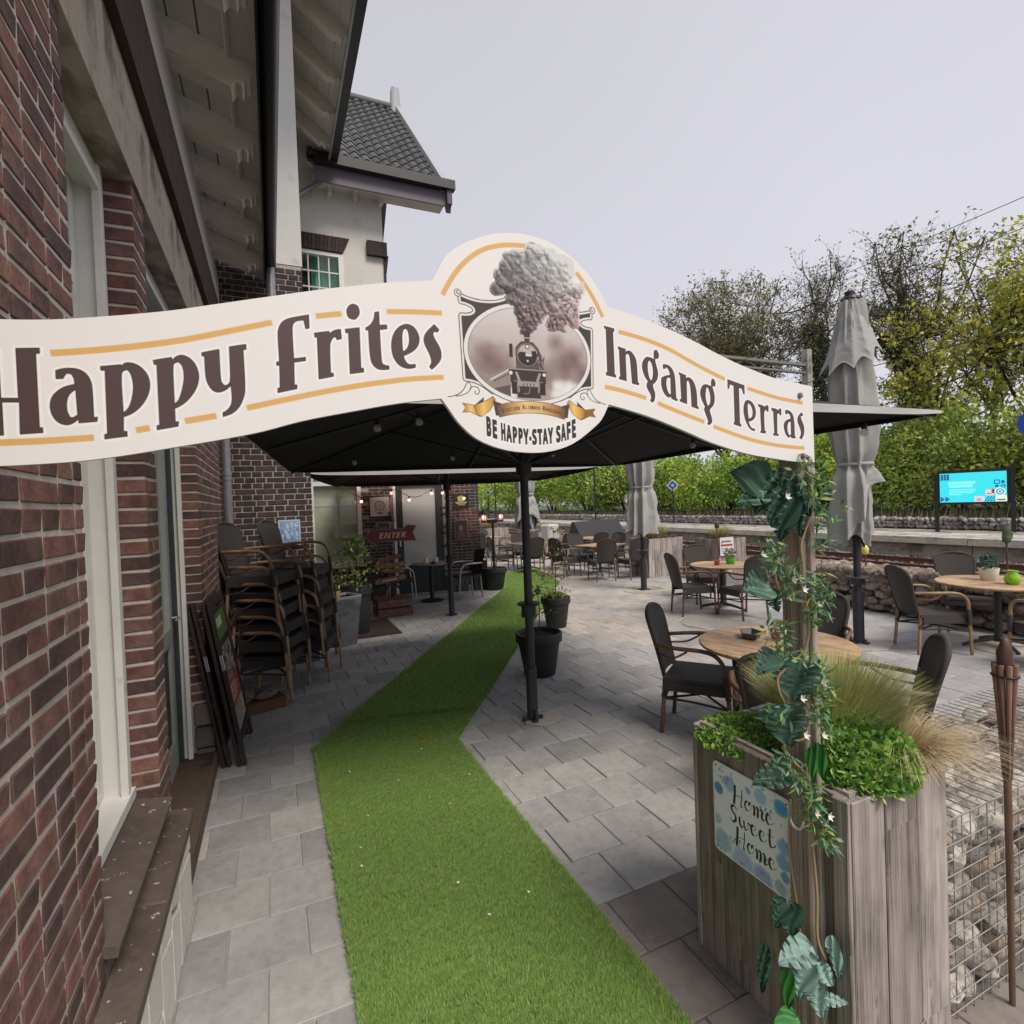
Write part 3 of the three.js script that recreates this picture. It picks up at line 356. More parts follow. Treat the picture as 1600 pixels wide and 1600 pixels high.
// ================================================================== rear wing: ground floor facade and white gabled tower
const ZF = -10.70;
{
  const t = thing('station_rear_wing', 'white rendered station tower with grey tiled roof over a dark brick cafe front', 'building');
  const wall = new THREE.Group(); wall.name = 'brick_wall'; t.add(wall);
  const gap = (b) => (b.x > 0.62 && b.x < 1.62 && b.y > 0.72 && b.y < 2.75) || (b.x > 2.16 && b.x < 3.26 && b.y < 2.42);
  putBricks(coursesX(ZF, 0.40, 4.02, 0.42, 3.0, 0.10, 41, gap), DARKB.concat([clayMat(0.12, 0.065, 0.06)]), wall, 300, 'far_bricks');
  const mo = stoneMat(0.34, 0.30, 0.28);
  obj('mortar', [box(0.40, 0, ZF - 0.30, 0.66, 3.0, ZF - 0.007), box(1.58, 0, ZF - 0.30, 2.20, 3.0, ZF - 0.007), box(3.22, 0, ZF - 0.30, 4.012, 3.0, ZF - 0.007), box(0.66, 0, ZF - 0.30, 1.58, 0.75, ZF - 0.007), box(0.66, 2.72, ZF - 0.30, 1.58, 3.0, ZF - 0.007), box(2.20, 2.40, ZF - 0.30, 3.22, 3.0, ZF - 0.007)], mo, wall);
  obj('flat_roof', box(0.40, 3.002, -14.5, 4.10, 3.12, ZF + 0.08), MAT.charcoal, t);
  obj('rear_body', box(0.40, 0, -14.4, 4.0, 3.0, ZF - 1.2), M(0.10, 0.09, 0.08), t);
  // plinth of crazy-paved stone
  { const pl = new THREE.Group(); pl.name = 'plinth'; t.add(pl); obj('plinth_core', [box(0.4, 0, ZF - 0.05, 2.18, 0.41, ZF + 0.03), box(3.24, 0, ZF - 0.05, 4.03, 0.36, ZF + 0.03)], stoneMat(0.10, 0.095, 0.09), pl);
    const R = rng(19), cs = [[0.13, 0.125, 0.12], [0.10, 0.10, 0.10], [0.16, 0.15, 0.14]].map((c) => stoneMat(...c)); const light = stoneMat(0.52, 0.48, 0.45);
    for (const [x0, x1, h] of [[0.45, 2.15, 0.4], [3.27, 4.02, 0.36]]) for (let y = 0.01; y < h - 0.05; y += 0.13) for (let x = x0; x < x1 - 0.05;) { const w = Math.min(x1 - x, 0.12 + R() * 0.18); obj('plinth_stone', move(cbox(w - 0.012, 0.118, 0.03, 0.008, 0.012, Math.floor(R() * 99)), x + w / 2, y + 0.06, ZF + 0.032), x > 3.5 && R() < 0.45 ? light : cs[Math.floor(R() * 3)], pl); x += w; } 
    obj('corner_stone', box(3.80, 0, ZF + 0.05, 4.10, 0.62, ZF + 0.16), M(0.05, 0.05, 0.05, { map: S_STAIN }), pl); }
  // large window with a drawn pale blind
  { const w = new THREE.Group(); w.name = 'window'; t.add(w); const a = 0.66, b = 1.58, y0 = 0.75, y1 = 2.72;
    obj('window_frame', [box(a, y0, ZF - 0.12, a + 0.06, y1, ZF + 0.01), box(b - 0.07, y0, ZF - 0.12, b, y1, ZF + 0.01), box(a + 0.06, y1 - 0.06, ZF - 0.12, b - 0.07, y1, ZF + 0.01), box(a + 0.06, y0, ZF - 0.12, b - 0.07, y0 + 0.07, ZF + 0.01), box(a + 0.06, 2.26, ZF - 0.12, b - 0.07, 2.34, ZF + 0.008)], MAT.white, w);
    obj('window_pane', box(a + 0.06, y0 + 0.07, ZF - 0.07, b - 0.07, 2.26, ZF - 0.064), MP(0.9, 0.93, 0.9, { roughness: 0.04, transmission: 0.9, thickness: 0 }), w);
    obj('window_pane', box(a + 0.06, 2.34, ZF - 0.07, b - 0.07, y1 - 0.06, ZF - 0.064), MP(0.6, 0.8, 0.7, { roughness: 0.04, transmission: 0.9, thickness: 0 }), w);
    obj('blind', box(a + 0.02, y0 + 0.02, ZF - 0.16, b - 0.03, 2.30, ZF - 0.15), M(0.56, 0.55, 0.40, { map: rep(T_CLOTH, 3) }), w);
    obj('blind_rail', box(a + 0.062, 1.88, ZF - 0.148, b - 0.072, 1.905, ZF - 0.130), M(0.66, 0.65, 0.55), w);
    obj('sill', box(a - 0.04, y0 - 0.06, ZF - 0.06, b + 0.04, y0 - 0.002, ZF + 0.05), MAT.white, w); }
  // dark door; the tall pane's pale reflection is put into its grey colour
  { const d = new THREE.Group(); d.name = 'door'; t.add(d); const a = 2.20, b = 3.22, dm = paintMat(0.022, 0.032, 0.036);
    obj('door_frame', [box(a, 0, ZF - 0.12, a + 0.05, 2.40, ZF + 0.012)], MAT.white, d);
    obj('door_leaf', [box(a + 0.05, 0.02, ZF - 0.08, a + 0.19, 2.40, ZF - 0.02), box(b - 0.14, 0.02, ZF - 0.08, b, 2.40, ZF - 0.02), box(a + 0.19, 2.2, ZF - 0.08, b - 0.14, 2.40, ZF - 0.02), box(a + 0.19, 0.02, ZF - 0.08, b - 0.14, 0.62, ZF - 0.02)], dm, d);
    obj('door_pane', box(a + 0.19, 0.62, ZF - 0.06, b - 0.14, 2.2, ZF - 0.05), MP(0.42, 0.44, 0.42, { roughness: 0.15, metalness: 0.0, clearcoat: 1, clearcoatRoughness: 0.04 }), d);
    obj('door_handle', box(a + 0.10, 1.02, ZF - 0.019, a + 0.125, 1.16, ZF + 0.02), MAT.steel, d);
    obj('threshold', box(a - 0.1, 0, ZF - 0.05, b + 0.1, 0.05, ZF + 0.14), stoneMat(0.32, 0.31, 0.29), d); }
  // tower
  const ZT = -10.95, tw = new THREE.Group(); tw.name = 'tower'; t.add(tw);
  obj('tower_wall', [box(0.3, 3.12, -14.6, 0.56, 8.6, ZT), box(1.47, 3.12, -14.6, 2.26, 8.6, ZT), box(0.56, 3.12, -14.6, 1.47, 5.5, ZT), box(0.56, 6.86, -14.6, 1.47, 8.6, ZT), box(0.56, 5.5, -14.6, 1.47, 6.86, ZT - 0.9)], MAT.render, tw);
  // brick lintel, keyed at an angle
  { const s = new THREE.Shape([[0.45, 6.80], [1.46, 6.80], [1.60, 7.12], [0.45, 7.12]].map((p) => new THREE.Vector2(...p))); obj('window_lintel', boxUV(new THREE.ExtrudeGeometry(s, { depth: 0.05, bevelEnabled: false }).translate(0, 0, ZT - 0.02)), clayMat(0.075, 0.045, 0.04), tw);
    for (let i = 0; i < 14; i++) obj('lintel_brick', move(cbox(0.066, 0.27, 0.03, 0.004, 0.002, i), 0.50 + i * 0.072, 6.95, ZT + 0.038, 0, 0, -i * 0.012), DARKB[i % 4], tw); }
  { const w = new THREE.Group(); w.name = 'upper_window'; t.add(w); const a = 0.56, b = 1.47, y0 = 5.5, y1 = 6.80;
    obj('window_frame', [box(a, y1 - 0.07, ZT - 0.1, b, y1, ZT + 0.02), box(b - 0.09, y0, ZT - 0.1, b, y1 - 0.07, ZT + 0.02), box(a, y0, ZT - 0.1, a + 0.07, y1 - 0.07, ZT + 0.02)], MAT.white, w);
    for (let i = 1; i < 4; i++) obj('glazing_bar', box(a + 0.07 + i * 0.19 - 0.012, y0, ZT - 0.06, a + 0.07 + i * 0.19 + 0.012, y1 - 0.07, ZT - 0.01), MAT.white, w);
    for (let i = 1; i < 4; i++) obj('glazing_bar', box(a + 0.07, y1 - 0.07 - i * 0.31 - 0.012, ZT - 0.058, b - 0.09, y1 - 0.07 - i * 0.31 + 0.012, ZT - 0.012), MAT.white, w);
    for (let i = 0; i < 4; i++) for (let k = 0; k < 4; k++) obj('window_pane', box(a + 0.084 + i * 0.19, y1 - 0.084 - k * 0.31, ZT - 0.04, a + 0.084 + i * 0.19 + 0.162, Math.max(y0, y1 - 0.084 - k * 0.31 - 0.282), ZT - 0.036), MAT.glass, w);
    obj('curtain', (() => { const g = new THREE.PlaneGeometry(0.62, 1.3, 40, 4), p = g.attributes.position; for (let i = 0; i < p.count; i++) p.setZ(i, Math.sin(p.getX(i) * 50) * 0.03); g.computeVertexNormals(); g.translate(1.20, 6.15, ZT - 0.28); return g; })(), M(0.16, 0.50, 0.33), w);
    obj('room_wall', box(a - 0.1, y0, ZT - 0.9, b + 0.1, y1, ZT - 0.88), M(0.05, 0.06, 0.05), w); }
  // dark timber ends on the corner
  obj('corbel', [box(1.93, 6.85, ZT - 0.15, 2.32, 7.13, ZT + 0.10)], woodMat(0.045, 0.032, 0.028), tw);
  obj('corner_timber', (() => { const s = new THREE.Shape([[2.20, 6.85], [2.36, 6.9], [2.30, 6.5], [2.285, 5.2], [2.262, 5.2], [2.262, 6.85]].map((p) => new THREE.Vector2(...p))); return boxUV(new THREE.ExtrudeGeometry(s, { depth: 0.10, bevelEnabled: false }).translate(0, 0, ZT - 0.06)); })(), woodMat(0.05, 0.036, 0.03), tw);
  for (const x of [1.26, 1.74, 2.24]) obj('eave_block', [box(x - 0.04, 7.99, ZT, x + 0.04, 8.10, ZT + 0.22), box(x - 0.035, 7.88, ZT, x + 0.035, 7.99, ZT + 0.16)], MAT.white, tw);
  // roof: one mesh per pantile
  const roof = new THREE.Group(); roof.name = 'roof'; t.add(roof);
  const E0 = V3(0.9, 8.22, -10.40), up = V3(0, 0.735, -0.678), nrm = V3(0, 0.678, 0.735), LR = 5.35, tileM = [[0.105, 0.108, 0.112], [0.09, 0.093, 0.097], [0.12, 0.122, 0.125]].map((c) => M(...c, { map: S_STONE, roughness: 0.6 }));
  const tile = (() => { const p = [], idx = [], N = 6, w = 0.235, l = 0.40; for (let j = 0; j <= 1; j++) for (let i = 0; i <= N; i++) { const u = i / N, h = 0.032 * Math.sin(u * PI * 2 - 0.6) ; p.push((u - 0.5) * w, h + (j ? 0 : 0.030), -j * l); } for (let i = 0; i <= N; i++) { p.push(p[i * 3], p[i * 3 + 1] - 0.022, 0); } for (let i = 0; i < N; i++) { idx.push(i, i + 1, i + N + 1, i + 1, i + N + 2, i + N + 1); const a = 2 * (N + 1) + i; idx.push(i, a, i + 1, i + 1, a, a + 1); } const g = new THREE.BufferGeometry(); g.setAttribute('position', new THREE.Float32BufferAttribute(p, 3)); g.setIndex(idx); const q = g.toNonIndexed(); q.computeVertexNormals(); return boxUV(q); })();
  const tr = rng(4), ang = Math.atan2(0.735, 0.678), rows = 16; let nT = 0; const rest = [];
  for (let j = 0; j < rows; j++) for (let i = 0; i < 12; i++) {
    const p = E0.clone().addScaledVector(up, 0.02 + j * 0.335).addScaledVector(nrm, 0.04); const x = 3.34 - 0.117 - i * 0.205; if (x < 0.95) continue;
    const o = obj('roof_tile', tile, tileM[Math.floor(tr() * 3)], roof, [x, p.y, p.z], [ang, 0, 0]); nT++; }
  obj('roof_deck', (() => { const g = new THREE.BoxGeometry(2.5, 0.05, LR); g.rotateX(ang); const c = E0.clone().addScaledVector(up, LR / 2).addScaledVector(nrm, -0.03); g.translate(2.1, c.y, c.z); return boxUV(g); })(), M(0.05, 0.05, 0.05), roof);
  obj('rear_slope', (() => { const g = new THREE.BoxGeometry(2.5, 0.05, LR); g.rotateX(-ang); const c = E0.clone().addScaledVector(up, LR); g.translate(2.1, c.y - 0.735 * LR / 2 - 0.05, c.z - 0.678 * LR / 2); return boxUV(g); })(), M(0.08, 0.08, 0.085), roof);
  obj('verge_board', (() => { const g = new THREE.BoxGeometry(0.10, 0.22, LR + 0.1); g.rotateX(ang); const c = E0.clone().addScaledVector(up, LR / 2).addScaledVector(nrm, 0.03); g.translate(3.40, c.y, c.z); return boxUV(g); })(), M(0.40, 0.41, 0.43, { roughness: 0.6 }), roof);
  obj('finial', [(() => { const c = E0.clone().addScaledVector(up, LR); return move(boxUV(new THREE.CylinderGeometry(0.13, 0.20, 0.95, 4)), 3.36, c.y + 0.10, c.z, 0, PI / 4, 0); })()], M(0.42, 0.43, 0.45), roof);
  obj('ridge_cap', (() => { const c = E0.clone().addScaledVector(up, LR); return tube([[0.9, c.y + 0.06, c.z], [3.4, c.y + 0.06, c.z]], 0.11, 10); })(), tileM[1], roof);
  obj('eave_gutter', [box(0.95, 8.14, -10.42, 3.62, 8.32, -10.27)], MAT.black, roof);
  obj('eave_fascia', box(0.95, 7.86, -10.46, 3.50, 8.34, -10.425), M(0.13, 0.115, 0.15, { roughness: 0.5 }), roof);
  obj('eave_soffit', box(0.95, 8.0, -11.0, 3.5, 8.03, -10.47), MAT.soffit, roof);
  obj('verge_foot', (() => { const s = new THREE.Shape([[-0.10, 0.30], [0.12, 0.30], [0.10, 0.05], [0.04, -0.10], [-0.02, 0.02], [-0.10, 0.02]].map((p) => new THREE.Vector2(...p))); return boxUV(new THREE.ExtrudeGeometry(s, { depth: 0.10, bevelEnabled: false }).rotateY(PI / 2).translate(3.46, 7.84, -10.42)); })(), M(0.13, 0.115, 0.15), roof);
}
// ================================================================== the arched entrance board
const DOC = (w, h) => { const c = document.createElement('canvas'); c.width = w; c.height = h; return [c, c.getContext('2d')]; };
function canvasTex(c) { const t = new THREE.CanvasTexture(c); t.colorSpace = THREE.SRGBColorSpace; t.magFilter = THREE.LinearFilter; t.needsUpdate = true; return t; }
const ZSIGN = -1.10;
{
  const S = 1.024, [cv, g] = DOC(2048, 574), X = (m) => (m + 480) * S, Y = (m) => (730 - m) * S;
  g.fillStyle = 'rgb(240,238,236)'; g.fillRect(0, 0, 2048, 574);
  const R = rng(15);
  for (let i = 0; i < 900; i++) { g.fillStyle = `rgba(${120 + R() * 60 | 0},${115 + R() * 50 | 0},${105 + R() * 40 | 0},${0.02 + R() * 0.03})`; g.fillRect(R() * 2048, R() * 574, 1 + R() * 3, 1 + R() * 9); }
  const path = (a, close = true) => { g.beginPath(); for (let i = 0; i < a.length; i += 2) i ? g.lineTo(X(a[i]), Y(a[i + 1])) : g.moveTo(X(a[i]), Y(a[i + 1])); if (close) g.closePath(); };
  const curve = (a, sub = true) => { for (let i = 0; i < a.length; i += 2) i ? (sub ? g.lineTo(X(a[i]), Y(a[i + 1])) : 0) : g.moveTo(X(a[i]), Y(a[i + 1])); };
  // round the shallow corners of a traced outline, keep the sharp ones
  const glyph = (rings) => { g.beginPath(); for (const a of rings) { const n = a.length / 2, P = (i) => [X(a[2 * ((i + n) % n)]), Y(a[2 * ((i + n) % n) + 1])];
    const soft = (i) => { const [ax, ay] = P(i - 1), [bx, by] = P(i), [cx, cy] = P(i + 1), d = Math.atan2(cy - by, cx - bx) - Math.atan2(by - ay, bx - ax), w = Math.abs(Math.atan2(Math.sin(d), Math.cos(d))); return w < 0.85; };
    const m = (i) => { const p = P(i), q = P(i + 1); return [(p[0] + q[0]) / 2, (p[1] + q[1]) / 2]; };
    g.moveTo(...m(-1)); for (let i = 0; i < n; i++) { if (soft(i)) g.quadraticCurveTo(...P(i), ...m(i)); else { g.lineTo(...P(i)); g.lineTo(...m(i)); } } g.closePath(); } };
  g.lineJoin = 'round';
  g.lineCap = 'butt'; g.strokeStyle = 'rgb(228,180,108)'; g.lineWidth = 10.6 * S;
  for (const r of RULES) { const n = r.length / 2; g.beginPath(); g.moveTo(X(r[0]), Y(r[1])); for (let i = 1; i < n - 1; i++) g.quadraticCurveTo(X(r[2 * i]), Y(r[2 * i + 1]), X(i === n - 2 ? r[2 * n - 2] : (r[2 * i] + r[2 * i + 2]) / 2), Y(i === n - 2 ? r[2 * n - 1] : (r[2 * i + 1] + r[2 * i + 3]) / 2)); if (n === 2) g.lineTo(X(r[2]), Y(r[3])); g.stroke(); }
  for (const rings of GLYPHS) { glyph(rings); g.strokeStyle = 'rgb(250,249,247)'; g.lineWidth = 10 * S; g.stroke(); }
  for (const rings of GLYPHS) { glyph(rings); g.fillStyle = 'rgb(84,64,64)'; g.fill('evenodd'); g.strokeStyle = 'rgb(62,52,52)'; g.lineWidth = 1.5; g.stroke(); }
  // ---- emblem
  const cx = 553, cy = 438, rx = 160, ry = 114;
  const plaque = () => { g.beginPath(); const pts = (s) => { const q = (x) => X(cx + s * (cx - x)); return q; };
    const L = (x) => X(x), Rr = (x) => X(2 * cx - x);
    g.moveTo(L(394), Y(374)); g.lineTo(L(390), Y(508)); g.bezierCurveTo(L(420), Y(508), L(432), Y(522), L(415), Y(534)); g.bezierCurveTo(L(404), Y(539), L(396), Y(540), L(390), Y(540)); g.lineTo(L(390), Y(549)); g.bezierCurveTo(L(430), Y(535), L(480), Y(540), L(506), Y(560));
    g.lineTo(Rr(506), Y(560)); g.bezierCurveTo(Rr(480), Y(540), Rr(430), Y(535), Rr(390), Y(549)); g.lineTo(Rr(390), Y(540)); g.bezierCurveTo(Rr(396), Y(540), Rr(404), Y(539), Rr(415), Y(534)); g.bezierCurveTo(Rr(432), Y(522), Rr(420), Y(508), Rr(390), Y(508)); g.lineTo(Rr(394), Y(374)); g.bezierCurveTo(Rr(420), Y(374), Rr(440), Y(362), Rr(455), Y(350)); g.lineTo(L(455), Y(350)); g.bezierCurveTo(L(440), Y(362), L(420), Y(374), L(394), Y(374)); g.closePath(); };
  plaque(); g.strokeStyle = 'rgb(58,50,50)'; g.lineWidth = 15; g.stroke(); g.strokeStyle = 'rgb(236,233,230)'; g.lineWidth = 11.5; g.stroke(); plaque(); g.fillStyle = 'rgb(66,55,55)'; g.fill(); g.strokeStyle = 'rgb(50,44,44)'; g.lineWidth = 1.4; g.stroke();
  for (const s of [0, 1]) { const q = (x) => X(s ? 2 * cx - x : x); g.beginPath(); g.arc(q(383), Y(557), 8, 0, 7); g.fillStyle = 'rgb(236,233,230)'; g.fill(); g.lineWidth = 1.4; g.stroke(); g.beginPath(); g.arc(q(384), Y(558), 3.4, 0, 5); g.stroke(); }
  g.beginPath(); g.ellipse(X(cx), Y(cy), (rx + 2) * S, (ry + 2) * S, 0, 0, 7); g.fillStyle = 'rgb(236,233,230)'; g.fill(); g.strokeStyle = 'rgb(52,46,46)'; g.lineWidth = 1.6; g.stroke();
  g.save(); g.beginPath(); g.ellipse(X(cx), Y(cy), (rx - 9) * S, (ry - 9) * S, 0, 0, 7); g.stroke(); g.clip();
  const sky = g.createLinearGradient(0, Y(550), 0, Y(325)); sky.addColorStop(0, 'rgb(226,224,226)'); sky.addColorStop(0.35, 'rgb(196,186,184)'); sky.addColorStop(0.7, 'rgb(160,140,138)'); sky.addColorStop(1, 'rgb(190,176,172)'); g.fillStyle = sky; g.fillRect(X(380), Y(560), 360 * S, 250 * S);
  const blob = (x, y, r, c, a) => { const k = g.createRadialGradient(X(x), Y(y), 0, X(x), Y(y), r * S); k.addColorStop(0, `rgba(${c},${a})`); k.addColorStop(1, `rgba(${c},0)`); g.fillStyle = k; g.fillRect(X(x) - r * S, Y(y) - r * S, 2 * r * S, 2 * r * S); };
  for (let i = 0; i < 260; i++) { const x = 400 + R() * 310, y = 330 + R() * 220, dark = y < 470 && Math.abs(x - 545) > 30 && R() < 0.6; blob(x, y, 8 + R() * 26, dark ? '112,84,84' : '214,206,204', 0.10 + R() * 0.16); }
  for (const [x, y, r] of [[445, 425, 40], [470, 405, 34], [640, 420, 44], [665, 440, 34], [620, 470, 30], [690, 400, 30]]) blob(x, y, r, '100,70,72', 0.6);
  for (let i = 0; i < 60; i++) { blob(610 + R() * 70, 335 + R() * 40, 8 + R() * 14, '238,238,238', 0.45); blob(470 + R() * 40, 328 + R() * 26, 7 + R() * 9, '240,240,240', 0.5); }
  // carriages
  path([498, 398, 452, 372, 446, 360, 452, 350, 498, 366]); g.fillStyle = 'rgb(150,138,134)'; g.fill(); path([498, 398, 452, 372, 450, 376, 498, 402]); g.fillStyle = 'rgb(214,206,200)'; g.fill();
  for (let i = 0; i < 6; i++) { g.fillStyle = 'rgb(80,70,70)'; g.fillRect(X(460 + i * 6.5), Y(375 + i * 3.2), 4, 4); }
  path([446, 352, 500, 366, 500, 340, 470, 333]); g.fillStyle = 'rgb(96,80,78)'; g.fill();
  g.restore();
  // smoke: overlapping puffs, dark and brown at the chimney, pale towards the top right
  { const puffs = []; for (let i = 0; i < 620; i++) { const t = Math.pow(R(), 0.75), w = 10 + t * 96, a = (R() - 0.5) * 2, x = 546 + t * 34 + a * w * (0.95 - 0.25 * Math.max(0, t - 0.75) / 0.25) , y = 486 + t * 186 - Math.abs(a) * 18 * t; puffs.push([t + R() * 0.12, x, y, 5 + t * 11 * (0.6 + R() * 0.8)]); }
    for (let i = 0; i < 90; i++) puffs.push([0.55 + R() * 0.3, 610 + R() * 72, 520 + R() * 90, 6 + R() * 9]); for (let i = 0; i < 60; i++) puffs.push([0.5 + R() * 0.2, 478 + R() * 40, 575 + R() * 40, 7 + R() * 9]); for (let i = 0; i < 36; i++) puffs.push([0.8, 606 + R() * 40, 500 + R() * 30, 5 + R() * 6]);
    // cauliflower relief of the printed smoke
    const x0 = 455, y0 = 482, w = 250, h = 214, dep = new Float32Array(w * h).fill(-1e3), P2 = puffs.map(([t, x, y, r]) => [t, x, y, r * (0.8 + R() * 0.6), R() * 10 - r * 0.35]);
    for (let i = 0; i < 900; i++) { const q = puffs[Math.floor(R() * puffs.length)]; P2.push([q[0], q[1] + (R() - 0.5) * q[3] * 1.5, q[2] + (R() - 0.5) * q[3] * 1.5, 2.2 + R() * 3.6, 6 + R() * 9]); }
    for (const [t, x, y, r, z] of P2) for (let j = Math.max(0, Math.floor(y - r - y0)); j < Math.min(h, y + r - y0); j++) for (let i = Math.max(0, Math.floor(x - r - x0)); i < Math.min(w, x + r - x0); i++) { const d = (i + x0 - x) ** 2 + (j + y0 - y) ** 2; if (d < r * r) dep[j * w + i] = Math.max(dep[j * w + i], z + Math.sqrt(r * r - d)); }
    { const nz = fbmTile(61, 6, 5), src = dep.slice(); for (let j = 0; j < h; j++) for (let i = 0; i < w; i++) { const dx = (nz(i / w, j / h) - 0.5) * 26, dy = (nz(j / h, i / w) - 0.5) * 26, q = src[clamp(Math.round(j + dy), 0, h - 1) * w + clamp(Math.round(i + dx), 0, w - 1)]; dep[j * w + i] = q < -100 ? q : q + (nz((i * 2 / w) % 1, (j * 2 / h) % 1) - 0.5) * 22; } for (let n = 0; n < 2; n++) { const a = dep.slice(); for (let j = 1; j < h - 1; j++) for (let i = 1; i < w - 1; i++) { const k = j * w + i; if (a[k] < -100) continue; let t = 0, m = 0; for (const o of [0, 1, -1, w, -w]) if (a[k + o] > -100) { t += a[k + o]; m++; } dep[k] = t / m; } } }
    const sz = 2, [c2, g2] = DOC(w * sz, h * sz), im = g2.createImageData(w * sz, h * sz), at = (i, j) => dep[clamp(j, 0, h - 1) * w + clamp(i, 0, w - 1)];
    for (let v = 0; v < h * sz; v++) for (let u = 0; u < w * sz; u++) { const fi = u / sz, fj = h - 1 - v / sz, i = Math.floor(fi), j = Math.floor(fj); if (at(i, j) < -100) continue; const nx = clamp(at(i - 1, j) - at(i + 1, j), -4, 4), ny = clamp(at(i, j - 1) - at(i, j + 1), -4, 4), l = 1 / Math.hypot(nx, ny, 2.4); let avg = 0; for (const [a, b] of [[-5, 0], [5, 0], [0, 5], [0, -5], [3, 3], [-3, -3], [3, -3], [-3, 3]]) avg += Math.max(-20, at(i + a, j + b)); const cav = clamp((at(i, j) - avg / 8) * 0.045, -0.28, 0.22);
      const hgt = j / h, sd = clamp((i - 60) / 150), base = 0.28 + 0.27 * hgt + 0.24 * sd * hgt + 0.17 * sd, lum = clamp(base + 0.30 * (nx * 0.55 + ny * 0.75 + 0.6) * l - 0.04 + cav * 1.1, 0.12, 0.93), wm = clamp(1 - hgt * 1.5), k = (v * w * sz + u) * 4; im.data[k] = 255 * Math.min(1, lum * (0.93 + 0.08 * wm)); im.data[k + 1] = 255 * lum * (0.93 - 0.12 * wm); im.data[k + 2] = 255 * lum * (0.93 - 0.11 * wm); im.data[k + 3] = 255; }
    g2.putImageData(im, 0, 0); g.drawImage(c2, X(x0), Y(y0 + h - 1), w * S, h * S); }
  // locomotive
  const D = 'rgb(62,48,48)', Dk = 'rgb(44,36,36)', Lt = 'rgb(176,166,160)';
  const fr = (x0, y0, x1, y1, c) => { g.fillStyle = c; g.fillRect(X(x0), Y(y1), (x1 - x0) * S, (y1 - y0) * S); };
  path([536, 490, 554, 490, 551, 466, 539, 466]); g.fillStyle = D; g.fill(); fr(535, 473, 555, 476, Lt);
  fr(500, 428, 508, 458, Dk); fr(508, 432, 516, 452, Lt); path([515, 402, 516, 452, 530, 466, 560, 466, 574, 452, 586, 420, 586, 402]); g.fillStyle = 'rgb(96,82,80)'; g.fill();
  g.beginPath(); g.arc(X(545), Y(436), 29 * S, 0, 7); g.fillStyle = 'rgb(120,108,104)'; g.fill(); g.strokeStyle = Dk; g.lineWidth = 1.6; g.stroke();
  g.beginPath(); g.arc(X(545), Y(436), 24 * S, 0, 7); g.fillStyle = Dk; g.fill(); g.save(); g.clip(); fr(520, 438, 570, 462, 'rgb(190,182,176)'); fr(524, 432, 540, 442, Dk); fr(556, 432, 570, 446, Dk); g.restore(); fr(540, 433, 556, 438, 'rgb(225,220,214)');
  g.beginPath(); g.arc(X(545), Y(455), 5, 0, 7); g.fillStyle = 'rgb(236,232,226)'; g.fill(); g.strokeStyle = Dk; g.stroke(); fr(543, 420, 547, 425, 'rgb(240,238,232)');
  for (let i = 0; i < 26; i++) { g.fillStyle = R() < 0.5 ? Lt : Dk; g.fillRect(X(568 + R() * 20), Y(404 + R() * 44), 2, 3 + R() * 6); }
  fr(497, 396, 592, 404, D); fr(497, 401, 592, 403.5, Lt); fr(500, 372, 590, 397, D); for (const x of [502, 586]) { g.beginPath(); g.arc(X(x), Y(393), 4.4, 0, 7); g.fillStyle = 'rgb(235,230,222)'; g.fill(); }
  path([512, 396, 518, 396, 526, 376, 519, 376]); g.fillStyle = Lt; g.fill(); path([578, 396, 572, 396, 564, 376, 571, 376]); g.fill();
  fr(508, 366, 582, 376, 'rgb(168,156,150)'); for (const x of [513, 577]) { g.beginPath(); g.arc(X(x), Y(370), 6.5, 0, 7); g.fillStyle = 'rgb(150,138,132)'; g.fill(); } for (let i = 0; i < 9; i++) fr(527 + i * 4.4, 363, 529 + i * 4.4, 371, i % 2 ? D : Lt);
  fr(503, 346, 516, 374, Dk); fr(574, 346, 588, 374, Dk); path([518, 364, 572, 364, 576, 338, 516, 338]); g.fillStyle = D; g.fill(); g.strokeStyle = Lt; g.lineWidth = 1.6; g.beginPath(); g.moveTo(X(548), Y(362)); g.lineTo(X(547), Y(352)); g.bezierCurveTo(X(545), Y(347), X(538), Y(347), X(532), Y(348)); g.stroke();
  fr(519, 350, 522, 362, Lt); fr(569, 350, 572, 362, Lt);
  // scrolls
  g.strokeStyle = 'rgb(60,54,54)'; g.lineWidth = 1.5; for (const s of [0, 1]) { const q = (x) => X(s ? 2 * cx - x : x); g.beginPath(); g.moveTo(q(352), Y(332)); g.bezierCurveTo(q(375), Y(334), q(388), Y(345), q(394), Y(360)); g.bezierCurveTo(q(398), Y(372), q(412), Y(360), q(402), Y(348)); g.bezierCurveTo(q(396), Y(340), q(385), Y(336), q(370), Y(334)); g.moveTo(q(402), Y(352)); g.bezierCurveTo(q(415), Y(364), q(430), Y(352), q(422), Y(342)); g.bezierCurveTo(q(416), Y(338), q(410), Y(344), q(416), Y(348)); g.stroke(); }
  // ribbon
  const gold = (x0, x1) => { const k = g.createLinearGradient(X(x0), 0, X(x1), 0); k.addColorStop(0, 'rgb(176,124,50)'); k.addColorStop(0.4, 'rgb(242,206,120)'); k.addColorStop(0.75, 'rgb(214,160,72)'); k.addColorStop(1, 'rgb(150,104,44)'); return k; };
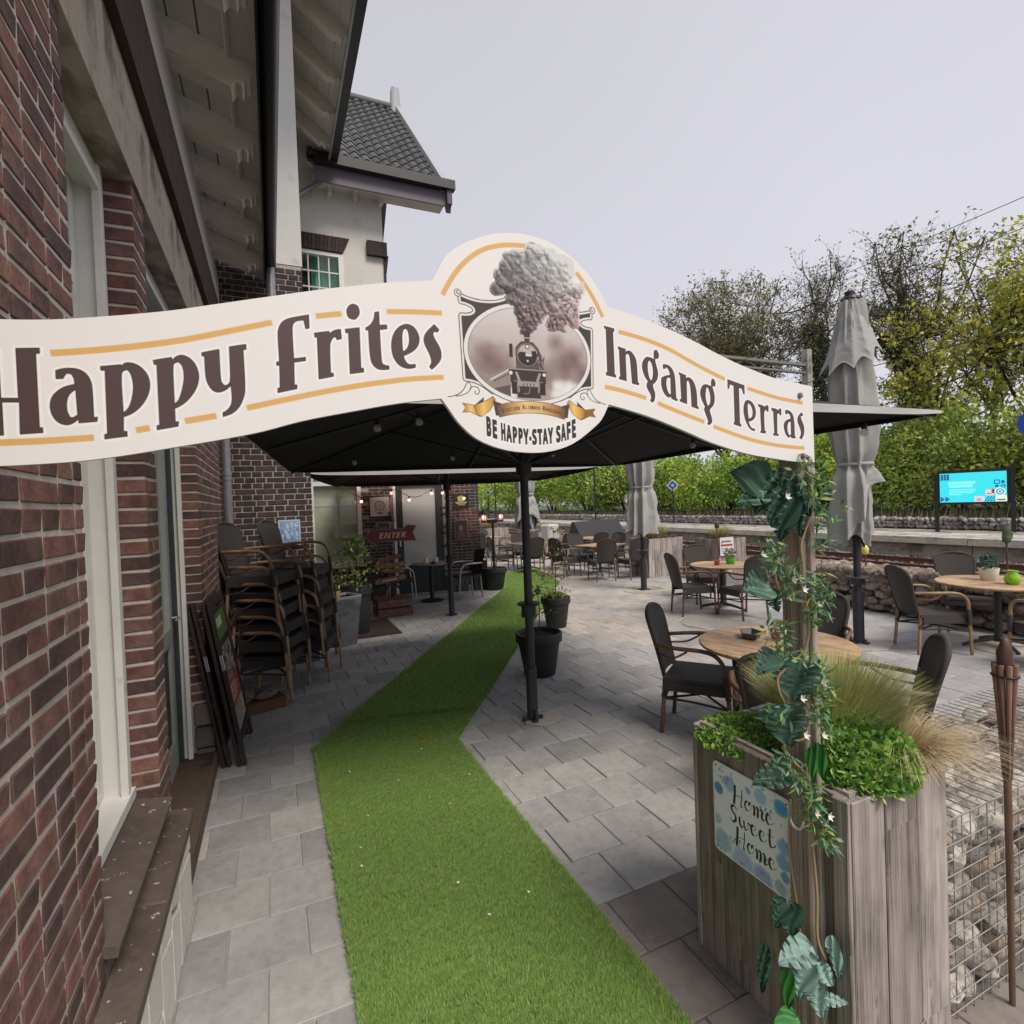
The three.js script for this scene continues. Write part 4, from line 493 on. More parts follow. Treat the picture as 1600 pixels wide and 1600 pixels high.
  for (const s of [0, 1]) { const m = (a) => a.map((v, i) => i % 2 ? v : (s ? 2 * cx - v : v)); const st = (c) => { g.fillStyle = c; g.fill(); g.strokeStyle = 'rgb(70,52,34)'; g.lineWidth = 1; g.stroke(); };
    path(m([384, 320, 412, 316, 430, 300, 424, 292, 400, 302, 384, 300, 391, 310])); st(gold(384, 430)); path(m([412, 316, 434, 334, 432, 322, 424, 302])); st('rgb(70,58,56)'); path(m([410, 316, 440, 328, 456, 338, 462, 330, 448, 306, 428, 292, 416, 298])); st(gold(s ? 640 : 410, s ? 696 : 465)); path(m([456, 328, 476, 322, 474, 296, 462, 296])); st('rgb(74,62,60)'); }
  { g.beginPath(); g.moveTo(X(464), Y(318)); g.quadraticCurveTo(X(cx), Y(344), X(2 * cx - 464), Y(318)); g.lineTo(X(2 * cx - 470), Y(292)); g.quadraticCurveTo(X(cx), Y(316), X(470), Y(292)); g.closePath(); const k = g.createLinearGradient(X(464), 0, X(642), 0); for (const [a, c] of [[0, '96,76,62'], [0.18, '190,144,84'], [0.38, '236,204,140'], [0.62, '224,186,120'], [0.85, '176,126,74'], [1, '92,72,60']]) k.addColorStop(a, `rgb(${c})`); g.fillStyle = k; g.fill(); g.strokeStyle = 'rgb(84,60,40)'; g.lineWidth = 1; g.stroke();
    g.fillStyle = 'rgb(48,38,36)'; g.textAlign = 'center'; g.textBaseline = 'middle'; const T = 'STATION KLIMMEN\u00b7RANSDAAL'; [...T].forEach((c, i) => { const u = (i + 0.5) / T.length, x = 476 + u * 154, y = 305 + 12 * (1 - (2 * u - 1) ** 2) ; g.save(); g.translate(X(x), Y(y)); g.rotate(-(1 - 2 * u) * 0.26); g.scale(0.78, 1); g.font = `bold ${[0, 8, 16].includes(i) ? 14.5 : 11.5}px sans-serif`; g.fillText(c, 0, 0); g.restore(); }); }
  { const T = 'BE HAPPY-STAY SAFE', W = { ' ': 0.45, '-': 0.5, I: 0.5 }; let tot = 0; for (const c of T) tot += W[c] ?? 1; let acc = 0; for (const pass of [0, 1]) { acc = 0; for (const c of T) { const w = W[c] ?? 1, u = (acc + w / 2) / tot, x = 436 + u * 231, k = (2 * u - 1) ** 2, y0 = 233 + 20 * k, hgt = 33 + 8 * k; acc += w; if (c === ' ') continue; g.save(); g.translate(X(x), Y(y0)); g.transform(1, -(1 - 2 * u) * -0.32, 0, 1, 0, 0); g.font = 'bold 40px sans-serif'; const m = g.measureText(c).width; g.scale((w * 231 / tot - 1.6) * S / m, hgt / 28.8 * S); g.textAlign = 'center'; g.textBaseline = 'alphabetic'; if (pass) { g.fillStyle = 'rgb(52,50,50)'; g.fillText(c, 0, 0); g.strokeStyle = 'rgb(52,50,50)'; g.lineWidth = 3.2; g.strokeText(c, 0, 0); } else { g.strokeStyle = 'rgb(252,252,251)'; g.lineWidth = 9; g.strokeText(c, 0, 0); } g.restore(); } } }
  // ---- board
  const out = [-462, 189, -462, 416, ...SIGN_OUTLINE], sh = new THREE.Shape(); 
  const n = SIGN_OUTLINE.length / 2, pts = [[-462, 187], [-462, 417]]; for (let i = 0; i < n; i++) pts.push([SIGN_OUTLINE[2 * i], SIGN_OUTLINE[2 * i + 1]]);
  // smooth between the corners of the outline
  const hard = new Set(); pts.forEach((p, i) => { const a = pts[(i - 1 + pts.length) % pts.length], b = pts[(i + 1) % pts.length], d = Math.atan2(b[1] - p[1], b[0] - p[0]) - Math.atan2(p[1] - a[1], p[0] - a[0]); if (Math.abs(Math.atan2(Math.sin(d), Math.cos(d))) > 0.62) hard.add(i); });
  const H = [...hard].sort((a, b) => a - b), res = []; for (let h = 0; h < H.length; h++) { const a = H[h], b = h + 1 < H.length ? H[h + 1] : H[0] + pts.length, seg = []; for (let i = a; i <= b; i++) seg.push(V3(pts[i % pts.length][0], pts[i % pts.length][1], 0)); if (seg.length < 3) { res.push(seg[0]); continue; } const c = new THREE.CatmullRomCurve3(seg, false, 'centripetal'), m = (seg.length - 1) * 3; for (let i = 0; i < m; i++) res.push(c.getPoint(i / m)); }
  const shape = new THREE.Shape(res.map((p) => new THREE.Vector2(p.x / 1000, p.y / 1000 + 1.7)));
  const t = thing('entrance_sign', 'arched white entrance board reading Happy Frites and Ingang Terras with locomotive emblem', 'sign', [0, 0, 0]);
  const face = new THREE.ShapeGeometry(shape); const uv = face.attributes.uv, fp = face.attributes.position; for (let i = 0; i < uv.count; i++) uv.setXY(i, (fp.getX(i) * 1000 + 480) / 2000, (fp.getY(i) * 1000 - 1870) / 560.5);
  obj('board', new THREE.ExtrudeGeometry(shape, { depth: 0.010, bevelEnabled: false }).translate(0, 0, ZSIGN - 0.010), M(0.62, 0.61, 0.60, { roughness: 0.5 }), t);
  const pm = M(0.92, 0.92, 0.92, { map: canvasTex(cv), roughness: 0.42 }); obj('printed_face', face.translate(0, 0, ZSIGN + 0.0012), pm, t);
  for (const [x, y, c] of [[1.438, 2.087, [0.16, 0.14, 0.14]], [1.443, 1.908, [0.20, 0.06, 0.05]]]) { const b = obj('screw_cap', move(new THREE.CylinderGeometry(0.0075, 0.009, 0.007, 20), x, y, ZSIGN + 0.004, PI / 2, 0, 0), M(...c, { roughness: 0.4 }), t); obj('screw_head', move(new THREE.CylinderGeometry(0.0035, 0.0035, 0.003, 12), x + 0.001, y + 0.001, ZSIGN + 0.0085, PI / 2, 0, 0), MAT.steel, t); }
  obj('wall_bracket', [box(XW, 1.93, ZSIGN - 0.035, -0.44, 2.09, ZSIGN - 0.0105)], MAT.iron, t);
}
// ---------------------------------------------------------------- timber post carrying the board
{
  const t = thing('sign_post', 'brown timber post carrying the right end of the arched board', 'post');
  obj('post', move(cbox(0.045, 1.93, 0.075, 0.004, 0.001, 8), 1.467, 0.965, -1.149), woodMat(0.43, 0.335, 0.275), t);
  obj('batten', move(cbox(0.022, 1.90, 0.014, 0.002, 0.001, 9), 1.476, 0.95, -1.1035), woodMat(0.40, 0.335, 0.28), t);
  obj('hook', tube([[1.440, 0.845, -1.17], [1.425, 0.80, -1.165], [1.424, 0.775, -1.15], [1.428, 0.772, -1.135], [1.43, 0.785, -1.125], [1.432, 0.80, -1.122]], 0.004, 8, true, 4), M(0.55, 0.56, 0.54, { roughness: 0.4 }), t);
}
// ---------------------------------------------------------------- plank planter at the entrance
const PX0 = 1.495, PX1 = 1.965, PZ0 = -1.012, PZ1 = -1.665, PH = 0.90;
function plankBox(t, x0, x1, z0, z1, h, nL, nF, cols, seed, y0 = 0) {   // z0 front, z1 back
  const R = rng(seed), th = 0.024, lenL = (z0 - z1) / nL, lenF = (x1 - x0) / nF;
  const mk = (w, d, x, z, k) => { const g = cbox(w, h - 0.012 * R(), d, 0.004, 0.002, seed + k), uv = g.attributes.uv, o = R() * 3; for (let i = 0; i < uv.count; i++) uv.setXY(i, uv.getX(i) + o, uv.getY(i) + o); obj('plank', move(g, x, y0 + h / 2 - 0.006 * R(), z, 0, (R() - 0.5) * 0.008, (R() - 0.5) * 0.006), cols[Math.floor(R() * cols.length)], t); };
  for (let i = 0; i < nL; i++) { mk(th, lenL - 0.008, x0 + th / 2 + R() * 0.004, z0 - th - (i + 0.5) * ((z0 - z1 - 2 * th) / nL), i); mk(th, lenL - 0.005, x1 - th / 2, z0 - th - (i + 0.5) * ((z0 - z1 - 2 * th) / nL), 20 + i); }
  for (let i = 0; i < nF; i++) { mk(lenF - 0.007, th, x0 + (i + 0.5) * lenF, z0 - th / 2 - R() * 0.004, 40 + i); mk(lenF - 0.007, th, x0 + (i + 0.5) * lenF, z1 + th / 2, 60 + i); }
  obj('soil', box(x0 + th, y0 + h * 0.5, z0 - th, x1 - th, y0 + h - 0.05, z1 + th), MAT.soil, t);
}
const GREYWOOD = [[0.46, 0.40, 0.37], [0.41, 0.355, 0.33], [0.36, 0.31, 0.285], [0.52, 0.455, 0.42]].map((c) => woodMat(...c)), BROWNWOOD_SHADED = [[0.30, 0.25, 0.205], [0.27, 0.22, 0.18], [0.33, 0.27, 0.22]].map((c) => woodMat(...c));
{
  const t = thing('entrance_planter', 'tall weathered plank planter with green herbs at the terrace entrance', 'planter');
  plankBox(t, PX0, PX1, PZ0, PZ1, PH, 5, 3, GREYWOOD, 77);
  // left face boards are browner, with the unlit side's shade in their colour
  t.children.filter((o) => o.name === 'plank' && Math.abs(o.geometry.boundingBox?.min.x ?? (o.geometry.computeBoundingBox(), o.geometry.boundingBox.min.x) - PX0) < 0.03 && o.geometry.boundingBox.max.x < PX0 + 0.05).forEach((o, i) => { o.material = BROWNWOOD_SHADED[i % 3]; });
  obj('corner_batten', move(cbox(0.016, PH - 0.004, 0.05, 0.003, 0.001, 3), PX0 - 0.0085, PH / 2, PZ0 - 0.028), GREYWOOD[2], t);
  obj('top_rim', [box(PX0 + 0.026, PH - 0.03, PZ0 - 0.026, PX0 + 0.045, PH + 0.004, PZ1 + 0.026), box(PX0 + 0.046, PH - 0.03, PZ0 - 0.026, PX1 - 0.026, PH + 0.004, PZ0 - 0.044)], GREYWOOD[3], t);
  obj('metal_plate', move(cbox(0.10, 0.03, 0.003, 0.001), 1.77, 0.10, PZ0 + 0.004, 0, 0, 0.28), MAT.zinc, t);
}
// ---------------------------------------------------------------- HOME SWEET HOME tin sign
{
  const [cv, g] = DOC(512, 512); g.fillStyle = 'rgb(243,244,250)'; g.fillRect(0, 0, 512, 512); const R = rng(33);
  const wash = (x, y, r, c, n = 14, a = 0.10) => { for (let i = 0; i < n; i++) { g.fillStyle = `rgba(${c},${a})`; g.beginPath(); const m = 14; for (let k = 0; k <= m; k++) { const b = k / m * 6.283, rr = r * (0.6 + R() * 0.5); k ? g.lineTo(x + Math.cos(b) * rr, y + Math.sin(b) * rr) : g.moveTo(x + Math.cos(b) * rr, y + Math.sin(b) * rr); } g.fill(); } };
  for (const [x, y, r, c] of [[120, 90, 46, '150,180,228'], [330, 62, 44, '150,190,232'], [455, 60, 46, '40,140,214'], [40, 150, 36, '40,120,196'], [470, 250, 46, '120,170,226'], [460, 330, 44, '110,160,220'], [470, 400, 30, '90,140,210'], [60, 440, 70, '150,180,214'], [200, 480, 80, '160,186,220'], [330, 490, 70, '140,168,210'], [250, 70, 20, '110,160,214'], [30, 330, 30, '160,190,220'], [440, 470, 40, '150,170,206']]) wash(x, y, r, c);
  g.lineCap = 'round'; for (let i = 0; i < 70; i++) { const e = Math.floor(R() * 4), p = R() * 512, q = R() * 60; const x = e === 0 ? q : e === 1 ? 512 - q : p, y = e === 2 ? 512 - q : e === 3 ? q : p; g.fillStyle = `rgba(${70 + R() * 60 | 0},${110 + R() * 50 | 0},${160 + R() * 50 | 0},0.55)`; g.beginPath(); g.ellipse(x, y, 2 + R() * 4, 4 + R() * 9, R() * 3, 0, 7); g.fill(); }
  g.strokeStyle = 'rgb(90,120,170)'; for (const [x, y, k] of [[330, 130, 1], [60, 90, 0.8], [300, 400, 0.9], [120, 400, 1]]) { g.lineWidth = 2; g.beginPath(); g.moveTo(x, y); g.quadraticCurveTo(x + 40 * k, y - 6, x + 80 * k, y - 20 * k); g.stroke(); for (let i = 0; i < 5; i++) { g.fillStyle = 'rgba(90,130,200,0.8)'; g.beginPath(); g.ellipse(x + 16 * i * k, y - 3 * i + (i % 2 ? 12 : -12), 5, 10, i % 2 ? -0.5 : 0.5, 0, 7); g.fill(); } }
  // brush lettering: strokes [width, x, y, ...] in an em box
  const st = (pts, w0, w1) => { const P = []; for (let i = 0; i < pts.length; i += 2) P.push(V3(pts[i], pts[i + 1], 0)); const c = new THREE.CatmullRomCurve3(P), n = 40; g.fillStyle = 'rgb(22,22,26)'; for (let i = 0; i <= n; i++) { const t = i / n, p = c.getPoint(t), d = c.getTangent(t), w = d.y > 0.35 ? w1 : w0; g.beginPath(); g.ellipse(p.x, p.y, w, w, 0, 0, 7); g.fill(); } };
  const line = (x, y, s, word) => { for (const ch of word) { const p = (a) => a.map((v, i) => i % 2 ? y + v * s : x + v * s), w = (a, t = 2, h = 5) => st(p(a), t * s * 0.55, h * s * 0.72);
    if (ch === 'H') { w([14, -62, 12, -30, 8, 2], 4, 7); w([46, -60, 44, -30, 40, 2, 46, -2], 3, 3); w([10, -26, 28, -32, 44, -34], 2, 2); x += 56 * s; }
    if (ch === 'o') { w([26, -34, 8, -30, 2, -14, 10, 0, 22, -4, 30, -18, 26, -34, 20, -24, 40, -26], 2, 5); x += 40 * s; }
    if (ch === 'm') { w([2, -30, 4, -10, 2, 0], 3, 6); w([3, -12, 14, -32, 18, -28, 18, 0], 2, 6); w([18, -12, 30, -32, 36, -26, 36, -4, 42, 0, 50, -8], 2, 6); x += 50 * s; }
    if (ch === 'e') { w([4, -14, 22, -22, 22, -32, 10, -32, 4, -16, 10, 0, 24, -2, 34, -14], 2, 6); x += 36 * s; }
    if (ch === 'S') { w([34, -52, 24, -62, 10, -54, 12, -40, 26, -28, 28, -12, 14, 0, 2, -6], 3, 6); x += 44 * s; }
    if (ch === 'w') { w([2, -30, 4, -8, 12, 0, 20, -10, 22, -30], 2, 6); w([22, -26, 24, -6, 32, 0, 40, -12, 40, -30, 50, -26], 2, 5); x += 50 * s; }
    if (ch === 't') { w([12, -56, 10, -20, 14, 0, 26, -4, 34, -14], 3, 6); w([2, -34, 14, -36, 26, -38], 2, 2); x += 34 * s; } } };
  line(140, 178, 1.5, 'Home'); line(118, 290, 1.5, 'Sweet'); line(150, 402, 1.5, 'Home');
  g.strokeStyle = 'rgb(238,240,244)'; g.lineWidth = 10; g.strokeRect(3, 3, 506, 506);
  const s = new THREE.Shape(), w = 0.335, h = 0.34, r = 0.022; s.moveTo(r, 0); s.lineTo(w - r, 0); s.absarc(w - r, r, r, -PI / 2, 0); s.lineTo(w, h - r); s.absarc(w - r, h - r, r, 0, PI / 2); s.lineTo(r, h); s.absarc(r, h - r, r, PI / 2, PI); s.lineTo(0, r); s.absarc(r, r, r, PI, 1.5 * PI);
  const t = thing('home_sign', 'white and blue tin sign reading Home Sweet Home on the plank planter', 'sign', [PX0 - 0.004, 0.463, -1.545], -PI / 2);
  t.rotation.y = -PI / 2; t.rotation.order = 'YXZ';
  const face = new THREE.ShapeGeometry(s, 8), uv = face.attributes.uv, fp = face.attributes.position; for (let i = 0; i < uv.count; i++) uv.setXY(i, fp.getX(i) / w, fp.getY(i) / h);
  obj('plate', new THREE.ExtrudeGeometry(s, { depth: 0.003, bevelEnabled: false, curveSegments: 8 }), M(0.62, 0.64, 0.68, { roughness: 0.4 }), t);
  obj('print', face.translate(0, 0, 0.0042), M(0.95, 0.95, 0.95, { map: canvasTex(cv), roughness: 0.35 }), t);
  for (const [x, y] of [[0.016, h - 0.016], [0.016, 0.016], [w - 0.016, h - 0.016]]) obj('nail', move(new THREE.SphereGeometry(0.003, 8, 6), x, y, 0.005), MAT.iron, t);
}
// ================================================================== leaves and plants
// broad leaf on a grid along the midrib; lobes > 0 cuts it like a Swiss cheese plant
function broadLeaf(L, W, lobes, droop = 0.5, fold = 0.3, seed = 1, thick = false) {
  const R = rng(seed), rows = 30, cols = 6, p = [], uv = [], idx = [];
  for (let j = 0; j <= rows; j++) { const t = j / rows; let w = Math.pow(Math.sin(PI * Math.min(1, Math.pow(t, 0.62))), 0.72) * W / 2; if (t < 0.02) w = W * 0.10;
    const cut = (s) => { if (!lobes || t < 0.14 || t > 0.93) return 1; const k = (t * lobes + s * 0.18) % 1; return k > 0.80 ? 0.42 : 1; };
    for (let i = -cols; i <= cols; i++) { const s = Math.sign(i), f = Math.abs(i) / cols, ww = w * cut(s > 0 ? 0 : 1), x = s * f * ww, bend = droop * t * t * L, up = fold * f * w + Math.sin(t * 9 + i) * 0.004 * L / 0.1;
      const sweep = f * w * 0.25; p.push(x, up - bend * 0.55, (t * L - sweep * 0.6) * (1 - droop * 0.25 * t)); uv.push(x * 4, t * L * 4); } }
  const n = 2 * cols + 1; for (let j = 0; j < rows; j++) for (let i = 0; i < n - 1; i++) { const a = j * n + i; idx.push(a, a + n, a + 1, a + 1, a + n, a + n + 1); }
  const g = new THREE.BufferGeometry(); g.setAttribute('position', new THREE.Float32BufferAttribute(p, 3)); g.setAttribute('uv', new THREE.Float32BufferAttribute(uv, 2)); g.setIndex(idx); g.computeVertexNormals(); return g;
}
const leafQuad = (l = 1, w = 0.45, fold = 0.12) => { const g = new THREE.BufferGeometry(); g.setAttribute('position', new THREE.Float32BufferAttribute([0, 0, 0, w / 2, fold, l * 0.45, 0, 0.02, l * 0.5, -w / 2, fold, l * 0.45, 0, -0.05, l], 3)); g.setIndex([0, 1, 2, 0, 2, 3, 1, 4, 2, 2, 4, 3]); g.computeVertexNormals(); return g; };
const LEAF = leafQuad(1, 0.5, 0.12), ROUND = (() => { const p = [0, 0, 0.5], idx = []; for (let i = 0; i < 7; i++) { const a = i / 7 * 2 * PI; p.push(Math.sin(a) * 0.42, 0.09 * (i % 2) + 0.06, 0.5 - Math.cos(a) * 0.5); idx.push(0, 1 + (i + 1) % 7, 1 + i); } const g = new THREE.BufferGeometry(); g.setAttribute('position', new THREE.Float32BufferAttribute(p, 3)); g.setIndex(idx); g.computeVertexNormals(); return g; })();
const foliageMat = (r, g, b, tr = 0.25) => MP(r, g, b, { roughness: 0.7, transmission: tr, thickness: 0 });
const WHITE_LEAF = MP(1, 1, 1, { roughness: 0.75, transmission: 0.25, thickness: 0 });
// point-at quaternion based leaf matrix
const _q = new THREE.Quaternion(), _z = V3(0, 0, 1);
function leafM(p, dir, s, roll) { _q.setFromUnitVectors(_z, dir); const q2 = new THREE.Quaternion().setFromAxisAngle(dir, roll); return new THREE.Matrix4().compose(p, q2.multiply(_q), typeof s === 'number' ? V3(s, s, s) : V3(...s)); }
const rdir = (R, up = 0) => { const a = R() * 2 * PI, z = R() * 2 - 1, r = Math.sqrt(1 - z * z); return V3(r * Math.cos(a), z + up, r * Math.sin(a)).normalize(); };

// ---------------------------------------------------------------- artificial garland round the post
{
  const t = thing('leaf_garland', 'artificial cheese plant garland with white flowers twined round the timber post', 'garland');
  const deep = MP(0.030, 0.085, 0.052, { roughness: 0.42, map: S_PAINT }), mid = MP(0.075, 0.16, 0.115, { roughness: 0.5, map: S_PAINT }), pale = MP(0.27, 0.42, 0.37, { roughness: 0.6, map: S_PAINT }), bright = MP(0.035, 0.19, 0.035, { roughness: 0.5 });
  const vineM = M(0.34, 0.25, 0.15, { roughness: 0.8 });
  const vine = [[1.451,1.878,-1.089],[1.46,1.76,-1.083],[1.425,1.648,-1.097],[1.422,1.553,-1.096],[1.353,1.594,-1.128],[1.371,1.489,-1.118],[1.419,1.506,-1.097],[1.43,1.363,-1.089],[1.39,1.298,-1.106],[1.344,1.253,-1.125],[1.37,1.157,-1.112],[1.419,1.079,-1.089],[1.354,1.053,-1.118],[1.378,1.005,-1.106],[1.414,0.956,-1.089],[1.417,0.87,-1.086],[1.419,0.756,-1.083],[1.424,0.604,-1.078],[1.422,0.472,-1.077],[1.44,0.414,-1.068]];
  obj('vine', tube(vine, 0.0042, 6, true, 6), vineM, t);
  obj('vine', tube([[1.415, 0.86, -1.15], [1.425, 0.70, -1.17], [1.43, 0.52, -1.15], [1.425, 0.40, -1.13], [1.44, 0.26, -1.09]], 0.003, 5, true, 5), vineM, t);
  obj('vine', tube([[1.44, 0.44, -1.13], [1.40, 0.40, -1.15], [1.36, 0.37, -1.17]], 0.003, 5, true, 5), vineM, t);
  // base, tip, width, lobes, kind
  const leaves = [[1.33,1.837,-1.131,1.226,1.866,-1.156,0.103,0,0],[1.341,1.81,-1.126,1.236,1.78,-1.15,0.066,4,1],[1.352,1.868,-1.122,1.354,1.82,-1.099,0.05,5,0],[1.383,1.812,-1.107,1.428,1.731,-1.064,0.057,5,0],[1.38,1.797,-1.108,1.342,1.668,-1.101,0.092,6,0],[1.353,1.798,-1.12,1.322,1.706,-1.111,0.066,5,0],[1.4,1.762,-1.099,1.398,1.673,-1.076,0.052,5,0],[1.379,1.842,-1.11,1.399,1.762,-1.077,0.062,5,0],[1.343,1.849,-1.126,1.279,1.748,-1.13,0.067,5,0],[1.322,1.536,-1.13,1.243,1.523,-1.143,0.099,6,1],[1.324,1.52,-1.128,1.329,1.456,-1.103,0.043,5,0],[1.334,1.332,-1.121,1.267,1.28,-1.128,0.072,6,1],[1.39,1.31,-1.095,1.359,1.194,-1.085,0.135,7,1],[1.345,1.18,-1.113,1.343,1.061,-1.09,0.127,7,1],[1.35,0.98,-1.107,1.244,0.965,-1.132,0.077,5,0],[1.43,1.064,-1.073,1.43,0.957,-1.049,0.041,0,3],[1.415,1.049,-1.079,1.4,0.953,-1.062,0.028,0,3],[1.332,0.6,-1.109,1.331,0.511,-1.085,0.084,6,0],[1.332,0.606,-1.109,1.284,0.539,-1.107,0.059,6,0],[1.395,0.466,-1.078,1.29,0.438,-1.102,0.083,5,2],[1.383,0.432,-1.083,1.337,0.328,-1.079,0.074,6,2],[1.403,0.413,-1.073,1.433,0.361,-1.037,0.054,5,2],[1.448,0.494,-1.055,1.449,0.374,-1.03,0.039,6,2],[1.397,0.358,-1.075,1.402,0.262,-1.049,0.06,5,2],[1.413,0.311,-1.067,1.469,0.315,-1.02,0.033,5,2],[1.27,0.478,-1.134,1.241,0.343,-1.123,0.037,5,0],[1.33,0.399,-1.106,1.305,0.3,-1.093,0.042,0,3],[1.349,0.26,-1.095,1.269,0.249,-1.108,0.061,0,3]];
  const R = rng(12), cam = V3(0, 1.8, 0), kinds = [deep, mid, pale, bright];
  leaves.forEach(([bx, by, bz, tx, ty, tz, w, lo, k], i) => { const B = V3(bx, by, bz), d = V3(tx, ty, tz).sub(B), l = d.length() * 1.08; d.normalize(); const n = cam.clone().sub(B).normalize().add(V3(-0.25 + (R() - 0.5) * 0.5, 0.35 + (R() - 0.5) * 0.3, (R() - 0.5) * 0.4)); n.addScaledVector(d, -n.dot(d)).normalize(); const m = new THREE.Matrix4().makeBasis(n.clone().cross(d), n, d); m.setPosition(B); const g = broadLeaf(l, w * 1.05, lo, 0.22, 0.20, i + 2); g.applyMatrix4(m); obj('leaf', g, kinds[k], t); });
  const small = [], col = new THREE.Color();
  const bunch = (c, n, spread) => { for (let i = 0; i < n; i++) { const d = rdir(R, -0.15), p = c.clone().addScaledVector(rdir(R), spread * Math.cbrt(R())); const k = 0.8 + R() * 0.7; R() < 0.35 ? col.setRGB(0.20 * k, 0.32 * k, 0.20 * k) : R() < 0.4 ? col.setRGB(0.28 * k, 0.38 * k, 0.09 * k) : col.setRGB(0.07 * k, 0.20 * k, 0.09 * k); small.push([leafM(p, d, [(0.012 + R() * 0.012), 0.02, 0.022 + R() * 0.026], R() * 6), col.clone()]); } };
  for (const [x, y, z, n, s] of [[1.437,1.864,-1.078,50,0.045],[1.457,1.807,-1.068,60,0.05],[1.48,1.74,-1.057,40,0.05],[1.33,1.643,-1.122,55,0.04],[1.34,1.596,-1.117,50,0.035],[1.387,1.556,-1.095,40,0.035],[1.359,1.51,-1.107,30,0.03],[1.446,1.544,-1.069,40,0.04],[1.452,1.488,-1.065,80,0.05],[1.442,1.441,-1.069,40,0.035],[1.337,1.398,-1.115,50,0.035],[1.347,1.351,-1.109,45,0.03],[1.402,1.302,-1.084,45,0.04],[1.435,1.263,-1.069,70,0.045],[1.45,1.215,-1.061,60,0.04],[1.422,1.16,-1.073,50,0.04],[1.455,1.121,-1.057,40,0.03],[1.327,1.145,-1.115,40,0.035],[1.339,1.013,-1.107,45,0.035],[1.371,0.965,-1.092,40,0.03],[1.412,0.916,-1.073,55,0.03],[1.413,0.86,-1.071,60,0.028],[1.434,0.812,-1.061,60,0.03],[1.449,0.779,-1.054,30,0.02],[1.468,1.656,-1.061,30,0.04]]) bunch(V3(x, y, z), n, s);
  instanced('small_leaves', LEAF, WHITE_LEAF, small, t);
  const petal = M(0.80, 0.78, 0.72, { roughness: 0.7 });
  for (const [x, y, z] of [[1.362,1.55,-1.085],[1.389,1.518,-1.072],[1.429,1.464,-1.053],[1.427,1.245,-1.05],[1.371,1.203,-1.074],[1.426,1.089,-1.048],[1.376,1.095,-1.07],[1.395,0.872,-1.058],[1.416,0.834,-1.048],[1.429,0.861,-1.042],[1.287,1.618,-1.119],[1.355,1.786,-1.092]]) { const f = []; for (let k = 0; k < 5; k++) f.push(move(LEAF, 0, 0, 0, -0.9, k * 1.257, 0, [0.02, 0.02, 0.02])); obj('white_flower', f, petal, t, [x, y, z], [0.5 + R(), R() * 6, 0]); }
}
// ---------------------------------------------------------------- planting in the entrance planter
function herb(name, label, cat, c, r, n, seed, cols, s0, s1) {
  const t = thing(name, label, cat, [c[0], c[1], c[2]]), R = rng(seed), list = [], col = new THREE.Color();
  const bump = fbmTile(seed, 4, 3);
  for (let i = 0; i < n; i++) { const a = R() * 2 * PI, q = Math.sqrt(R()), x = Math.cos(a) * q * r[0], z = Math.sin(a) * q * r[2], dome = Math.sqrt(Math.max(0, 1 - q * q * 0.86)) * (0.42 + 0.98 * bump((x + 2) * 0.8 % 1, (z + 2) * 0.8 % 1)), y = r[1] * dome * (1 - Math.pow(R(), 3) * 0.5);
    const d = V3(x / r[0], 1.1 * (y / r[1]), z / r[2]).normalize().add(rdir(R).multiplyScalar(0.75)).normalize(), k = 0.65 + R() * 0.7, cc = cols[Math.floor(R() * cols.length)]; col.setRGB(cc[0] * k, cc[1] * k, cc[2] * k); list.push([leafM(V3(x, y, z), d, s0 + R() * (s1 - s0), R() * 6), col.clone()]); }
  instanced('foliage', ROUND, WHITE_LEAF, list, t); return t;
}
const GREENS = [[0.19, 0.37, 0.055], [0.25, 0.45, 0.065], [0.12, 0.27, 0.045], [0.38, 0.55, 0.12]];
herb('herb_plant', 'low bright green herb spilling over the back of the entrance planter', 'plant', [1.62, 0.84, -1.52], [0.16, 0.085, 0.175], 2800, 51, GREENS, 0.012, 0.026);
herb('herb_plant', 'dense green herb mound overhanging the front corner of entrance planter', 'plant', [1.715, 0.84, -1.16], [0.20, 0.215, 0.17], 6400, 52, GREENS, 0.014, 0.032);
function grassTuft(name, label, base, n, len, spread, cols, seed, wid = 0.0016) {
  const t = thing(name, label, 'ornamental grass', base), R = rng(seed), pos = [], nor = [], colr = [];
  for (let i = 0; i < n; i++) { const a = R() * 2 * PI, q = Math.sqrt(R()), l = len * (0.55 + R() * 0.6), out = (0.25 + q * 0.9) * spread, c = cols[Math.floor(R() * cols.length)], k = 0.75 + R() * 0.5; const dx = Math.cos(a), dz = Math.sin(a), bx = dx * q * 0.14 * len / 0.36, bz = dz * q * 0.14 * len / 0.36; let prev = null;
    for (let s = 0; s <= 4; s++) { const u = s / 4, x = bx + dx * out * l * Math.pow(u, 1.5), z = bz + dz * out * l * Math.pow(u, 1.5), y = l * (u - 0.55 * out * u * u * u), w = wid * (1 - u * 0.85); const L = [x - dz * w, y, z + dx * w], Rr = [x + dz * w, y, z - dx * w]; if (prev) { for (const v of [prev[0], prev[1], L, prev[1], Rr, L]) { pos.push(...v); nor.push(dx * 0.5, 0.8, dz * 0.5); colr.push(c[0] * k, c[1] * k, c[2] * k); } } prev = [L, Rr]; } }
  const g = new THREE.BufferGeometry(); g.setAttribute('position', new THREE.Float32BufferAttribute(pos, 3)); g.setAttribute('color', new THREE.Float32BufferAttribute(colr, 3)); g.computeVertexNormals();
  kindOf(obj('grass_blades', g, MP(1, 1, 1, { vertexColors: true, roughness: 0.8, transmission: 0.2, thickness: 0 }), t), 'stuff'); return t;
}
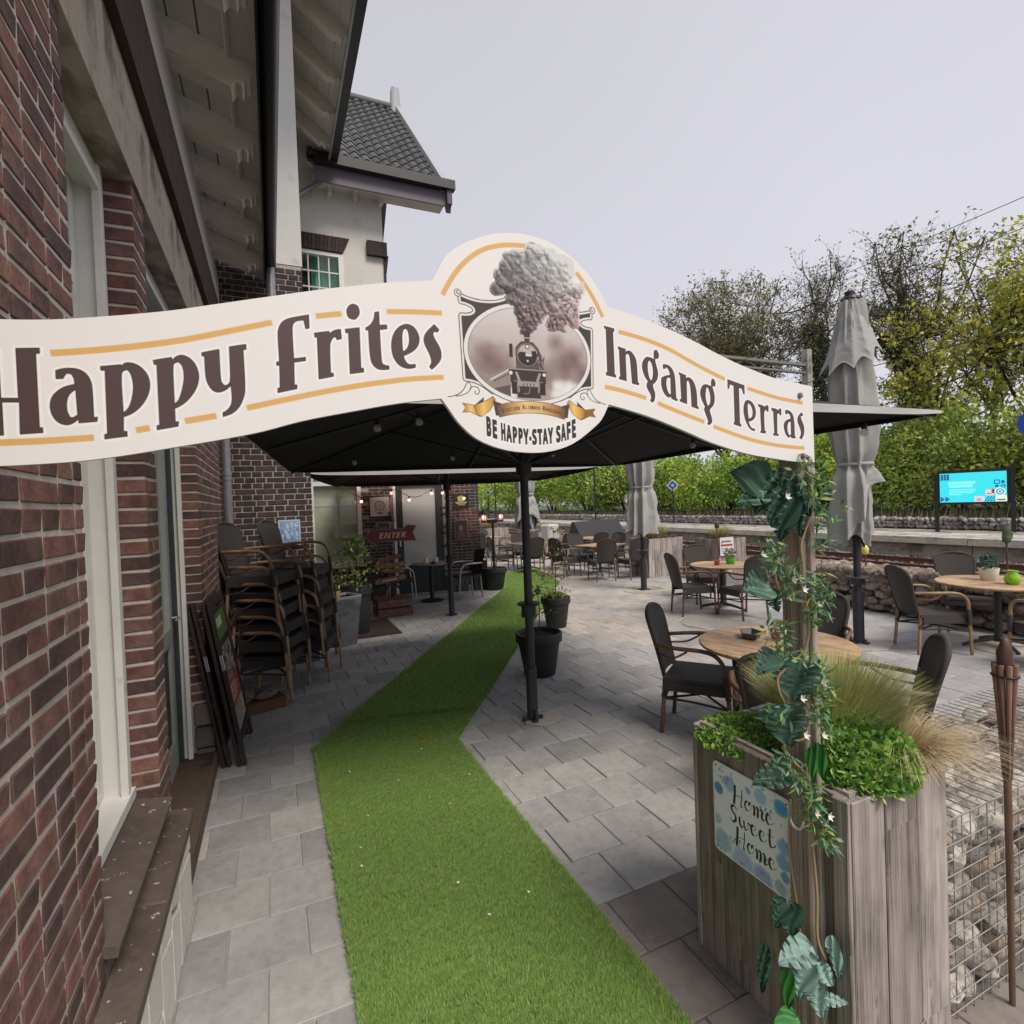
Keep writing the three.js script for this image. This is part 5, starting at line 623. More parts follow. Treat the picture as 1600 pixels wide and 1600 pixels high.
const STRAW = [[0.56, 0.45, 0.24], [0.48, 0.40, 0.19], [0.40, 0.38, 0.14], [0.30, 0.34, 0.10], [0.64, 0.53, 0.32], [0.25, 0.30, 0.08]];
const TUFT = [[0.50, 0.46, 0.20], [0.42, 0.42, 0.15], [0.36, 0.40, 0.12], [0.28, 0.35, 0.09], [0.60, 0.52, 0.28], [0.24, 0.32, 0.07]];
grassTuft('ornamental_grass', 'straw coloured grass tuft behind the herbs in the entrance planter', [1.83, 0.84, -1.30], 9000, 0.36, 0.42, TUFT, 6, 0.0018);
grassTuft('ornamental_grass', 'dry tan grass drooping over the right side of the entrance planter', [1.93, 0.86, -1.14], 1500, 0.22, 1.05, [[0.66, 0.52, 0.32], [0.58, 0.44, 0.25], [0.50, 0.40, 0.20]], 7);

// ================================================================== gabions
function rock(seed, flat = 0.8) { const g = mergeVertices(new THREE.IcosahedronGeometry(0.5, 1).deleteAttribute('uv').deleteAttribute('normal')), p = g.attributes.position, R = rng(seed), n = fbmTile(seed, 4, 2), v = V3();
  const cuts = []; for (let i = 0; i < 7; i++) cuts.push([rdir(R), 0.36 + R() * 0.14]);
  for (let i = 0; i < p.count; i++) { v.fromBufferAttribute(p, i); const k = 1 + (n((v.x + 1) * 0.5, (v.y + v.z + 2) * 0.35) - 0.5) * 0.5; v.multiplyScalar(k); for (const [d, h] of cuts) { const q = v.dot(d); if (q > h) v.addScaledVector(d, h - q); } p.setXYZ(i, v.x, v.y * flat, v.z); }
  let q = toCreasedNormals(g.toNonIndexed(), 0.75); return boxUV(q); }
const ROCKS = []; for (let i = 0; i < 9; i++) ROCKS.push(rock(100 + i));
const ROCKM = [[0.44, 0.41, 0.37], [0.56, 0.53, 0.48], [0.36, 0.335, 0.31], [0.46, 0.37, 0.29], [0.66, 0.63, 0.58], [0.30, 0.285, 0.275], [0.40, 0.33, 0.28]].map((c) => M(...c, { map: rep(T_STAIN, 1.3), bumpMap: rep(T_STONE_B, 2), bumpScale: 0.0015, roughness: 0.9 }));
function gabion(t, x0, x1, y0, y1, z0, z1, size, seed, cap, mats, faces) {   // stones packed against the visible faces, z0 front
  const R = rng(seed), list = [];
  const put = (x, y, z, s, flat) => list.push({ x, y, z, s, g: Math.floor(R() * 9), m: Math.floor(R() * mats.length), r: [R() * 0.7 - 0.35, R() * 6.28, R() * 0.7 - 0.35], fl: flat ?? 1 });
  for (const f of faces) {
    const step = size * 0.80, W = f === 'side' ? z0 - z1 : x1 - x0, Hh = f === 'top' ? z0 - z1 : y1 - y0;
    for (let a = step * 0.4; a < W; a += step) for (let b = step * 0.4; b < Hh; b += step * 0.86) for (let k = 0; k < 2; k++) { const s = size * (0.75 + R() * 0.65), da = (R() - 0.5) * step * 0.8, db = (R() - 0.5) * step * 0.6, dp = k ? size * 1.05 : size * 0.42 + R() * size * 0.16; const cl = (v, lo, hi) => Math.max(lo + s * 0.42, Math.min(hi - s * 0.42, v));
      if (f === 'front') put(cl(x0 + a + da, x0, x1), cl(y0 + b + db, y0, y1), z0 - Math.max(dp, s * 0.46), s); if (f === 'top') put(cl(x0 + a + da, x0, x1), y1 - Math.max(dp, s * 0.42), cl(z0 - b + db, z1, z0), s); if (f === 'side') put(x0 + Math.max(dp, s * 0.46), cl(y0 + b + db, y0, y1), cl(z0 - a + da, z1, z0), s); }
  }
  for (const s of list) s.d = inView(s.x, s.y, s.z, 1.05) ? distCam(s.x, s.y, s.z) / s.s : 1e6; list.sort((a, b) => a.d - b.d);
  const rest = mats.map(() => []); list.forEach((s, i) => { if (i < cap) { const o = obj('stone', ROCKS[s.g], mats[s.m], t, [s.x, s.y, s.z], s.r); o.scale.set(s.s * 1.08, s.s * 0.86, s.s); } else rest[s.m].push(move(ROCKS[s.g], s.x, s.y, s.z, ...s.r, [s.s * 1.08, s.s * 0.86, s.s])); });
  rest.forEach((gs, m) => gs.length && kindOf(obj('stone_fill', gs, mats[m], t), 'stuff'));
}
const wireM = M(0.36, 0.34, 0.32, { roughness: 0.5, metalness: 0.4 });
{
  const x0 = 1.995, x1 = 3.75, y1 = 0.685, z0 = -1.035, z1 = -1.60;
  const t = thing('gabion', 'wire gabion of pale flint stones right of the plank planter', 'gabion');
  gabion(t, x0 + 0.01, x1, 0.0, y1 - 0.012, z0 - 0.008, z1, 0.135, 5, 300, ROCKM, ['front', 'top']);
  obj('stone_core', box(x0 + 0.08, 0.02, z0 - 0.10, x1, y1 - 0.10, z1 + 0.02), M(0.07, 0.06, 0.055), t);
  const w = (a, b) => tube([a, b], 0.0021, 5, false);
  for (let y = 0.03; y < y1; y += 0.052) obj('wire', w([x0, y, z0], [x1, y, z0]), wireM, t); for (let x = x0; x < x1; x += 0.052) obj('wire', w([x, 0.0, z0 - 0.004], [x, y1, z0 - 0.004]), wireM, t);
  for (let z = z0; z > z1; z -= 0.052) obj('wire', w([x0, y1, z], [x1, y1, z]), wireM, t); for (let x = x0; x < x1; x += 0.052) obj('wire', w([x, y1 + 0.004, z0], [x, y1 + 0.004, z1]), wireM, t);
  obj('edge_wire', w([x0, y1 + 0.006, z0 + 0.003], [x1, y1 + 0.006, z0 + 0.003]), wireM, t);
}
{
  const t = thing('stone_gabion', 'low brown stone gabion wall between terrace and railway track', 'gabion');
  const inner = new THREE.Group(); 
  const mats = [[0.27, 0.22, 0.185], [0.34, 0.29, 0.245], [0.21, 0.175, 0.15], [0.44, 0.385, 0.335], [0.31, 0.23, 0.185]].map((c) => M(...c, { map: rep(T_STAIN, 0.9), bumpMap: S_STONE_B, bumpScale: 0.002 }));
  gabion(t, 8.0, 8.75, 0.0, 0.66, -1.2, -6.9, 0.165, 8, 300, mats, ['side', 'top']);
  gabion(t, 8.0, 8.75, 0.0, 0.66, -1.2, -6.9, 0.165, 9, 0, mats, ['front']);
  obj('stone_core', box(8.15, 0, -1.3, 8.7, 0.56, -6.8), M(0.06, 0.05, 0.045), t);
  for (const z of [-2.2, -3.2, -4.2, -5.2, -6.2]) obj('wire', tube([[7.99, 0, z], [7.99, 0.67, z]], 0.006, 5), wireM, t);
}
// ---------------------------------------------------------------- bamboo torch
function torch(label, x, z, h, tilt, s = 1) {
  const t = thing('bamboo_torch', label, 'garden torch', [x, 0, z], 0, 'bamboo garden torches'); t.rotation.z = tilt;
  obj('stake', tube([[0, 0, 0], [0.002, h * 0.35, 0], [0, h * 0.66, 0]], [0.0085 * s, 0.010 * s, 0.011 * s], 10), M(0.20, 0.115, 0.075, { map: rep(T_WOOD, 9, 2), roughness: 0.5 }), t);
  for (let k = 0; k < 8; k++) { const a = k / 8 * 2 * PI; obj('slat', tube([[Math.cos(a) * 0.009 * s, h * 0.62, Math.sin(a) * 0.009 * s], [Math.cos(a) * 0.017 * s, h * 0.78, Math.sin(a) * 0.017 * s], [Math.cos(a) * 0.027 * s, h * 0.93, Math.sin(a) * 0.027 * s]], [0.005 * s, 0.0065 * s, 0.0095 * s], 6), k % 2 ? M(0.30, 0.18, 0.13, { map: rep(T_WOOD, 9, 2) }) : M(0.24, 0.13, 0.09, { map: rep(T_WOOD, 9, 2) }), t); }
  obj('binding', new THREE.TorusGeometry(0.034 * s, 0.004 * s, 6, 20).rotateX(PI / 2).translate(0, h * 0.90, 0), MAT.black, t); obj('binding', new THREE.TorusGeometry(0.018 * s, 0.003 * s, 6, 16).rotateX(PI / 2).translate(0, h * 0.72, 0), MAT.black, t);
  obj('oil_can', lathe([[0, h * 0.9], [0.020 * s, h * 0.9], [0.022 * s, h * 0.965], [0.012 * s, h * 0.985], [0.010 * s, h], [0, h]].map(([a, b]) => [a, b]), 14), M(0.10, 0.05, 0.04, { roughness: 0.4 }), t); return t;
}
torch('bamboo garden torch standing before the pale stone gabion', 2.27, -0.985, 1.275, 0.0, 1.05);
// ================================================================== parasols
function parasol(label, c, half, rot, hem, apex, corners, bulbs, hemW = 0.034) {
  const t = thing('parasol', label, 'parasol', [c[0], 0, c[1]], rot);
  obj('pole', [tube([[0, 0.03, 0], [0, apex + 0.05, 0]], 0.034, 18)], MAT.iron, t);
  obj('pole_sleeve', cyl(0.046, 0.046, 0.42, 18, 0, 0.02, 0), MAT.iron, t); obj('pole_clamp', lathe([[0.03, 0.86], [0.062, 0.86], [0.062, 0.955], [0.095, 0.96], [0.095, 0.976], [0.03, 0.976]], 24), MAT.iron, t);
  obj('foot_bracket', [box(-0.085, 0.008, -0.02, 0.085, 0.03, 0.02), box(-0.02, 0.0085, -0.085, 0.02, 0.031, 0.085), move(box(-0.006, 0.03, 0.045, 0.006, 0.10, 0.085), 0, 0, 0), move(box(-0.006, 0.03, 0.045, 0.006, 0.10, 0.085), 0, 0, 0, 0, PI, 0)], MAT.iron, t);
  // canopy: four panels of black cloth sagging between ribs, pale band round the edge
  const N = 12, grid = (off) => { const p = [], uv = [], idx = []; for (let s = 0; s < 4; s++) { const a = s * PI / 2, A = [[-1, 1], [1, 1], [1, -1], [-1, -1]][s], B = [[1, 1], [1, -1], [-1, -1], [-1, 1]][s], base = p.length / 3; const ya = hem + (corners?.[s] ?? 0), yb = hem + (corners?.[(s + 1) % 4] ?? 0);
      for (let j = 0; j <= N; j++) for (let i = 0; i <= N; i++) { const r = j / N, u = i / N, x = (A[0] + (B[0] - A[0]) * u) * half * r, z = (A[1] + (B[1] - A[1]) * u) * half * r, edge = ya + (yb - ya) * u + Math.sin(u * PI) * 0.03; const y = apex + (edge - apex) * r - 4 * u * (1 - u) * r * (1 - r) * 0.10; p.push(x, y + off, z); uv.push(x, z); }
      for (let j = 0; j < N; j++) for (let i = 0; i < N; i++) { const q = base + j * (N + 1) + i; idx.push(q, q + N + 1, q + 1, q + 1, q + N + 1, q + N + 2); } }
    const g = new THREE.BufferGeometry(); g.setAttribute('position', new THREE.Float32BufferAttribute(p, 3)); g.setAttribute('uv', new THREE.Float32BufferAttribute(uv, 2)); g.setIndex(idx); g.computeVertexNormals(); return g; };
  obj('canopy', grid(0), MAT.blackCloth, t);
  // hem band
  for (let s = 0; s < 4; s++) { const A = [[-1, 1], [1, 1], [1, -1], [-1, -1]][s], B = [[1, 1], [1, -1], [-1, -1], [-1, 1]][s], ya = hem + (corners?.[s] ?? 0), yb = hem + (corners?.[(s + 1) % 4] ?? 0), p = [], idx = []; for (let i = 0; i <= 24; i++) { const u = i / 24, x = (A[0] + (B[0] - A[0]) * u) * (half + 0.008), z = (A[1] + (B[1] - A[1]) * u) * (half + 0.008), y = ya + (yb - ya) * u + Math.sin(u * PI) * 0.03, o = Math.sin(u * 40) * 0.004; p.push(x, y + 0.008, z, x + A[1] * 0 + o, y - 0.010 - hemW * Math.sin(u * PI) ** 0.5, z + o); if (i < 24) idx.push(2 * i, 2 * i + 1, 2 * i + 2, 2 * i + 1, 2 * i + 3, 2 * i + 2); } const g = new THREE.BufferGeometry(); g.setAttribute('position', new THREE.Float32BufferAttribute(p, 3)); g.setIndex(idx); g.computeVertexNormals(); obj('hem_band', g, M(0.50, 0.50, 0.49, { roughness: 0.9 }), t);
    const g2 = g.clone(); const q = g2.attributes.position; for (let i = 0; i < q.count; i++) { q.setX(i, q.getX(i) * 0.994); q.setZ(i, q.getZ(i) * 0.994); } obj('hem_band_inner', g2, MAT.blackCloth, t); }  // near-black copy of the hem band, just inside it
  obj('runner', cyl(0.065, 0.065, 0.16, 18, 0, hem - 0.22, 0), MAT.iron, t); obj('crown', cyl(0.07, 0.05, 0.12, 18, 0, apex - 0.07, 0), MAT.iron, t);
  const tips = []; for (let s = 0; s < 8; s++) { const c8 = s % 2 === 0, a = s * PI / 4 + PI / 4, r = c8 ? half * Math.SQRT2 : half, k = c8 ? [0, 3, 2, 1][s / 2] : 0; const A = V3(Math.sin(a) * r, 0, Math.cos(a) * r); const ci = A.x > 0.01 ? (A.z > 0.01 ? 1 : 2) : (A.z > 0.01 ? 0 : 3); const ye = hem + (c8 ? (corners?.[ci] ?? 0) : 0.02) - 0.02; const tip = V3(A.x * 0.995, ye, A.z * 0.995), top = V3(0, apex - 0.05, 0); obj('rib', tube([top, tip], 0.011, 6), MAT.iron, t); const m = top.clone().lerp(tip, 0.5); obj('strut', tube([[0, hem - 0.14, 0], m], 0.009, 6), MAT.iron, t); tips.push([tip, top]); }
  for (const [x, z, y] of bulbs ?? []) { obj('bulb_holder', cyl(0.017, 0.017, 0.035, 10, x, y, z), MAT.black, t); obj('bulb', new THREE.SphereGeometry(0.026, 12, 10).translate(x, y - 0.022, z), MP(0.85, 0.85, 0.85, { roughness: 0.08, transmission: 0.7, thickness: 0 }), t); }
  return t;
}
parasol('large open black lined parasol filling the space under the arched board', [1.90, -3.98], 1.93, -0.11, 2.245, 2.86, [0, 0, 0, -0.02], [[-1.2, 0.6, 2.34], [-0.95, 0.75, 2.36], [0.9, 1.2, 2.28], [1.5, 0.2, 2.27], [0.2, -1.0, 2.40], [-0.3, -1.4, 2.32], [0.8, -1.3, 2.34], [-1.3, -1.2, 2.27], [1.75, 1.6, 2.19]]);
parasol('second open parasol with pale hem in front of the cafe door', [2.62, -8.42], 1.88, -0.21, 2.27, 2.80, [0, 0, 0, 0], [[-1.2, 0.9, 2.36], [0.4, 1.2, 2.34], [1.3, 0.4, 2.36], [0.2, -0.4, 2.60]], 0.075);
function closedParasol(label, c, y0, y1, r, turn, seed, fall) {
  const t = thing('closed_parasol', label, 'parasol', [c[0], 0, c[1]], turn, 'folded grey parasols');
  obj('pole', tube([[0, 0.02, 0], [0, y1 - 0.02, 0]], 0.040, 16), MAT.iron, t); obj('pole_sleeve', cyl(0.058, 0.058, 0.62, 18, 0, 0.01, 0), MAT.iron, t); obj('pole_clamp', lathe([[0.03, 0.70], [0.076, 0.70], [0.076, 0.77], [0.125, 0.776], [0.125, 0.79], [0.03, 0.79]], 24), MAT.iron, t);
  obj('foot_bracket', [box(-0.11, 0.008, -0.025, 0.11, 0.03, 0.025), box(-0.025, 0.0085, -0.11, 0.025, 0.031, 0.11)], MAT.iron, t);
  const R = rng(seed), ph = [R() * 6, R() * 6, R() * 6, R() * 6], n = 96, rows = 64;
  const skirt = (name, f, yb, yt, m) => { const p = [], uv = [], idx = []; for (let j = 0; j <= rows; j++) for (let i = 0; i <= n; i++) { const v = j / rows, a = i / n * 2 * PI, [rr, dy] = f(a, v); p.push(Math.cos(a) * rr, yb + (yt - yb) * v + dy, Math.sin(a) * rr); uv.push(a * r, (yt - yb) * v); } for (let j = 0; j < rows; j++) for (let i = 0; i < n; i++) { const q = j * (n + 1) + i; idx.push(q, q + n + 1, q + 1, q + 1, q + n + 1, q + n + 2); } const g = new THREE.BufferGeometry(); g.setAttribute('position', new THREE.Float32BufferAttribute(p, 3)); g.setAttribute('uv', new THREE.Float32BufferAttribute(uv, 2)); g.setIndex(idx); g.computeVertexNormals(); return obj(name, g, m, t); };
  const K = 9, ridge = []; for (let i = 0; i < K; i++) ridge.push((i + (R() - 0.5) * 0.75) / K * 2 * PI); const amp = ridge.map(() => 0.3 + R() * 0.75), drift = ridge.map(() => (R() - 0.5) * 1.1);
  const folds = (a, v) => { let best = 0; for (let i = 0; i < K; i++) { const p = ridge[i] + drift[i] * (v - 0.5) * 0.6, q = ridge[(i + 1) % K] + (i === K - 1 ? 2 * PI : 0) + drift[(i + 1) % K] * (v - 0.5) * 0.6; let x = a; while (x < p) x += 2 * PI; while (x >= p + 2 * PI) x -= 2 * PI; if (x < q) { const u = (x - p) / (q - p); best = 1 - amp[i] * Math.pow(Math.sin(PI * u), 0.75); break; } } return best; };
  const H = y1 - y0, tie = 0.34, wr = fbmTile(seed, 8, 3), wrinkle = (a, v, k) => (wr(a / (2 * PI) % 1, v * 0.9 % 1) - 0.5) * k;
  const hemLift = (a) => Math.pow(0.5 + 0.5 * Math.cos(a - (fall > 0.7 ? 0.75 : ph[0])), 1.4);
  skirt('folded_canopy', (a, v) => { const w = (v - tie) / 0.035, waist = Math.exp(-w * w) * 0.30; let k = v < tie ? 0.80 + 0.26 * Math.pow(1 - v / tie, 0.8) : 0.80 + 0.16 * Math.sin(Math.min(1, (v - tie) / 0.40) * PI * 0.5); if (v > 0.55) k -= (v - 0.55) / 0.45 * 0.52; const rr = r * Math.max(0.2, k * (0.50 + 0.50 * folds(a, v)) - waist * 0.5 + wrinkle(a, v, 0.30)); const rag = v < tie ? (1 - v / tie) : 0; return [rr, Math.pow(rag, 1.3) * (fall * hemLift(a) + 0.10 * (1 - folds(a, 0)))]; }, y0, y1 - 0.06, MAT.cloth);
  skirt('canopy_inside', (a, v) => [r * 0.62 * (0.50 + 0.5 * folds(a + 0.6, v)) + wrinkle(a, v, 0.04), 0.07 * Math.sin(a * 3)], y0 + 0.12, y0 + H * 0.36, MAT.cloth);
  skirt('vent_cap', (a, v) => [r * (1.06 - 0.78 * Math.pow(v, 0.8)) * (0.74 + 0.34 * folds(a + 0.35, v * 0.4)) + wrinkle(a, v, 0.03), (1 - v) * (0.20 * (1 - folds(a + 0.35, 0)) - 0.05 + 0.10 * Math.sin(a + ph[2]))], y1 - H * 0.27, y1 - 0.03, MAT.cloth);
  obj('tie_strap', (() => { const g = new THREE.TorusGeometry(r * 0.60, 0.010, 6, 40); g.scale(1, 1, 2.0); g.rotateX(PI / 2); g.translate(0, y0 + H * tie, 0); return g; })(), M(0.40, 0.40, 0.39), t);
  obj('crown', [cyl(0.10, 0.085, 0.03, 20, 0, y1 - 0.035, 0), cyl(0.05, 0.05, 0.07, 14, 0, y1 - 0.01, 0), box(-0.05, y1 + 0.0, -0.03, 0.06, y1 + 0.055, 0.03)], MAT.black, t);
  for (let k = 0; k < 4; k++) obj('folded_rib', tube([[Math.cos(k * 1.57 + 0.4) * 0.09, y0 + 0.03 + 0.05 * k, Math.sin(k * 1.57 + 0.4) * 0.09], [Math.cos(k * 1.57 + 0.4) * 0.06, y1 - 0.2, Math.sin(k * 1.57 + 0.4) * 0.06]], 0.012, 6), MAT.iron, t);
  obj('crank_knob', new THREE.SphereGeometry(0.03, 14, 10).translate(-0.02, y0 + 0.25, 0.06), MAT.iron, t);
}
closedParasol('tall folded grey parasol standing right of the timber post', [6.25, -4.09], 1.10, 4.06, 0.31, 0.0, 4, 0.85);
closedParasol('folded grey parasol behind the round table with green pot', [6.6, -8.54], 1.05, 3.9, 0.34, 2.2, 9, 0.5);
closedParasol('farthest folded grey parasol, partly behind the black parasol pole', [6.0, -12.5], 1.05, 3.9, 0.34, 1.0, 14, 0.4);

// ================================================================== chairs and tables
const chairGeo = (() => {
  const hw = 0.235, sh = 0.44, G = {};
  const rail = (a, r, m = 8, sub = 5) => tube(a, r, m, true, sub);
  // seat: shallow padded weave
  G.seat = (() => { const g = new THREE.BoxGeometry(0.47, 0.05, 0.46, 10, 2, 10), p = g.attributes.position; for (let i = 0; i < p.count; i++) { const x = p.getX(i) / 0.235, z = p.getZ(i) / 0.23, e = Math.max(Math.abs(x), Math.abs(z)); p.setY(i, p.getY(i) * (1 - 0.35 * Math.pow(e, 8)) - 0.018 * (1 - x * x) * (1 - z * z)); } g.computeVertexNormals(); g.translate(0, sh - 0.02, 0.02); return boxUV(g); })();
  G.apron = merge([box(-hw, sh - 0.10, 0.225, hw, sh - 0.035, 0.245), box(-hw - 0.006, sh - 0.10, -0.19, -hw + 0.012, sh - 0.035, 0.224), box(hw - 0.012, sh - 0.10, -0.19, hw + 0.006, sh - 0.035, 0.224)]);
  const bz = (y) => -0.20 - (y - sh) * 0.24;
  G.back = (() => { const nx = 14, ny = 12, p = [], uv = [], idx = []; for (let j = 0; j <= ny; j++) for (let i = 0; i <= nx; i++) { const u = i / nx * 2 - 1, v = j / ny, w = 0.165 + 0.048 * v, top = 0.925 - 0.055 * Math.pow(Math.abs(u), 2.6), y = sh + 0.0 + (top - sh) * v; p.push(u * w, y, bz(y) - 0.03 * (1 - u * u)); uv.push(u * w, y); } for (let j = 0; j < ny; j++) for (let i = 0; i < nx; i++) { const q = j * (nx + 1) + i; idx.push(q, q + 1, q + nx + 1, q + 1, q + nx + 2, q + nx + 1); } const g = new THREE.BufferGeometry(); g.setAttribute('position', new THREE.Float32BufferAttribute(p, 3)); g.setAttribute('uv', new THREE.Float32BufferAttribute(uv, 2)); g.setIndex(idx); g.computeVertexNormals(); const g2 = g.clone(); g2.translate(0, 0, -0.02); return merge([g, g2]); })();
  G.backFrame = rail([[-0.172, sh - 0.02, bz(sh) - 0.01], [-0.193, 0.65, bz(0.65) - 0.01], [-0.213, 0.83, bz(0.84) - 0.01], [-0.185, 0.892, bz(0.895) - 0.02], [0, 0.938, bz(0.94) - 0.035], [0.185, 0.892, bz(0.895) - 0.02], [0.213, 0.83, bz(0.84) - 0.01], [0.193, 0.65, bz(0.65) - 0.01], [0.172, sh - 0.02, bz(sh) - 0.01]], 0.0165, 8, 4);
  G.arm = (s) => rail([[s * 0.197, 0.665, bz(0.665) + 0.0], [s * 0.262, 0.672, -0.08], [s * 0.272, 0.672, 0.08], [s * 0.272, 0.650, 0.17], [s * 0.268, 0.59, 0.225], [s * 0.258, 0.47, 0.245], [s * 0.25, 0.24, 0.262], [s * 0.248, 0.0, 0.272]], [0.0155, 0.016, 0.016, 0.016, 0.016, 0.016, 0.0155, 0.0155], 8, 4);
  G.rearLeg = (s) => rail([[s * 0.205, sh, bz(sh)], [s * 0.21, 0.22, -0.215], [s * 0.215, 0, -0.235]], 0.0165, 8, 3);
  G.wrap = (s) => tube([[s * 0.26, 0.50, 0.243], [s * 0.252, 0.33, 0.257]], 0.0215, 8); G.wrapRear = (s) => tube([[s * 0.207, 0.34, bz(0.40)], [s * 0.209, 0.28, -0.213]], 0.021, 8);
  G.stretchers = merge([rail([[-0.208, 0.27, -0.213], [0, 0.262, 0.02], [0.25, 0.255, 0.255]], 0.0095, 6, 4), rail([[0.208, 0.27, -0.213], [0, 0.282, 0.02], [-0.25, 0.255, 0.255]], 0.0095, 6, 4), rail([[-0.209, 0.27, -0.213], [-0.232, 0.275, 0], [-0.25, 0.255, 0.255]], 0.009, 6, 4), rail([[0.209, 0.27, -0.213], [0.232, 0.275, 0], [0.25, 0.255, 0.255]], 0.009, 6, 4)]);
  G.brace = (s) => rail([[s * 0.19, 0.60, bz(0.58)], [s * 0.262, 0.60, -0.12], [s * 0.268, 0.655, -0.02]], 0.008, 6, 4); G.braceLow = (s) => rail([[s * 0.21, 0.30, -0.21], [s * 0.222, 0.37, -0.13], [s * 0.225, 0.385, -0.03]], 0.008, 6, 4);
  const both = {}; for (const k of ['arm', 'rearLeg', 'wrap', 'wrapRear', 'brace', 'braceLow']) both[k] = [-1, 1].map(G[k]); Object.assign(G, both); return G;
})();
function makeChair(label, x, z, turn, o = {}) {
  const t = thing(o.name ?? 'armchair', label, 'chair', [x, o.y ?? 0, z], turn, o.group ?? 'dark woven terrace armchairs'), bam = o.bam ?? MAT.bamboo, dark = MAT.wicker;
  obj('seat', chairGeo.seat, dark, t); obj('backrest', chairGeo.back, dark, t); obj('back_frame', chairGeo.backFrame, dark, t); obj('apron', chairGeo.apron, dark, t);
  for (const k of [0, 1]) { obj('arm', chairGeo.arm[k], bam, t); obj('leg', chairGeo.rearLeg[k], bam, t); obj('cane_wrap', chairGeo.wrap[k], dark, t); obj('cane_wrap', chairGeo.wrapRear[k], dark, t); obj('brace', chairGeo.braceLow[k], dark, t); obj('brace', chairGeo.brace[k], o.far ? dark : MAT.bamboo, t); }
  obj('stretcher', chairGeo.stretchers, MAT.wicker, t); return t;
}
const face = (dx, dz) => Math.atan2(dx, dz);
function roundTable(label, x, z, r, h, seed) {
  const t = thing('round_table', label, 'table', [x, 0, z], seed, 'round terrace tables');
  obj('tabletop', boxUV(lathe([[0, h - 0.028], [r - 0.01, h - 0.028], [r, h - 0.018], [r, h - 0.006], [r - 0.006, h], [0, h]], 48)), MAT.table, t);
  obj('column', [cyl(0.035, 0.035, h - 0.12, 16, 0, 0.09, 0), cyl(0.05, 0.05, 0.05, 16, 0, 0.07, 0), box(-0.16, h - 0.05, -0.02, 0.16, h - 0.0285, 0.02), box(-0.02, h - 0.051, -0.16, 0.02, h - 0.0287, 0.16)], MAT.charcoal, t);
  for (let k = 0; k < 4; k++) { const a = k * PI / 2 + 0.4; obj('foot', tube([[Math.cos(a) * 0.03, 0.10, Math.sin(a) * 0.03], [Math.cos(a) * 0.2, 0.065, Math.sin(a) * 0.2], [Math.cos(a) * 0.34, 0.022, Math.sin(a) * 0.34]], [0.024, 0.020, 0.018], 8, true, 3), MAT.charcoal, t); }
}
function squareTable(label, x, z, w, d, turn, h = 0.73) {
  const t = thing('square_table', label, 'table', [x, 0, z], turn, 'wooden square terrace tables');
  for (let i = 0; i < 5; i++) obj('top_board', move(cbox(w, 0.028, d / 5 - 0.004, 0.003, 0.001, i), 0, h - 0.014, -d / 2 + (i + 0.5) * d / 5), i % 2 ? MAT.table : MAT.tableEdge, t);
  obj('column', [cyl(0.035, 0.035, h - 0.12, 14, 0, 0.09, 0), box(-0.2, h - 0.05, -0.2, 0.2, h - 0.029, 0.2)], MAT.charcoal, t);
  for (let k = 0; k < 4; k++) { const a = k * PI / 2 + 0.7; obj('foot', tube([[0, 0.10, 0], [Math.cos(a) * 0.2, 0.06, Math.sin(a) * 0.2], [Math.cos(a) * 0.32, 0.02, Math.sin(a) * 0.32]], 0.02, 8), MAT.charcoal, t); }
}
roundTable('round wooden table nearest, behind the garlanded post', 3.26, -2.74, 0.52, 0.73, 0.2);
roundTable('round wooden table with green pot at the middle of the terrace', 6.42, -6.35, 0.47, 0.72, 0.9);
roundTable('round wooden table at the right edge with cream plant pot', 7.30, -3.22, 0.55, 0.73, 1.3);
const near = { bam: MAT.bamboo };
makeChair('woven armchair left of the nearest round table, showing two brown legs', 2.97, -3.22, face(0.6, 0.8), near);
makeChair('woven armchair right of the nearest table, its back behind straw grass', 3.26, -2.06, face(-0.62, -0.78), near);
makeChair('woven armchair on the near side of nearest table, hidden by the garland', 2.72, -2.26, face(0.75, -0.66), near);
makeChair('woven armchair on the far side of nearest table, just right of the post', 4.02, -3.02, face(-0.85, 0.4), near);
makeChair('woven armchair left of the round table with green pot', 5.85, -6.42, face(0.92, 0.30), { far: 1 });
makeChair('woven armchair seen from behind at the round table with green pot', 6.27, -5.78, face(0.15, -1), { far: 1 });
makeChair('woven armchair on the far side of round table with green pot', 6.72, -7.05, face(-0.35, 0.95), { far: 1 });
const pale = { bam: MAT.bambooPale };
makeChair('armchair with yellow cane arms left of the right edge table', 6.62, -3.55, face(0.85, 0.5), pale);
makeChair('armchair facing the camera behind the right edge table', 7.95, -3.85, face(-0.72, 0.68), pale);
makeChair('armchair cut by the right picture edge, beside the bamboo torch', 6.82, -2.52, face(0.40, -0.9), pale);
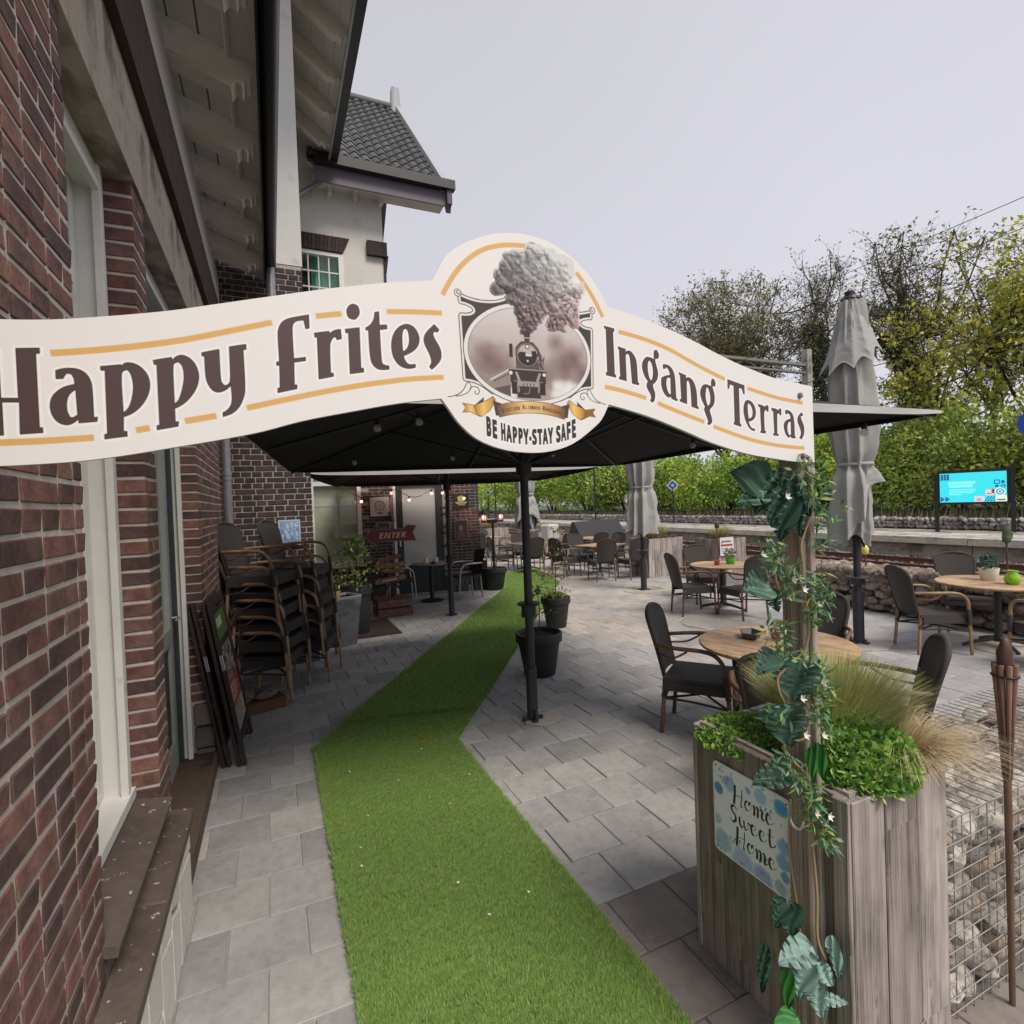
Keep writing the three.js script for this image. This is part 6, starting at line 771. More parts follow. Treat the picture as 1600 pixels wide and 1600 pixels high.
// far tables
squareTable('square wooden table in front of the grey railway planter', 7.15, -10.9, 1.0, 0.8, 0.3);
squareTable('square wooden table beyond the potted sapling', 6.2, -12.9, 0.9, 0.8, 0.2); squareTable('square wooden table farthest left by the lantern post', 6.4, -16.4, 0.9, 0.8, 0.25); squareTable('square wooden table at the back beside sloping black cover', 8.3, -13.2, 0.9, 0.8, 0.3);
const FC = [[6.72, -10.15, 0.25, -1, 'seen from behind left of the folded parasol pole'], [7.42, -9.95, 0.1, -1, 'seen from behind right of the folded parasol pole'], [6.35, -11.2, 0.95, -0.2, 'seen side on at the left end of the square table'], [7.1, -11.75, -0.2, 1, 'on the far side of the square table before the planter'], [7.95, -11.5, -0.9, 0.4, 'on the right beyond the square table before the planter'],
  [6.0, -12.2, 0.2, -1, 'seen from behind beyond the potted sapling'], [6.9, -12.6, -0.95, -0.1, 'turned left beyond the potted sapling'], [5.55, -13.2, 0.95, 0.1, 'left of the table beyond the potted sapling'], [6.4, -13.7, -0.1, 1, 'facing the camera beyond the potted sapling'],
  [5.9, -15.7, 0.5, -0.9, 'seen from behind nearest the lantern post'], [6.9, -15.9, -0.9, -0.3, 'right of the farthest left table'], [6.6, -17.2, -0.1, 1, 'facing the camera at the farthest left table'], [8.1, -12.5, 0.1, -1, 'seen from behind left of the sloping black cover'], [8.6, -14.0, -0.2, 1, 'facing the camera before the sloping black cover']];
for (const [x, z, dx, dz, w] of FC) makeChair('distant woven armchair ' + w, x, z, face(dx, dz), { far: 1, bam: M(0.16, 0.13, 0.11, { roughness: 0.6 }) });
// two stacks by the downpipe; each chair sits in the one below
const ORD = ['lowest', 'second lowest', 'third lowest', 'third from the top', 'second from the top', 'topmost'];
for (let s = 0; s < 2; s++) for (let k = 0; k < 6; k++) makeChair(ORD[k] + (s ? ' chair of the stack beside the grey pot' : ' chair of the stack beside the downpipe'), (s ? 0.30 : -0.045) - k * 0.014 + ((k * 7 + s * 3) % 5 - 2) * 0.009, (s ? -6.22 : -5.78) + ((k * 3 + s) % 4 - 1.5) * 0.012, face(0.93, (s ? 0.36 : 0.42) + ((k * 5 + s * 2) % 7 - 3) * 0.02), { y: k * 0.155, group: 'stacked woven armchairs', bam: k % 2 ? M(0.36, 0.23, 0.135, { map: rep(T_WOOD, 8, 3), roughness: 0.5 }) : M(0.46, 0.32, 0.19, { map: rep(T_WOOD, 8, 3), roughness: 0.5 }) });
// bistro table and metal chairs by the cafe door
{
  const t = thing('bistro_table', 'small round bistro table with cups before the cafe door', 'table', [2.72, 0, -9.95]);
  obj('tabletop', lathe([[0, 0.70], [0.35, 0.70], [0.36, 0.715], [0.35, 0.73], [0, 0.73]], 40), M(0.34, 0.30, 0.25, { map: S_STONE, roughness: 0.5 }), t); obj('column', cyl(0.04, 0.035, 0.69, 14, 0, 0.02, 0), MAT.black, t); obj('base_plate', lathe([[0, 0], [0.22, 0], [0.21, 0.02], [0.06, 0.05], [0, 0.05]], 28), MAT.black, t);
  const cup = (n, l, x, z, h, r0, r1, m) => tag(obj(n, lathe([[0, 0.73], [r0, 0.73], [r1, 0.73 + h], [r1 - 0.006, 0.73 + h], [r0 - 0.006, 0.738], [0, 0.738]], 20).translate(x, 0.001, z), m), l, 'cup');
  cup('sugar_bowl', 'white tapered sugar bowl on the bistro table', 2.60, -9.86, 0.10, 0.055, 0.03, M(0.8, 0.8, 0.78, { roughness: 0.4 })); cup('plant_cup', 'white pot with tiny green plant on the bistro table', 2.80, -9.9, 0.09, 0.045, 0.055, M(0.78, 0.8, 0.8, { roughness: 0.4 })); cup('ashtray', 'small dark ashtray on the bistro table', 2.70, -9.72, 0.03, 0.04, 0.045, MAT.black);
  for (const [x, z, dx, dz, l] of [[3.42, -9.95, -1, 0.1, 'right of the bistro table, against dark brick'], [2.15, -10.15, 1, 0.1, 'left of the bistro table behind the arrow sign']]) { const c = thing('metal_chair', 'black seated chair with thin steel frame ' + l, 'chair', [x, 0, z], face(dx, dz), 'steel framed cafe chairs'); obj('seat', chairGeo.seat, MAT.black, c); obj('backrest', chairGeo.back, MAT.black, c); for (const s of [0, 1]) { obj('arm', chairGeo.arm[s], MAT.steel, c); obj('leg', chairGeo.rearLeg[s], MAT.steel, c); } }
}
// things on the terrace tables
{
  const bucket = (n, l, x, y, z, r, h, m, cat = 'pot') => { const t = thing(n, l, cat, [x, y, z]); obj('pot', lathe([[0, 0], [r * 0.78, 0], [r, h], [r * 0.9, h], [r * 0.85, h * 0.85], [0, h * 0.85]], 24), m, t); return t; };
  const leafy = (t, y, r, n, s, cols, seed) => { const R = rng(seed), l = [], c = new THREE.Color(); for (let i = 0; i < n; i++) { const d = rdir(R, 0.6), k = cols[Math.floor(R() * cols.length)]; c.setRGB(...k); l.push([leafM(V3(0, y, 0).addScaledVector(rdir(R, 0.4), r * Math.cbrt(R())), d, s * (0.7 + R() * 0.6), R() * 6), c.clone()]); } instanced('foliage', LEAF, WHITE_LEAF, l, t); };
  let t = bucket('green_pot', 'small bright green pot with pale flowers on the middle round table', 6.52, 0.72, -6.26, 0.075, 0.10, M(0.06, 0.42, 0.03, { roughness: 0.4 })); leafy(t, 0.15, 0.09, 160, 0.05, [[0.3, 0.32, 0.2], [0.2, 0.28, 0.1], [0.5, 0.48, 0.36]], 2);
  bucket('red_candle', 'small red candle glass on the middle round table', 6.28, 0.72, -6.30, 0.045, 0.075, M(0.35, 0.07, 0.05, { roughness: 0.3 }), 'candle');
  t = bucket('cream_pot', 'cream plant pot with blue green succulent on the right edge table', 7.36, 0.73, -3.32, 0.095, 0.14, M(0.72, 0.70, 0.60, { roughness: 0.6 })); leafy(t, 0.19, 0.09, 180, 0.06, [[0.12, 0.22, 0.19], [0.08, 0.17, 0.14]], 3);
  const lime = thing('lime_lantern', 'lime green glass lantern on the right edge table', 'lantern', [7.22, 0.73, -3.05]); obj('glass_body', lathe([[0, 0], [0.05, 0], [0.075, 0.04], [0.065, 0.09], [0.035, 0.13], [0.05, 0.15], [0.04, 0.15], [0, 0.1]], 24), MP(0.30, 0.62, 0.02, { roughness: 0.15, transmission: 0.25, thickness: 0 }), lime); obj('candle', cyl(0.02, 0.02, 0.05, 12, 0, 0.01, 0), M(0.8, 0.75, 0.6), lime);
  const ash = thing('stone_ashtray', 'dark grey angular ashtray on the nearest round table', 'ashtray', [3.22, 0.73, -2.92], 0.9); obj('bowl', (() => { const g = lathe([[0, 0.001], [0.075, 0.001], [0.105, 0.05], [0.095, 0.05], [0.06, 0.012], [0, 0.012]], 5); g.scale(1.15, 1, 0.8); return toCreasedNormals(g, 0.4); })(), M(0.09, 0.09, 0.085, { roughness: 0.5 }), ash);
  bucket('red_candle', 'small red candle glass on the nearest round table, beside the garland', 3.30, 0.73, -2.77, 0.035, 0.06, MP(0.40, 0.03, 0.03, { roughness: 0.2 }), 'candle');
}
// ================================================================== pots
const potGeo = (r, h) => { const p = [[0, 0], [r * 0.66, 0], [r * 0.9, h * 0.80], [r * 0.99, h * 0.80], [r, h * 0.82], [r, h * 0.985], [r * 0.985, h], [r * 0.9, h], [r * 0.88, h * 0.9], [0, h * 0.88]]; return lathe(p, 40); };
function blackPot(label, x, z, r, h) { const t = thing('black_pot', label, 'plant pot', [x, 0, z], 0, 'round black plant pots'); obj('pot', potGeo(r, h), MAT.pot, t); obj('soil', cyl(r * 0.87, r * 0.87, 0.01, 24, 0, h * 0.885, 0), MAT.soil, t); return t; }
function sapling(label, x, y, z, h, spread, n, cols, seed, s) {
  const t = thing('sapling', label, 'plant', [x, y, z]), R = rng(seed), l = [], c = new THREE.Color(), br = [tube([[0, 0, 0], [0.012, h * 0.5, 0.01], [0, h, 0]], [0.008, 0.006, 0.003], 6, true, 3)];
  for (let i = 0; i < n; i++) { const y0 = h * (0.12 + 0.86 * R()), a = R() * 6.28, L = spread * (0.35 + R() * 0.75) * (1.1 - 0.5 * y0 / h), e = V3(Math.cos(a) * L, y0 + (R() - 0.4) * 0.12, Math.sin(a) * L), b = V3(0.005, y0, 0); br.push(tube([b, b.clone().lerp(e, 0.5).add(V3(0, 0.03, 0)), e], 0.0022, 4)); const m = 9; for (let k = 2; k < m; k++) { const p = b.clone().lerp(e, k / (m - 1)); p.y += 0.03 * Math.sin(k / m * PI); const cc = cols[Math.floor(R() * cols.length)], kk = 0.7 + R() * 0.6; c.setRGB(cc[0] * kk, cc[1] * kk, cc[2] * kk); l.push([leafM(p, rdir(R), s * (0.7 + R() * 0.6), R() * 6), c.clone()]); } }
  obj('branches', br, M(0.10, 0.07, 0.045), t); instanced('foliage', LEAF, WHITE_LEAF, l, t); return t;
}
blackPot('round black plant pot beside the near parasol pole', 2.50, -5.02, 0.245, 0.44); blackPot('round black plant pot behind the near parasol pole', 3.68, -6.80, 0.215, 0.43);
sapling('sparse young shrub in the pot beside the near parasol pole', 2.50, 0.36, -5.02, 0.56, 0.40, 11, [[0.07, 0.09, 0.035], [0.12, 0.15, 0.06]], 3, 0.045);
sapling('spindly reddish sapling in the pot behind the near parasol pole', 3.68, 0.36, -6.80, 1.05, 0.36, 30, [[0.34, 0.27, 0.14], [0.28, 0.29, 0.12], [0.18, 0.16, 0.08]], 5, 0.05);
herb('pot_underplanting', 'yellow green filler leaves at the foot of the reddish sapling', 'plant', [3.68, 0.37, -6.80], [0.17, 0.10, 0.17], 150, 58, [[0.30, 0.40, 0.10], [0.22, 0.32, 0.08]], 0.03, 0.06);
{ // lantern post planted in a pot
  const t = blackPot('round black pot holding the red lantern post by the dark brick corner', 4.22, -10.45, 0.265, 0.46);
  const l = thing('lantern_post', 'black garden post with two glowing red lanterns standing in a pot', 'lamp', [4.22, 0.42, -10.45], 0.3);
  obj('post', [cyl(0.028, 0.022, 1.02, 12, 0, 0, 0), tube([[-0.24, 1.02, 0], [0, 0.98, 0], [0.24, 1.02, 0]], 0.012, 6, true, 3), box(-0.12, 0.99, -0.035, 0.12, 1.06, 0.035)], MAT.black, l);
  for (const s of [-1, 1]) { const g = new THREE.Group(); g.name = 'lantern'; g.position.set(s * 0.23, 1.02, 0); l.add(g); obj('lantern_cap', lathe([[0, 0.26], [0.025, 0.25], [0.03, 0.22], [0.115, 0.17], [0.12, 0.155], [0, 0.155]], 6), MAT.black, g); obj('lantern_base', lathe([[0, -0.02], [0.05, -0.02], [0.065, 0.02], [0, 0.02]], 6), M(0.16, 0.03, 0.025), g); for (let k = 0; k < 6; k++) obj('lantern_bar', tube([[Math.cos(k) * 0.06, 0.02, Math.sin(k) * 0.06], [Math.cos(k) * 0.095, 0.155, Math.sin(k) * 0.095]], 0.006, 5), M(0.14, 0.025, 0.02), g);
    const gl = M(0.7, 0.35, 0.3); gl.emissive.setRGB(1, 0.62, 0.52); gl.emissiveIntensity = 0.8; obj('lantern_bulb', new THREE.SphereGeometry(0.045, 12, 10).translate(0, 0.09, 0), gl, g); const pl = new THREE.PointLight(0xffb09a, 0.06, 0, 2); pl.position.set(0, 0.09, 0); pl.castShadow = true; g.add(pl); }
}
{ // tall grey pot with willow-like plant, and a black pot behind it
  const t = thing('tall_grey_pot', 'tall tapered grey square pot beside the stacked chairs', 'plant pot', [0.80, 0, -7.45], 0.42);
  const h = 0.66, a = 0.125, b = 0.185, s = [[a, 0], [b, h]]; const g = new THREE.CylinderGeometry(b * 1.414, a * 1.414, h, 4, 1, true); g.rotateY(PI / 4); g.translate(0, h / 2, 0); obj('pot', toCreasedNormals(g, 0.3), M(0.155, 0.16, 0.175, { map: S_STAIN, roughness: 0.7 }), t);
  obj('pot_rim', [box(-b, h - 0.03, -b, b, h, -b + 0.02), box(-b, h - 0.0301, b - 0.02, b, h - 0.0001, b), box(-b + 0.0001, h - 0.0302, -b + 0.02, -b + 0.02, h - 0.0002, b - 0.02), box(b - 0.02, h - 0.0303, -b + 0.02, b - 0.0001, h - 0.0003, b - 0.02)], M(0.24, 0.245, 0.255), t); obj('soil', box(-0.15, h - 0.1, -0.15, 0.15, h - 0.06, 0.15), MAT.soil, t); obj('label_card', move(cbox(0.10, 0.10, 0.004, 0.001), -0.12, h + 0.03, 0.10, 0.2, 0.3, 0.1), M(0.50, 0.30, 0.13), t);
  const p2 = blackPot('round black pot behind the tall grey pot', 1.08, -7.95, 0.20, 0.72); 
  sapling('feathery yellow green shrub growing behind the tall grey pot', 1.06, 0.6, -7.92, 0.80, 0.46, 70, [[0.42, 0.50, 0.16], [0.34, 0.42, 0.11], [0.26, 0.34, 0.09]], 8, 0.07);
  obj('door_mat', box(0.98, 0.002, -7.62, 1.62, 0.022, -8.75), M(0.055, 0.034, 0.03, { bumpMap: S_WEAVE, bumpScale: 0.004, roughness: 1 })); tag(scene.getObjectByName('door_mat'), 'dark brown doormat beside the tall grey pot', 'doormat');
}
// ---------------------------------------------------------------- crate and signpost with the ENTER arrow
{
  const t = thing('wooden_crate', 'reddish slatted wooden crate at the foot of the arrow signpost', 'crate', [1.79, 0, -9.07], 0.04);
  const cm = [[0.235, 0.125, 0.09], [0.27, 0.15, 0.11], [0.20, 0.105, 0.075]].map((c) => woodMat(...c)); const w = 0.58, d = 0.40, h = 0.30;
  for (let k = 0; k < 2; k++) { for (const s of [-1, 1]) { obj('slat', move(cbox(w, 0.125, 0.014, 0.003, 0.002, k), 0, 0.072 + k * 0.145, s * d / 2), cm[(k + (s > 0 ? 0 : 1)) % 3], t); obj('slat', move(cbox(0.014, 0.125, d - 0.03, 0.003, 0.002, k), s * (w / 2 - 0.02), 0.072 + k * 0.145, 0), cm[2], t); } }
  for (let k = 0; k < 4; k++) obj('slat', move(cbox(w, 0.014, 0.09, 0.003, 0.001, k), 0, h - 0.005, -0.15 + k * 0.1), cm[k % 3], t); for (const sx of [-1, 1]) for (const sz of [-1, 1]) obj('corner_post', move(cbox(0.03, h - 0.02, 0.03, 0.003), sx * (w / 2 - 0.045), h / 2 - 0.008, sz * (d / 2 - 0.025)), cm[2], t);
  const p = thing('signpost', 'dark wooden signpost of pointed boards standing on the crate', 'signpost', [1.80, 0.303, -9.07]);
  obj('post', move(cbox(0.06, 0.72, 0.05, 0.004), 0, 0.36, 0), woodMat(0.07, 0.035, 0.03), p); for (const s of [-1, 1]) { obj('strut', move(cbox(0.03, 0.34, 0.03, 0.003), s * 0.10, 0.15, 0.01, 0, 0, s * 0.62), woodMat(0.09, 0.04, 0.035), p); }
  const cols = [[0.34, 0.17, 0.08], [0.42, 0.26, 0.11], [0.36, 0.19, 0.085], [0.40, 0.22, 0.12]].map((c) => woodMat(...c));
  const plank = (x0, x1, y, tilt, k, h) => { const s = new THREE.Shape([[x0, -h / 2], [x1 - 0.03, -h / 2], [x1, 0.005], [x1 - 0.04, h / 2], [x0 + 0.02, h / 2], [x0 - 0.03, 0.01]].map((q) => new THREE.Vector2(...q))); const g = boxUV(new THREE.ExtrudeGeometry(s, { depth: 0.018, bevelEnabled: true, bevelSize: 0.003, bevelThickness: 0.002, bevelSegments: 1 })); g.rotateZ(tilt); g.translate(0, y, 0.03); const o = obj('arrow_board', g, cols[k], p); return o; };
  plank(-0.23, 0.16, 0.66, 0.20, 0, 0.07); plank(-0.28, 0.24, 0.54, 0.03, 1, 0.075); plank(-0.15, 0.21, 0.44, -0.06, 2, 0.065); const pb = plank(-0.27, 0.24, 0.30, 0.12, 3, 0.08);
  { const [cv, g] = DOC(256, 48); g.clearRect(0, 0, 256, 48); g.fillStyle = 'rgb(122,84,58)'; g.fillRect(0, 0, 256, 48); g.fillStyle = 'rgb(236,226,214)'; g.font = 'bold italic 38px serif'; g.textAlign = 'center'; g.textBaseline = 'middle'; g.strokeStyle = 'rgb(236,226,214)'; g.lineWidth = 7; g.lineCap = 'round'; g.beginPath(); for (let i = 0; i <= 60; i++) { const x = 24 + i * 3.5, y = 26 + Math.sin(i * 1.25) * 9 * (1 + 0.5 * Math.sin(i * 0.7)); i ? g.lineTo(x, y) : g.moveTo(x, y); } g.stroke(); obj('board_lettering', move(new THREE.PlaneGeometry(0.30, 0.055), -0.05, 0.295, 0.0535, 0, 0, 0.12), M(0.95, 0.95, 0.95, { map: canvasTex(cv) }), p); }
  // arrow
  const a = thing('enter_arrow_sign', 'red arrow sign reading ENTER above the wooden signpost boards', 'sign', [1.79, 1.345, -9.02]);
  const o = [[-0.44, -0.01], [-0.24, 0.16], [-0.24, 0.10], [0.22, 0.10], [0.28, 0.155], [0.44, 0.145], [0.37, 0.03], [0.43, -0.115], [0.20, -0.105], [-0.24, -0.10], [-0.24, -0.17]]; const sh = new THREE.Shape(o.map((q) => new THREE.Vector2(...q)));
  obj('arrow_plate', new THREE.ExtrudeGeometry(sh, { depth: 0.02, bevelEnabled: true, bevelSize: 0.004, bevelThickness: 0.004, bevelSegments: 1 }), M(0.22, 0.022, 0.022, { map: S_PAINT, roughness: 0.5 }), a); obj('arrow_edge', tube([...o, o[0]].map(([x, y]) => V3(x * 1.0, y * 1.0, 0.026)), 0.006, 5), M(0.30, 0.26, 0.25), a);
  const [cv, g] = DOC(384, 128); g.fillStyle = 'rgb(128,38,38)'; g.fillRect(0, 0, 384, 128); g.font = 'bold italic 104px sans-serif'; g.textAlign = 'center'; g.textBaseline = 'middle'; g.save(); g.translate(192, 66); g.scale(0.98, 1); g.lineWidth = 8; g.strokeStyle = 'rgb(70,20,20)'; g.strokeText('ENTER', 0, 0); g.fillStyle = 'rgb(236,198,168)'; g.fillText('ENTER', 0, 0); g.restore(); obj('lettering', new THREE.PlaneGeometry(0.56, 0.165).translate(0.02, 0.0, 0.0262), M(0.95, 0.95, 0.95, { map: canvasTex(cv), roughness: 0.5 }), a);
}
// ---------------------------------------------------------------- plaques on the facades
function plaque(name, label, x, y, z, w, h, bg, draw, turn = 0) { const [cv, g] = DOC(256, Math.round(256 * h / w)); g.fillStyle = bg; g.fillRect(0, 0, 256, 400); draw(g, 256, Math.round(256 * h / w)); const t = thing(name, label, 'sign', [x, y, z], turn); obj('plate', move(cbox(w, h, 0.012, 0.002), 0, 0, 0), M(0.3, 0.3, 0.3), t); obj('print', new THREE.PlaneGeometry(w - 0.004, h - 0.004).translate(0, 0, 0.0078), M(0.95, 0.95, 0.95, { map: canvasTex(cv), roughness: 0.5 }), t); }
plaque('menu_plaque', 'white square plaque with round knife and fork emblem on dark brick', 1.93, 1.83, ZF + 0.02, 0.37, 0.38, 'rgb(206,204,200)', (g, w, h) => { g.strokeStyle = g.fillStyle = 'rgb(46,46,46)'; g.lineWidth = 10; g.beginPath(); g.arc(128, 118, 64, 0, 7); g.stroke(); g.lineWidth = 4; g.beginPath(); g.arc(128, 118, 42, 0, 7); g.stroke(); g.fillRect(114, 92, 5, 54); g.fillRect(126, 92, 5, 54); g.fillRect(138, 92, 5, 54); g.lineWidth = 5; g.beginPath(); g.arc(128, 126, 88, 0.5, 2.64); g.stroke(); g.fillRect(88, 214, 80, 8); g.fillRect(100, 226, 58, 6); });
plaque('photo_plaque', 'small dark picture plaque below the white emblem plaque', 1.98, 1.40, ZF + 0.02, 0.27, 0.24, 'rgb(60,60,58)', (g, w, h) => { g.strokeStyle = 'rgb(180,176,168)'; g.lineWidth = 10; g.strokeRect(6, 6, w - 12, h - 12); g.fillStyle = 'rgb(150,148,142)'; for (let i = 0; i < 8; i++) g.fillRect(40 + i * 20, 60 + (i * 37) % 80, 14, 40); });
plaque('gold_plaque', 'black plaque with gold leaf emblem on the brick right of the door', 3.62, 1.90, ZF + 0.02, 0.34, 0.30, 'rgb(34,32,30)', (g, w, h) => { g.fillStyle = 'rgb(168,170,112)'; g.beginPath(); g.moveTo(60, 60); g.quadraticCurveTo(128, 10, 196, 60); g.lineTo(176, 130); g.lineTo(80, 130); g.fill(); for (let i = 0; i < 7; i++) { g.beginPath(); g.ellipse(50 + i * 26, 150, 10, 24, (i - 3) * 0.3, 0, 7); g.fill(); } g.fillRect(70, 176, 120, 12); });
plaque('framed_portrait', 'dark framed portrait picture below the gold plaque', 3.60, 1.28, ZF + 0.02, 0.30, 0.44, 'rgb(52,44,42)', (g, w, h) => { g.strokeStyle = 'rgb(120,112,104)'; g.lineWidth = 14; g.strokeRect(7, 7, w - 14, h - 14); g.fillStyle = 'rgb(150,112,100)'; g.beginPath(); g.ellipse(120, 150, 36, 48, 0, 0, 7); g.fill(); g.fillStyle = 'rgb(86,70,66)'; g.beginPath(); g.ellipse(122, 280, 84, 90, 0, 0, 7); g.fill(); });
plaque('blue_tin_sign', 'small pale blue tin sign on dark brick above the stacked chairs', 0.175, 1.555, ZM + 0.02, 0.24, 0.30, 'rgb(146,176,214)', (g, w, h) => { const R = rng(6); for (let i = 0; i < 60; i++) { g.fillStyle = R() < 0.5 ? 'rgba(226,234,244,0.7)' : 'rgba(60,110,180,0.5)'; g.fillRect(20 + R() * 200, 20 + R() * 270, 6 + R() * 20, 10 + R() * 60); } g.strokeStyle = 'rgb(190,206,224)'; g.lineWidth = 12; g.strokeRect(6, 6, w - 12, h - 12); });
{ const t = thing('wall_lamp', 'black wall lamp between the emblem plaque and the cafe door', 'lamp', [2.10, 1.60, ZF + 0.02]); obj('bracket', [box(-0.02, -0.05, -0.02, 0.02, 0.12, 0.0), tube([[0, 0.08, 0], [0, 0.12, 0.10], [0, 0.05, 0.14]], 0.012, 6, true, 3)], MAT.black, t); obj('shade', lathe([[0.02, 0.06], [0.10, -0.06], [0.09, -0.06], [0.015, 0.05]], 20).translate(0, 0, 0.14), MAT.black, t); }
// string of bulbs across the facade
{ const t = thing('string_lights', 'string of small glowing bulbs hung in front of the cafe door', 'string lights'); const A = V3(1.2, 2.16, -10.4), B = V3(3.95, 2.16, -10.45), pts = []; for (let i = 0; i <= 24; i++) { const u = i / 24, p = A.clone().lerp(B, u); p.y -= 0.17 * Math.sin(u * PI * 3) ** 2; pts.push(p); } obj('cable', tube(pts, 0.006, 5), MAT.black, t);
  for (const i of [3, 8, 11, 15, 17, 21]) { const p = pts[i]; obj('socket', cyl(0.014, 0.014, 0.045, 8, p.x, p.y - 0.05, p.z), MAT.black, t); const m = M(0.9, 0.5, 0.42); m.emissive.setRGB(1, 0.5, 0.40); m.emissiveIntensity = i % 2 ? 1.6 : 1.0; obj('glowing_bulb', new THREE.SphereGeometry(0.028, 12, 10).translate(p.x, p.y - 0.075, p.z), m, t); const l = new THREE.PointLight(0xff9a80, 0.012, 0, 2); l.position.set(p.x, p.y - 0.075, p.z); l.castShadow = true; t.add(l); } }
// ---------------------------------------------------------------- folded pavement boards leaning by the wall
for (let k = 0; k < 2; k++) {
  const t = thing('folding_board', k ? 'folded dark pavement board with coloured poster, nearest the grass runner' : 'folded dark pavement board squeezed against the brick wall', 'pavement board', [-0.34 + k * 0.10, 0, -4.62 + k * 0.03], 0, 'folded pavement boards'); t.rotation.order = 'YXZ'; t.rotation.y = PI / 2 - 0.035; t.rotation.x = -0.155;
  const w = 0.60, h = 1.20, dk = woodMat(0.05, 0.03, 0.026); // local x along the board, z outwards
  for (const z of [0, -0.035]) { obj('leg', move(cbox(0.055, h, 0.024, 0.003), w / 2, h / 2, z), dk, t); obj('leg', move(cbox(0.055, h, 0.024, 0.003), -w / 2, h / 2, z), dk, t); obj('rail', move(cbox(w - 0.06, 0.055, 0.022, 0.003), 0, h - 0.03, z), dk, t); obj('rail', move(cbox(w - 0.06, 0.05, 0.022, 0.003), 0, 0.17, z), dk, t); }
  obj('panel', move(cbox(w - 0.07, h - 0.27, 0.008, 0.001), 0, 0.19 + (h - 0.27) / 2, -0.002), M(0.045, 0.03, 0.027), t);
  for (const z of [0.013, 0.0]) obj('hinge', [tube([[w / 2 + 0.03, h * 0.68, z], [w / 2 + 0.035, h * 0.59, z]], 0.005, 6), tube([[-w / 2 - 0.03, h * 0.68, z], [-w / 2 - 0.035, h * 0.59, z]], 0.005, 6)], MAT.steel, t);
  if (k) { const [cv, g] = DOC(256, 448); g.fillStyle = 'rgb(52,42,38)'; g.fillRect(0, 0, 256, 448); g.fillStyle = 'rgb(96,130,66)'; g.fillRect(8, 8, 240, 96); g.fillStyle = 'rgb(206,220,190)'; g.fillRect(30, 26, 120, 36); const R = rng(3); for (let i = 0; i < 120; i++) { const v = 90 + R() * 120 | 0; g.fillStyle = `rgb(${v},${v * 0.96 | 0},${v * 0.9 | 0})`; g.fillRect(10 + R() * 200, 124 + R() * 120, 10 + R() * 36, 6 + R() * 24); } g.fillStyle = 'rgb(176,66,48)'; g.fillRect(8, 262, 240, 86); g.fillStyle = 'rgb(226,212,196)'; for (let i = 0; i < 4; i++) g.fillRect(24, 278 + i * 16, 120 + (i * 53) % 70, 6); g.fillStyle = 'rgb(196,176,160)'; g.fillRect(8, 356, 240, 84); g.fillStyle = 'rgb(70,54,48)'; for (let i = 0; i < 5; i++) g.fillRect(20, 366 + i * 14, 150 + (i * 31) % 60, 5); obj('poster', new THREE.PlaneGeometry(w - 0.09, h - 0.30).translate(0, 0.205 + (h - 0.30) / 2, 0.0045), M(0.9, 0.9, 0.9, { map: canvasTex(cv), roughness: 0.4 }), t); }
}
{ // box with stones and an ash bowl under the stacked chairs
  const t = thing('brown_box', 'low rusty brown box with stones at the foot of the stacked chairs', 'box', [-0.20, 0, -5.42], 0.3); obj('box_body', [move(cbox(0.46, 0.10, 0.24, 0.006, 0.003, 4), 0, 0.05, 0)], M(0.15, 0.065, 0.03, { map: S_STAIN, roughness: 0.8 }), t);
  for (const [x, z, s] of [[-0.08, 0.0, 0.16], [0.08, 0.02, 0.17], [-0.16, 0.03, 0.10]]) { const r = tag(obj('cobble', ROCKS[(s * 100 | 0) % 9], M(0.24, 0.20, 0.175, { map: S_STAIN }), scene, [-0.20 + x, 0.10 + s * 0.27, -5.42 + z], [0, x * 9, 0]), 'rounded grey brown stone lying on the rusty brown box', 'stone', 'stones on the brown box'); r.scale.set(s * 1.3, s * 0.7, s); }
  const b = thing('steel_bowl', 'shiny little steel bowl on the rusty box below the chairs', 'bowl', [-0.30, 0.102, -5.34]); obj('bowl', lathe([[0, 0.001], [0.05, 0.001], [0.075, 0.045], [0.069, 0.045], [0.045, 0.008], [0, 0.008]], 24), MAT.steel, b);
}
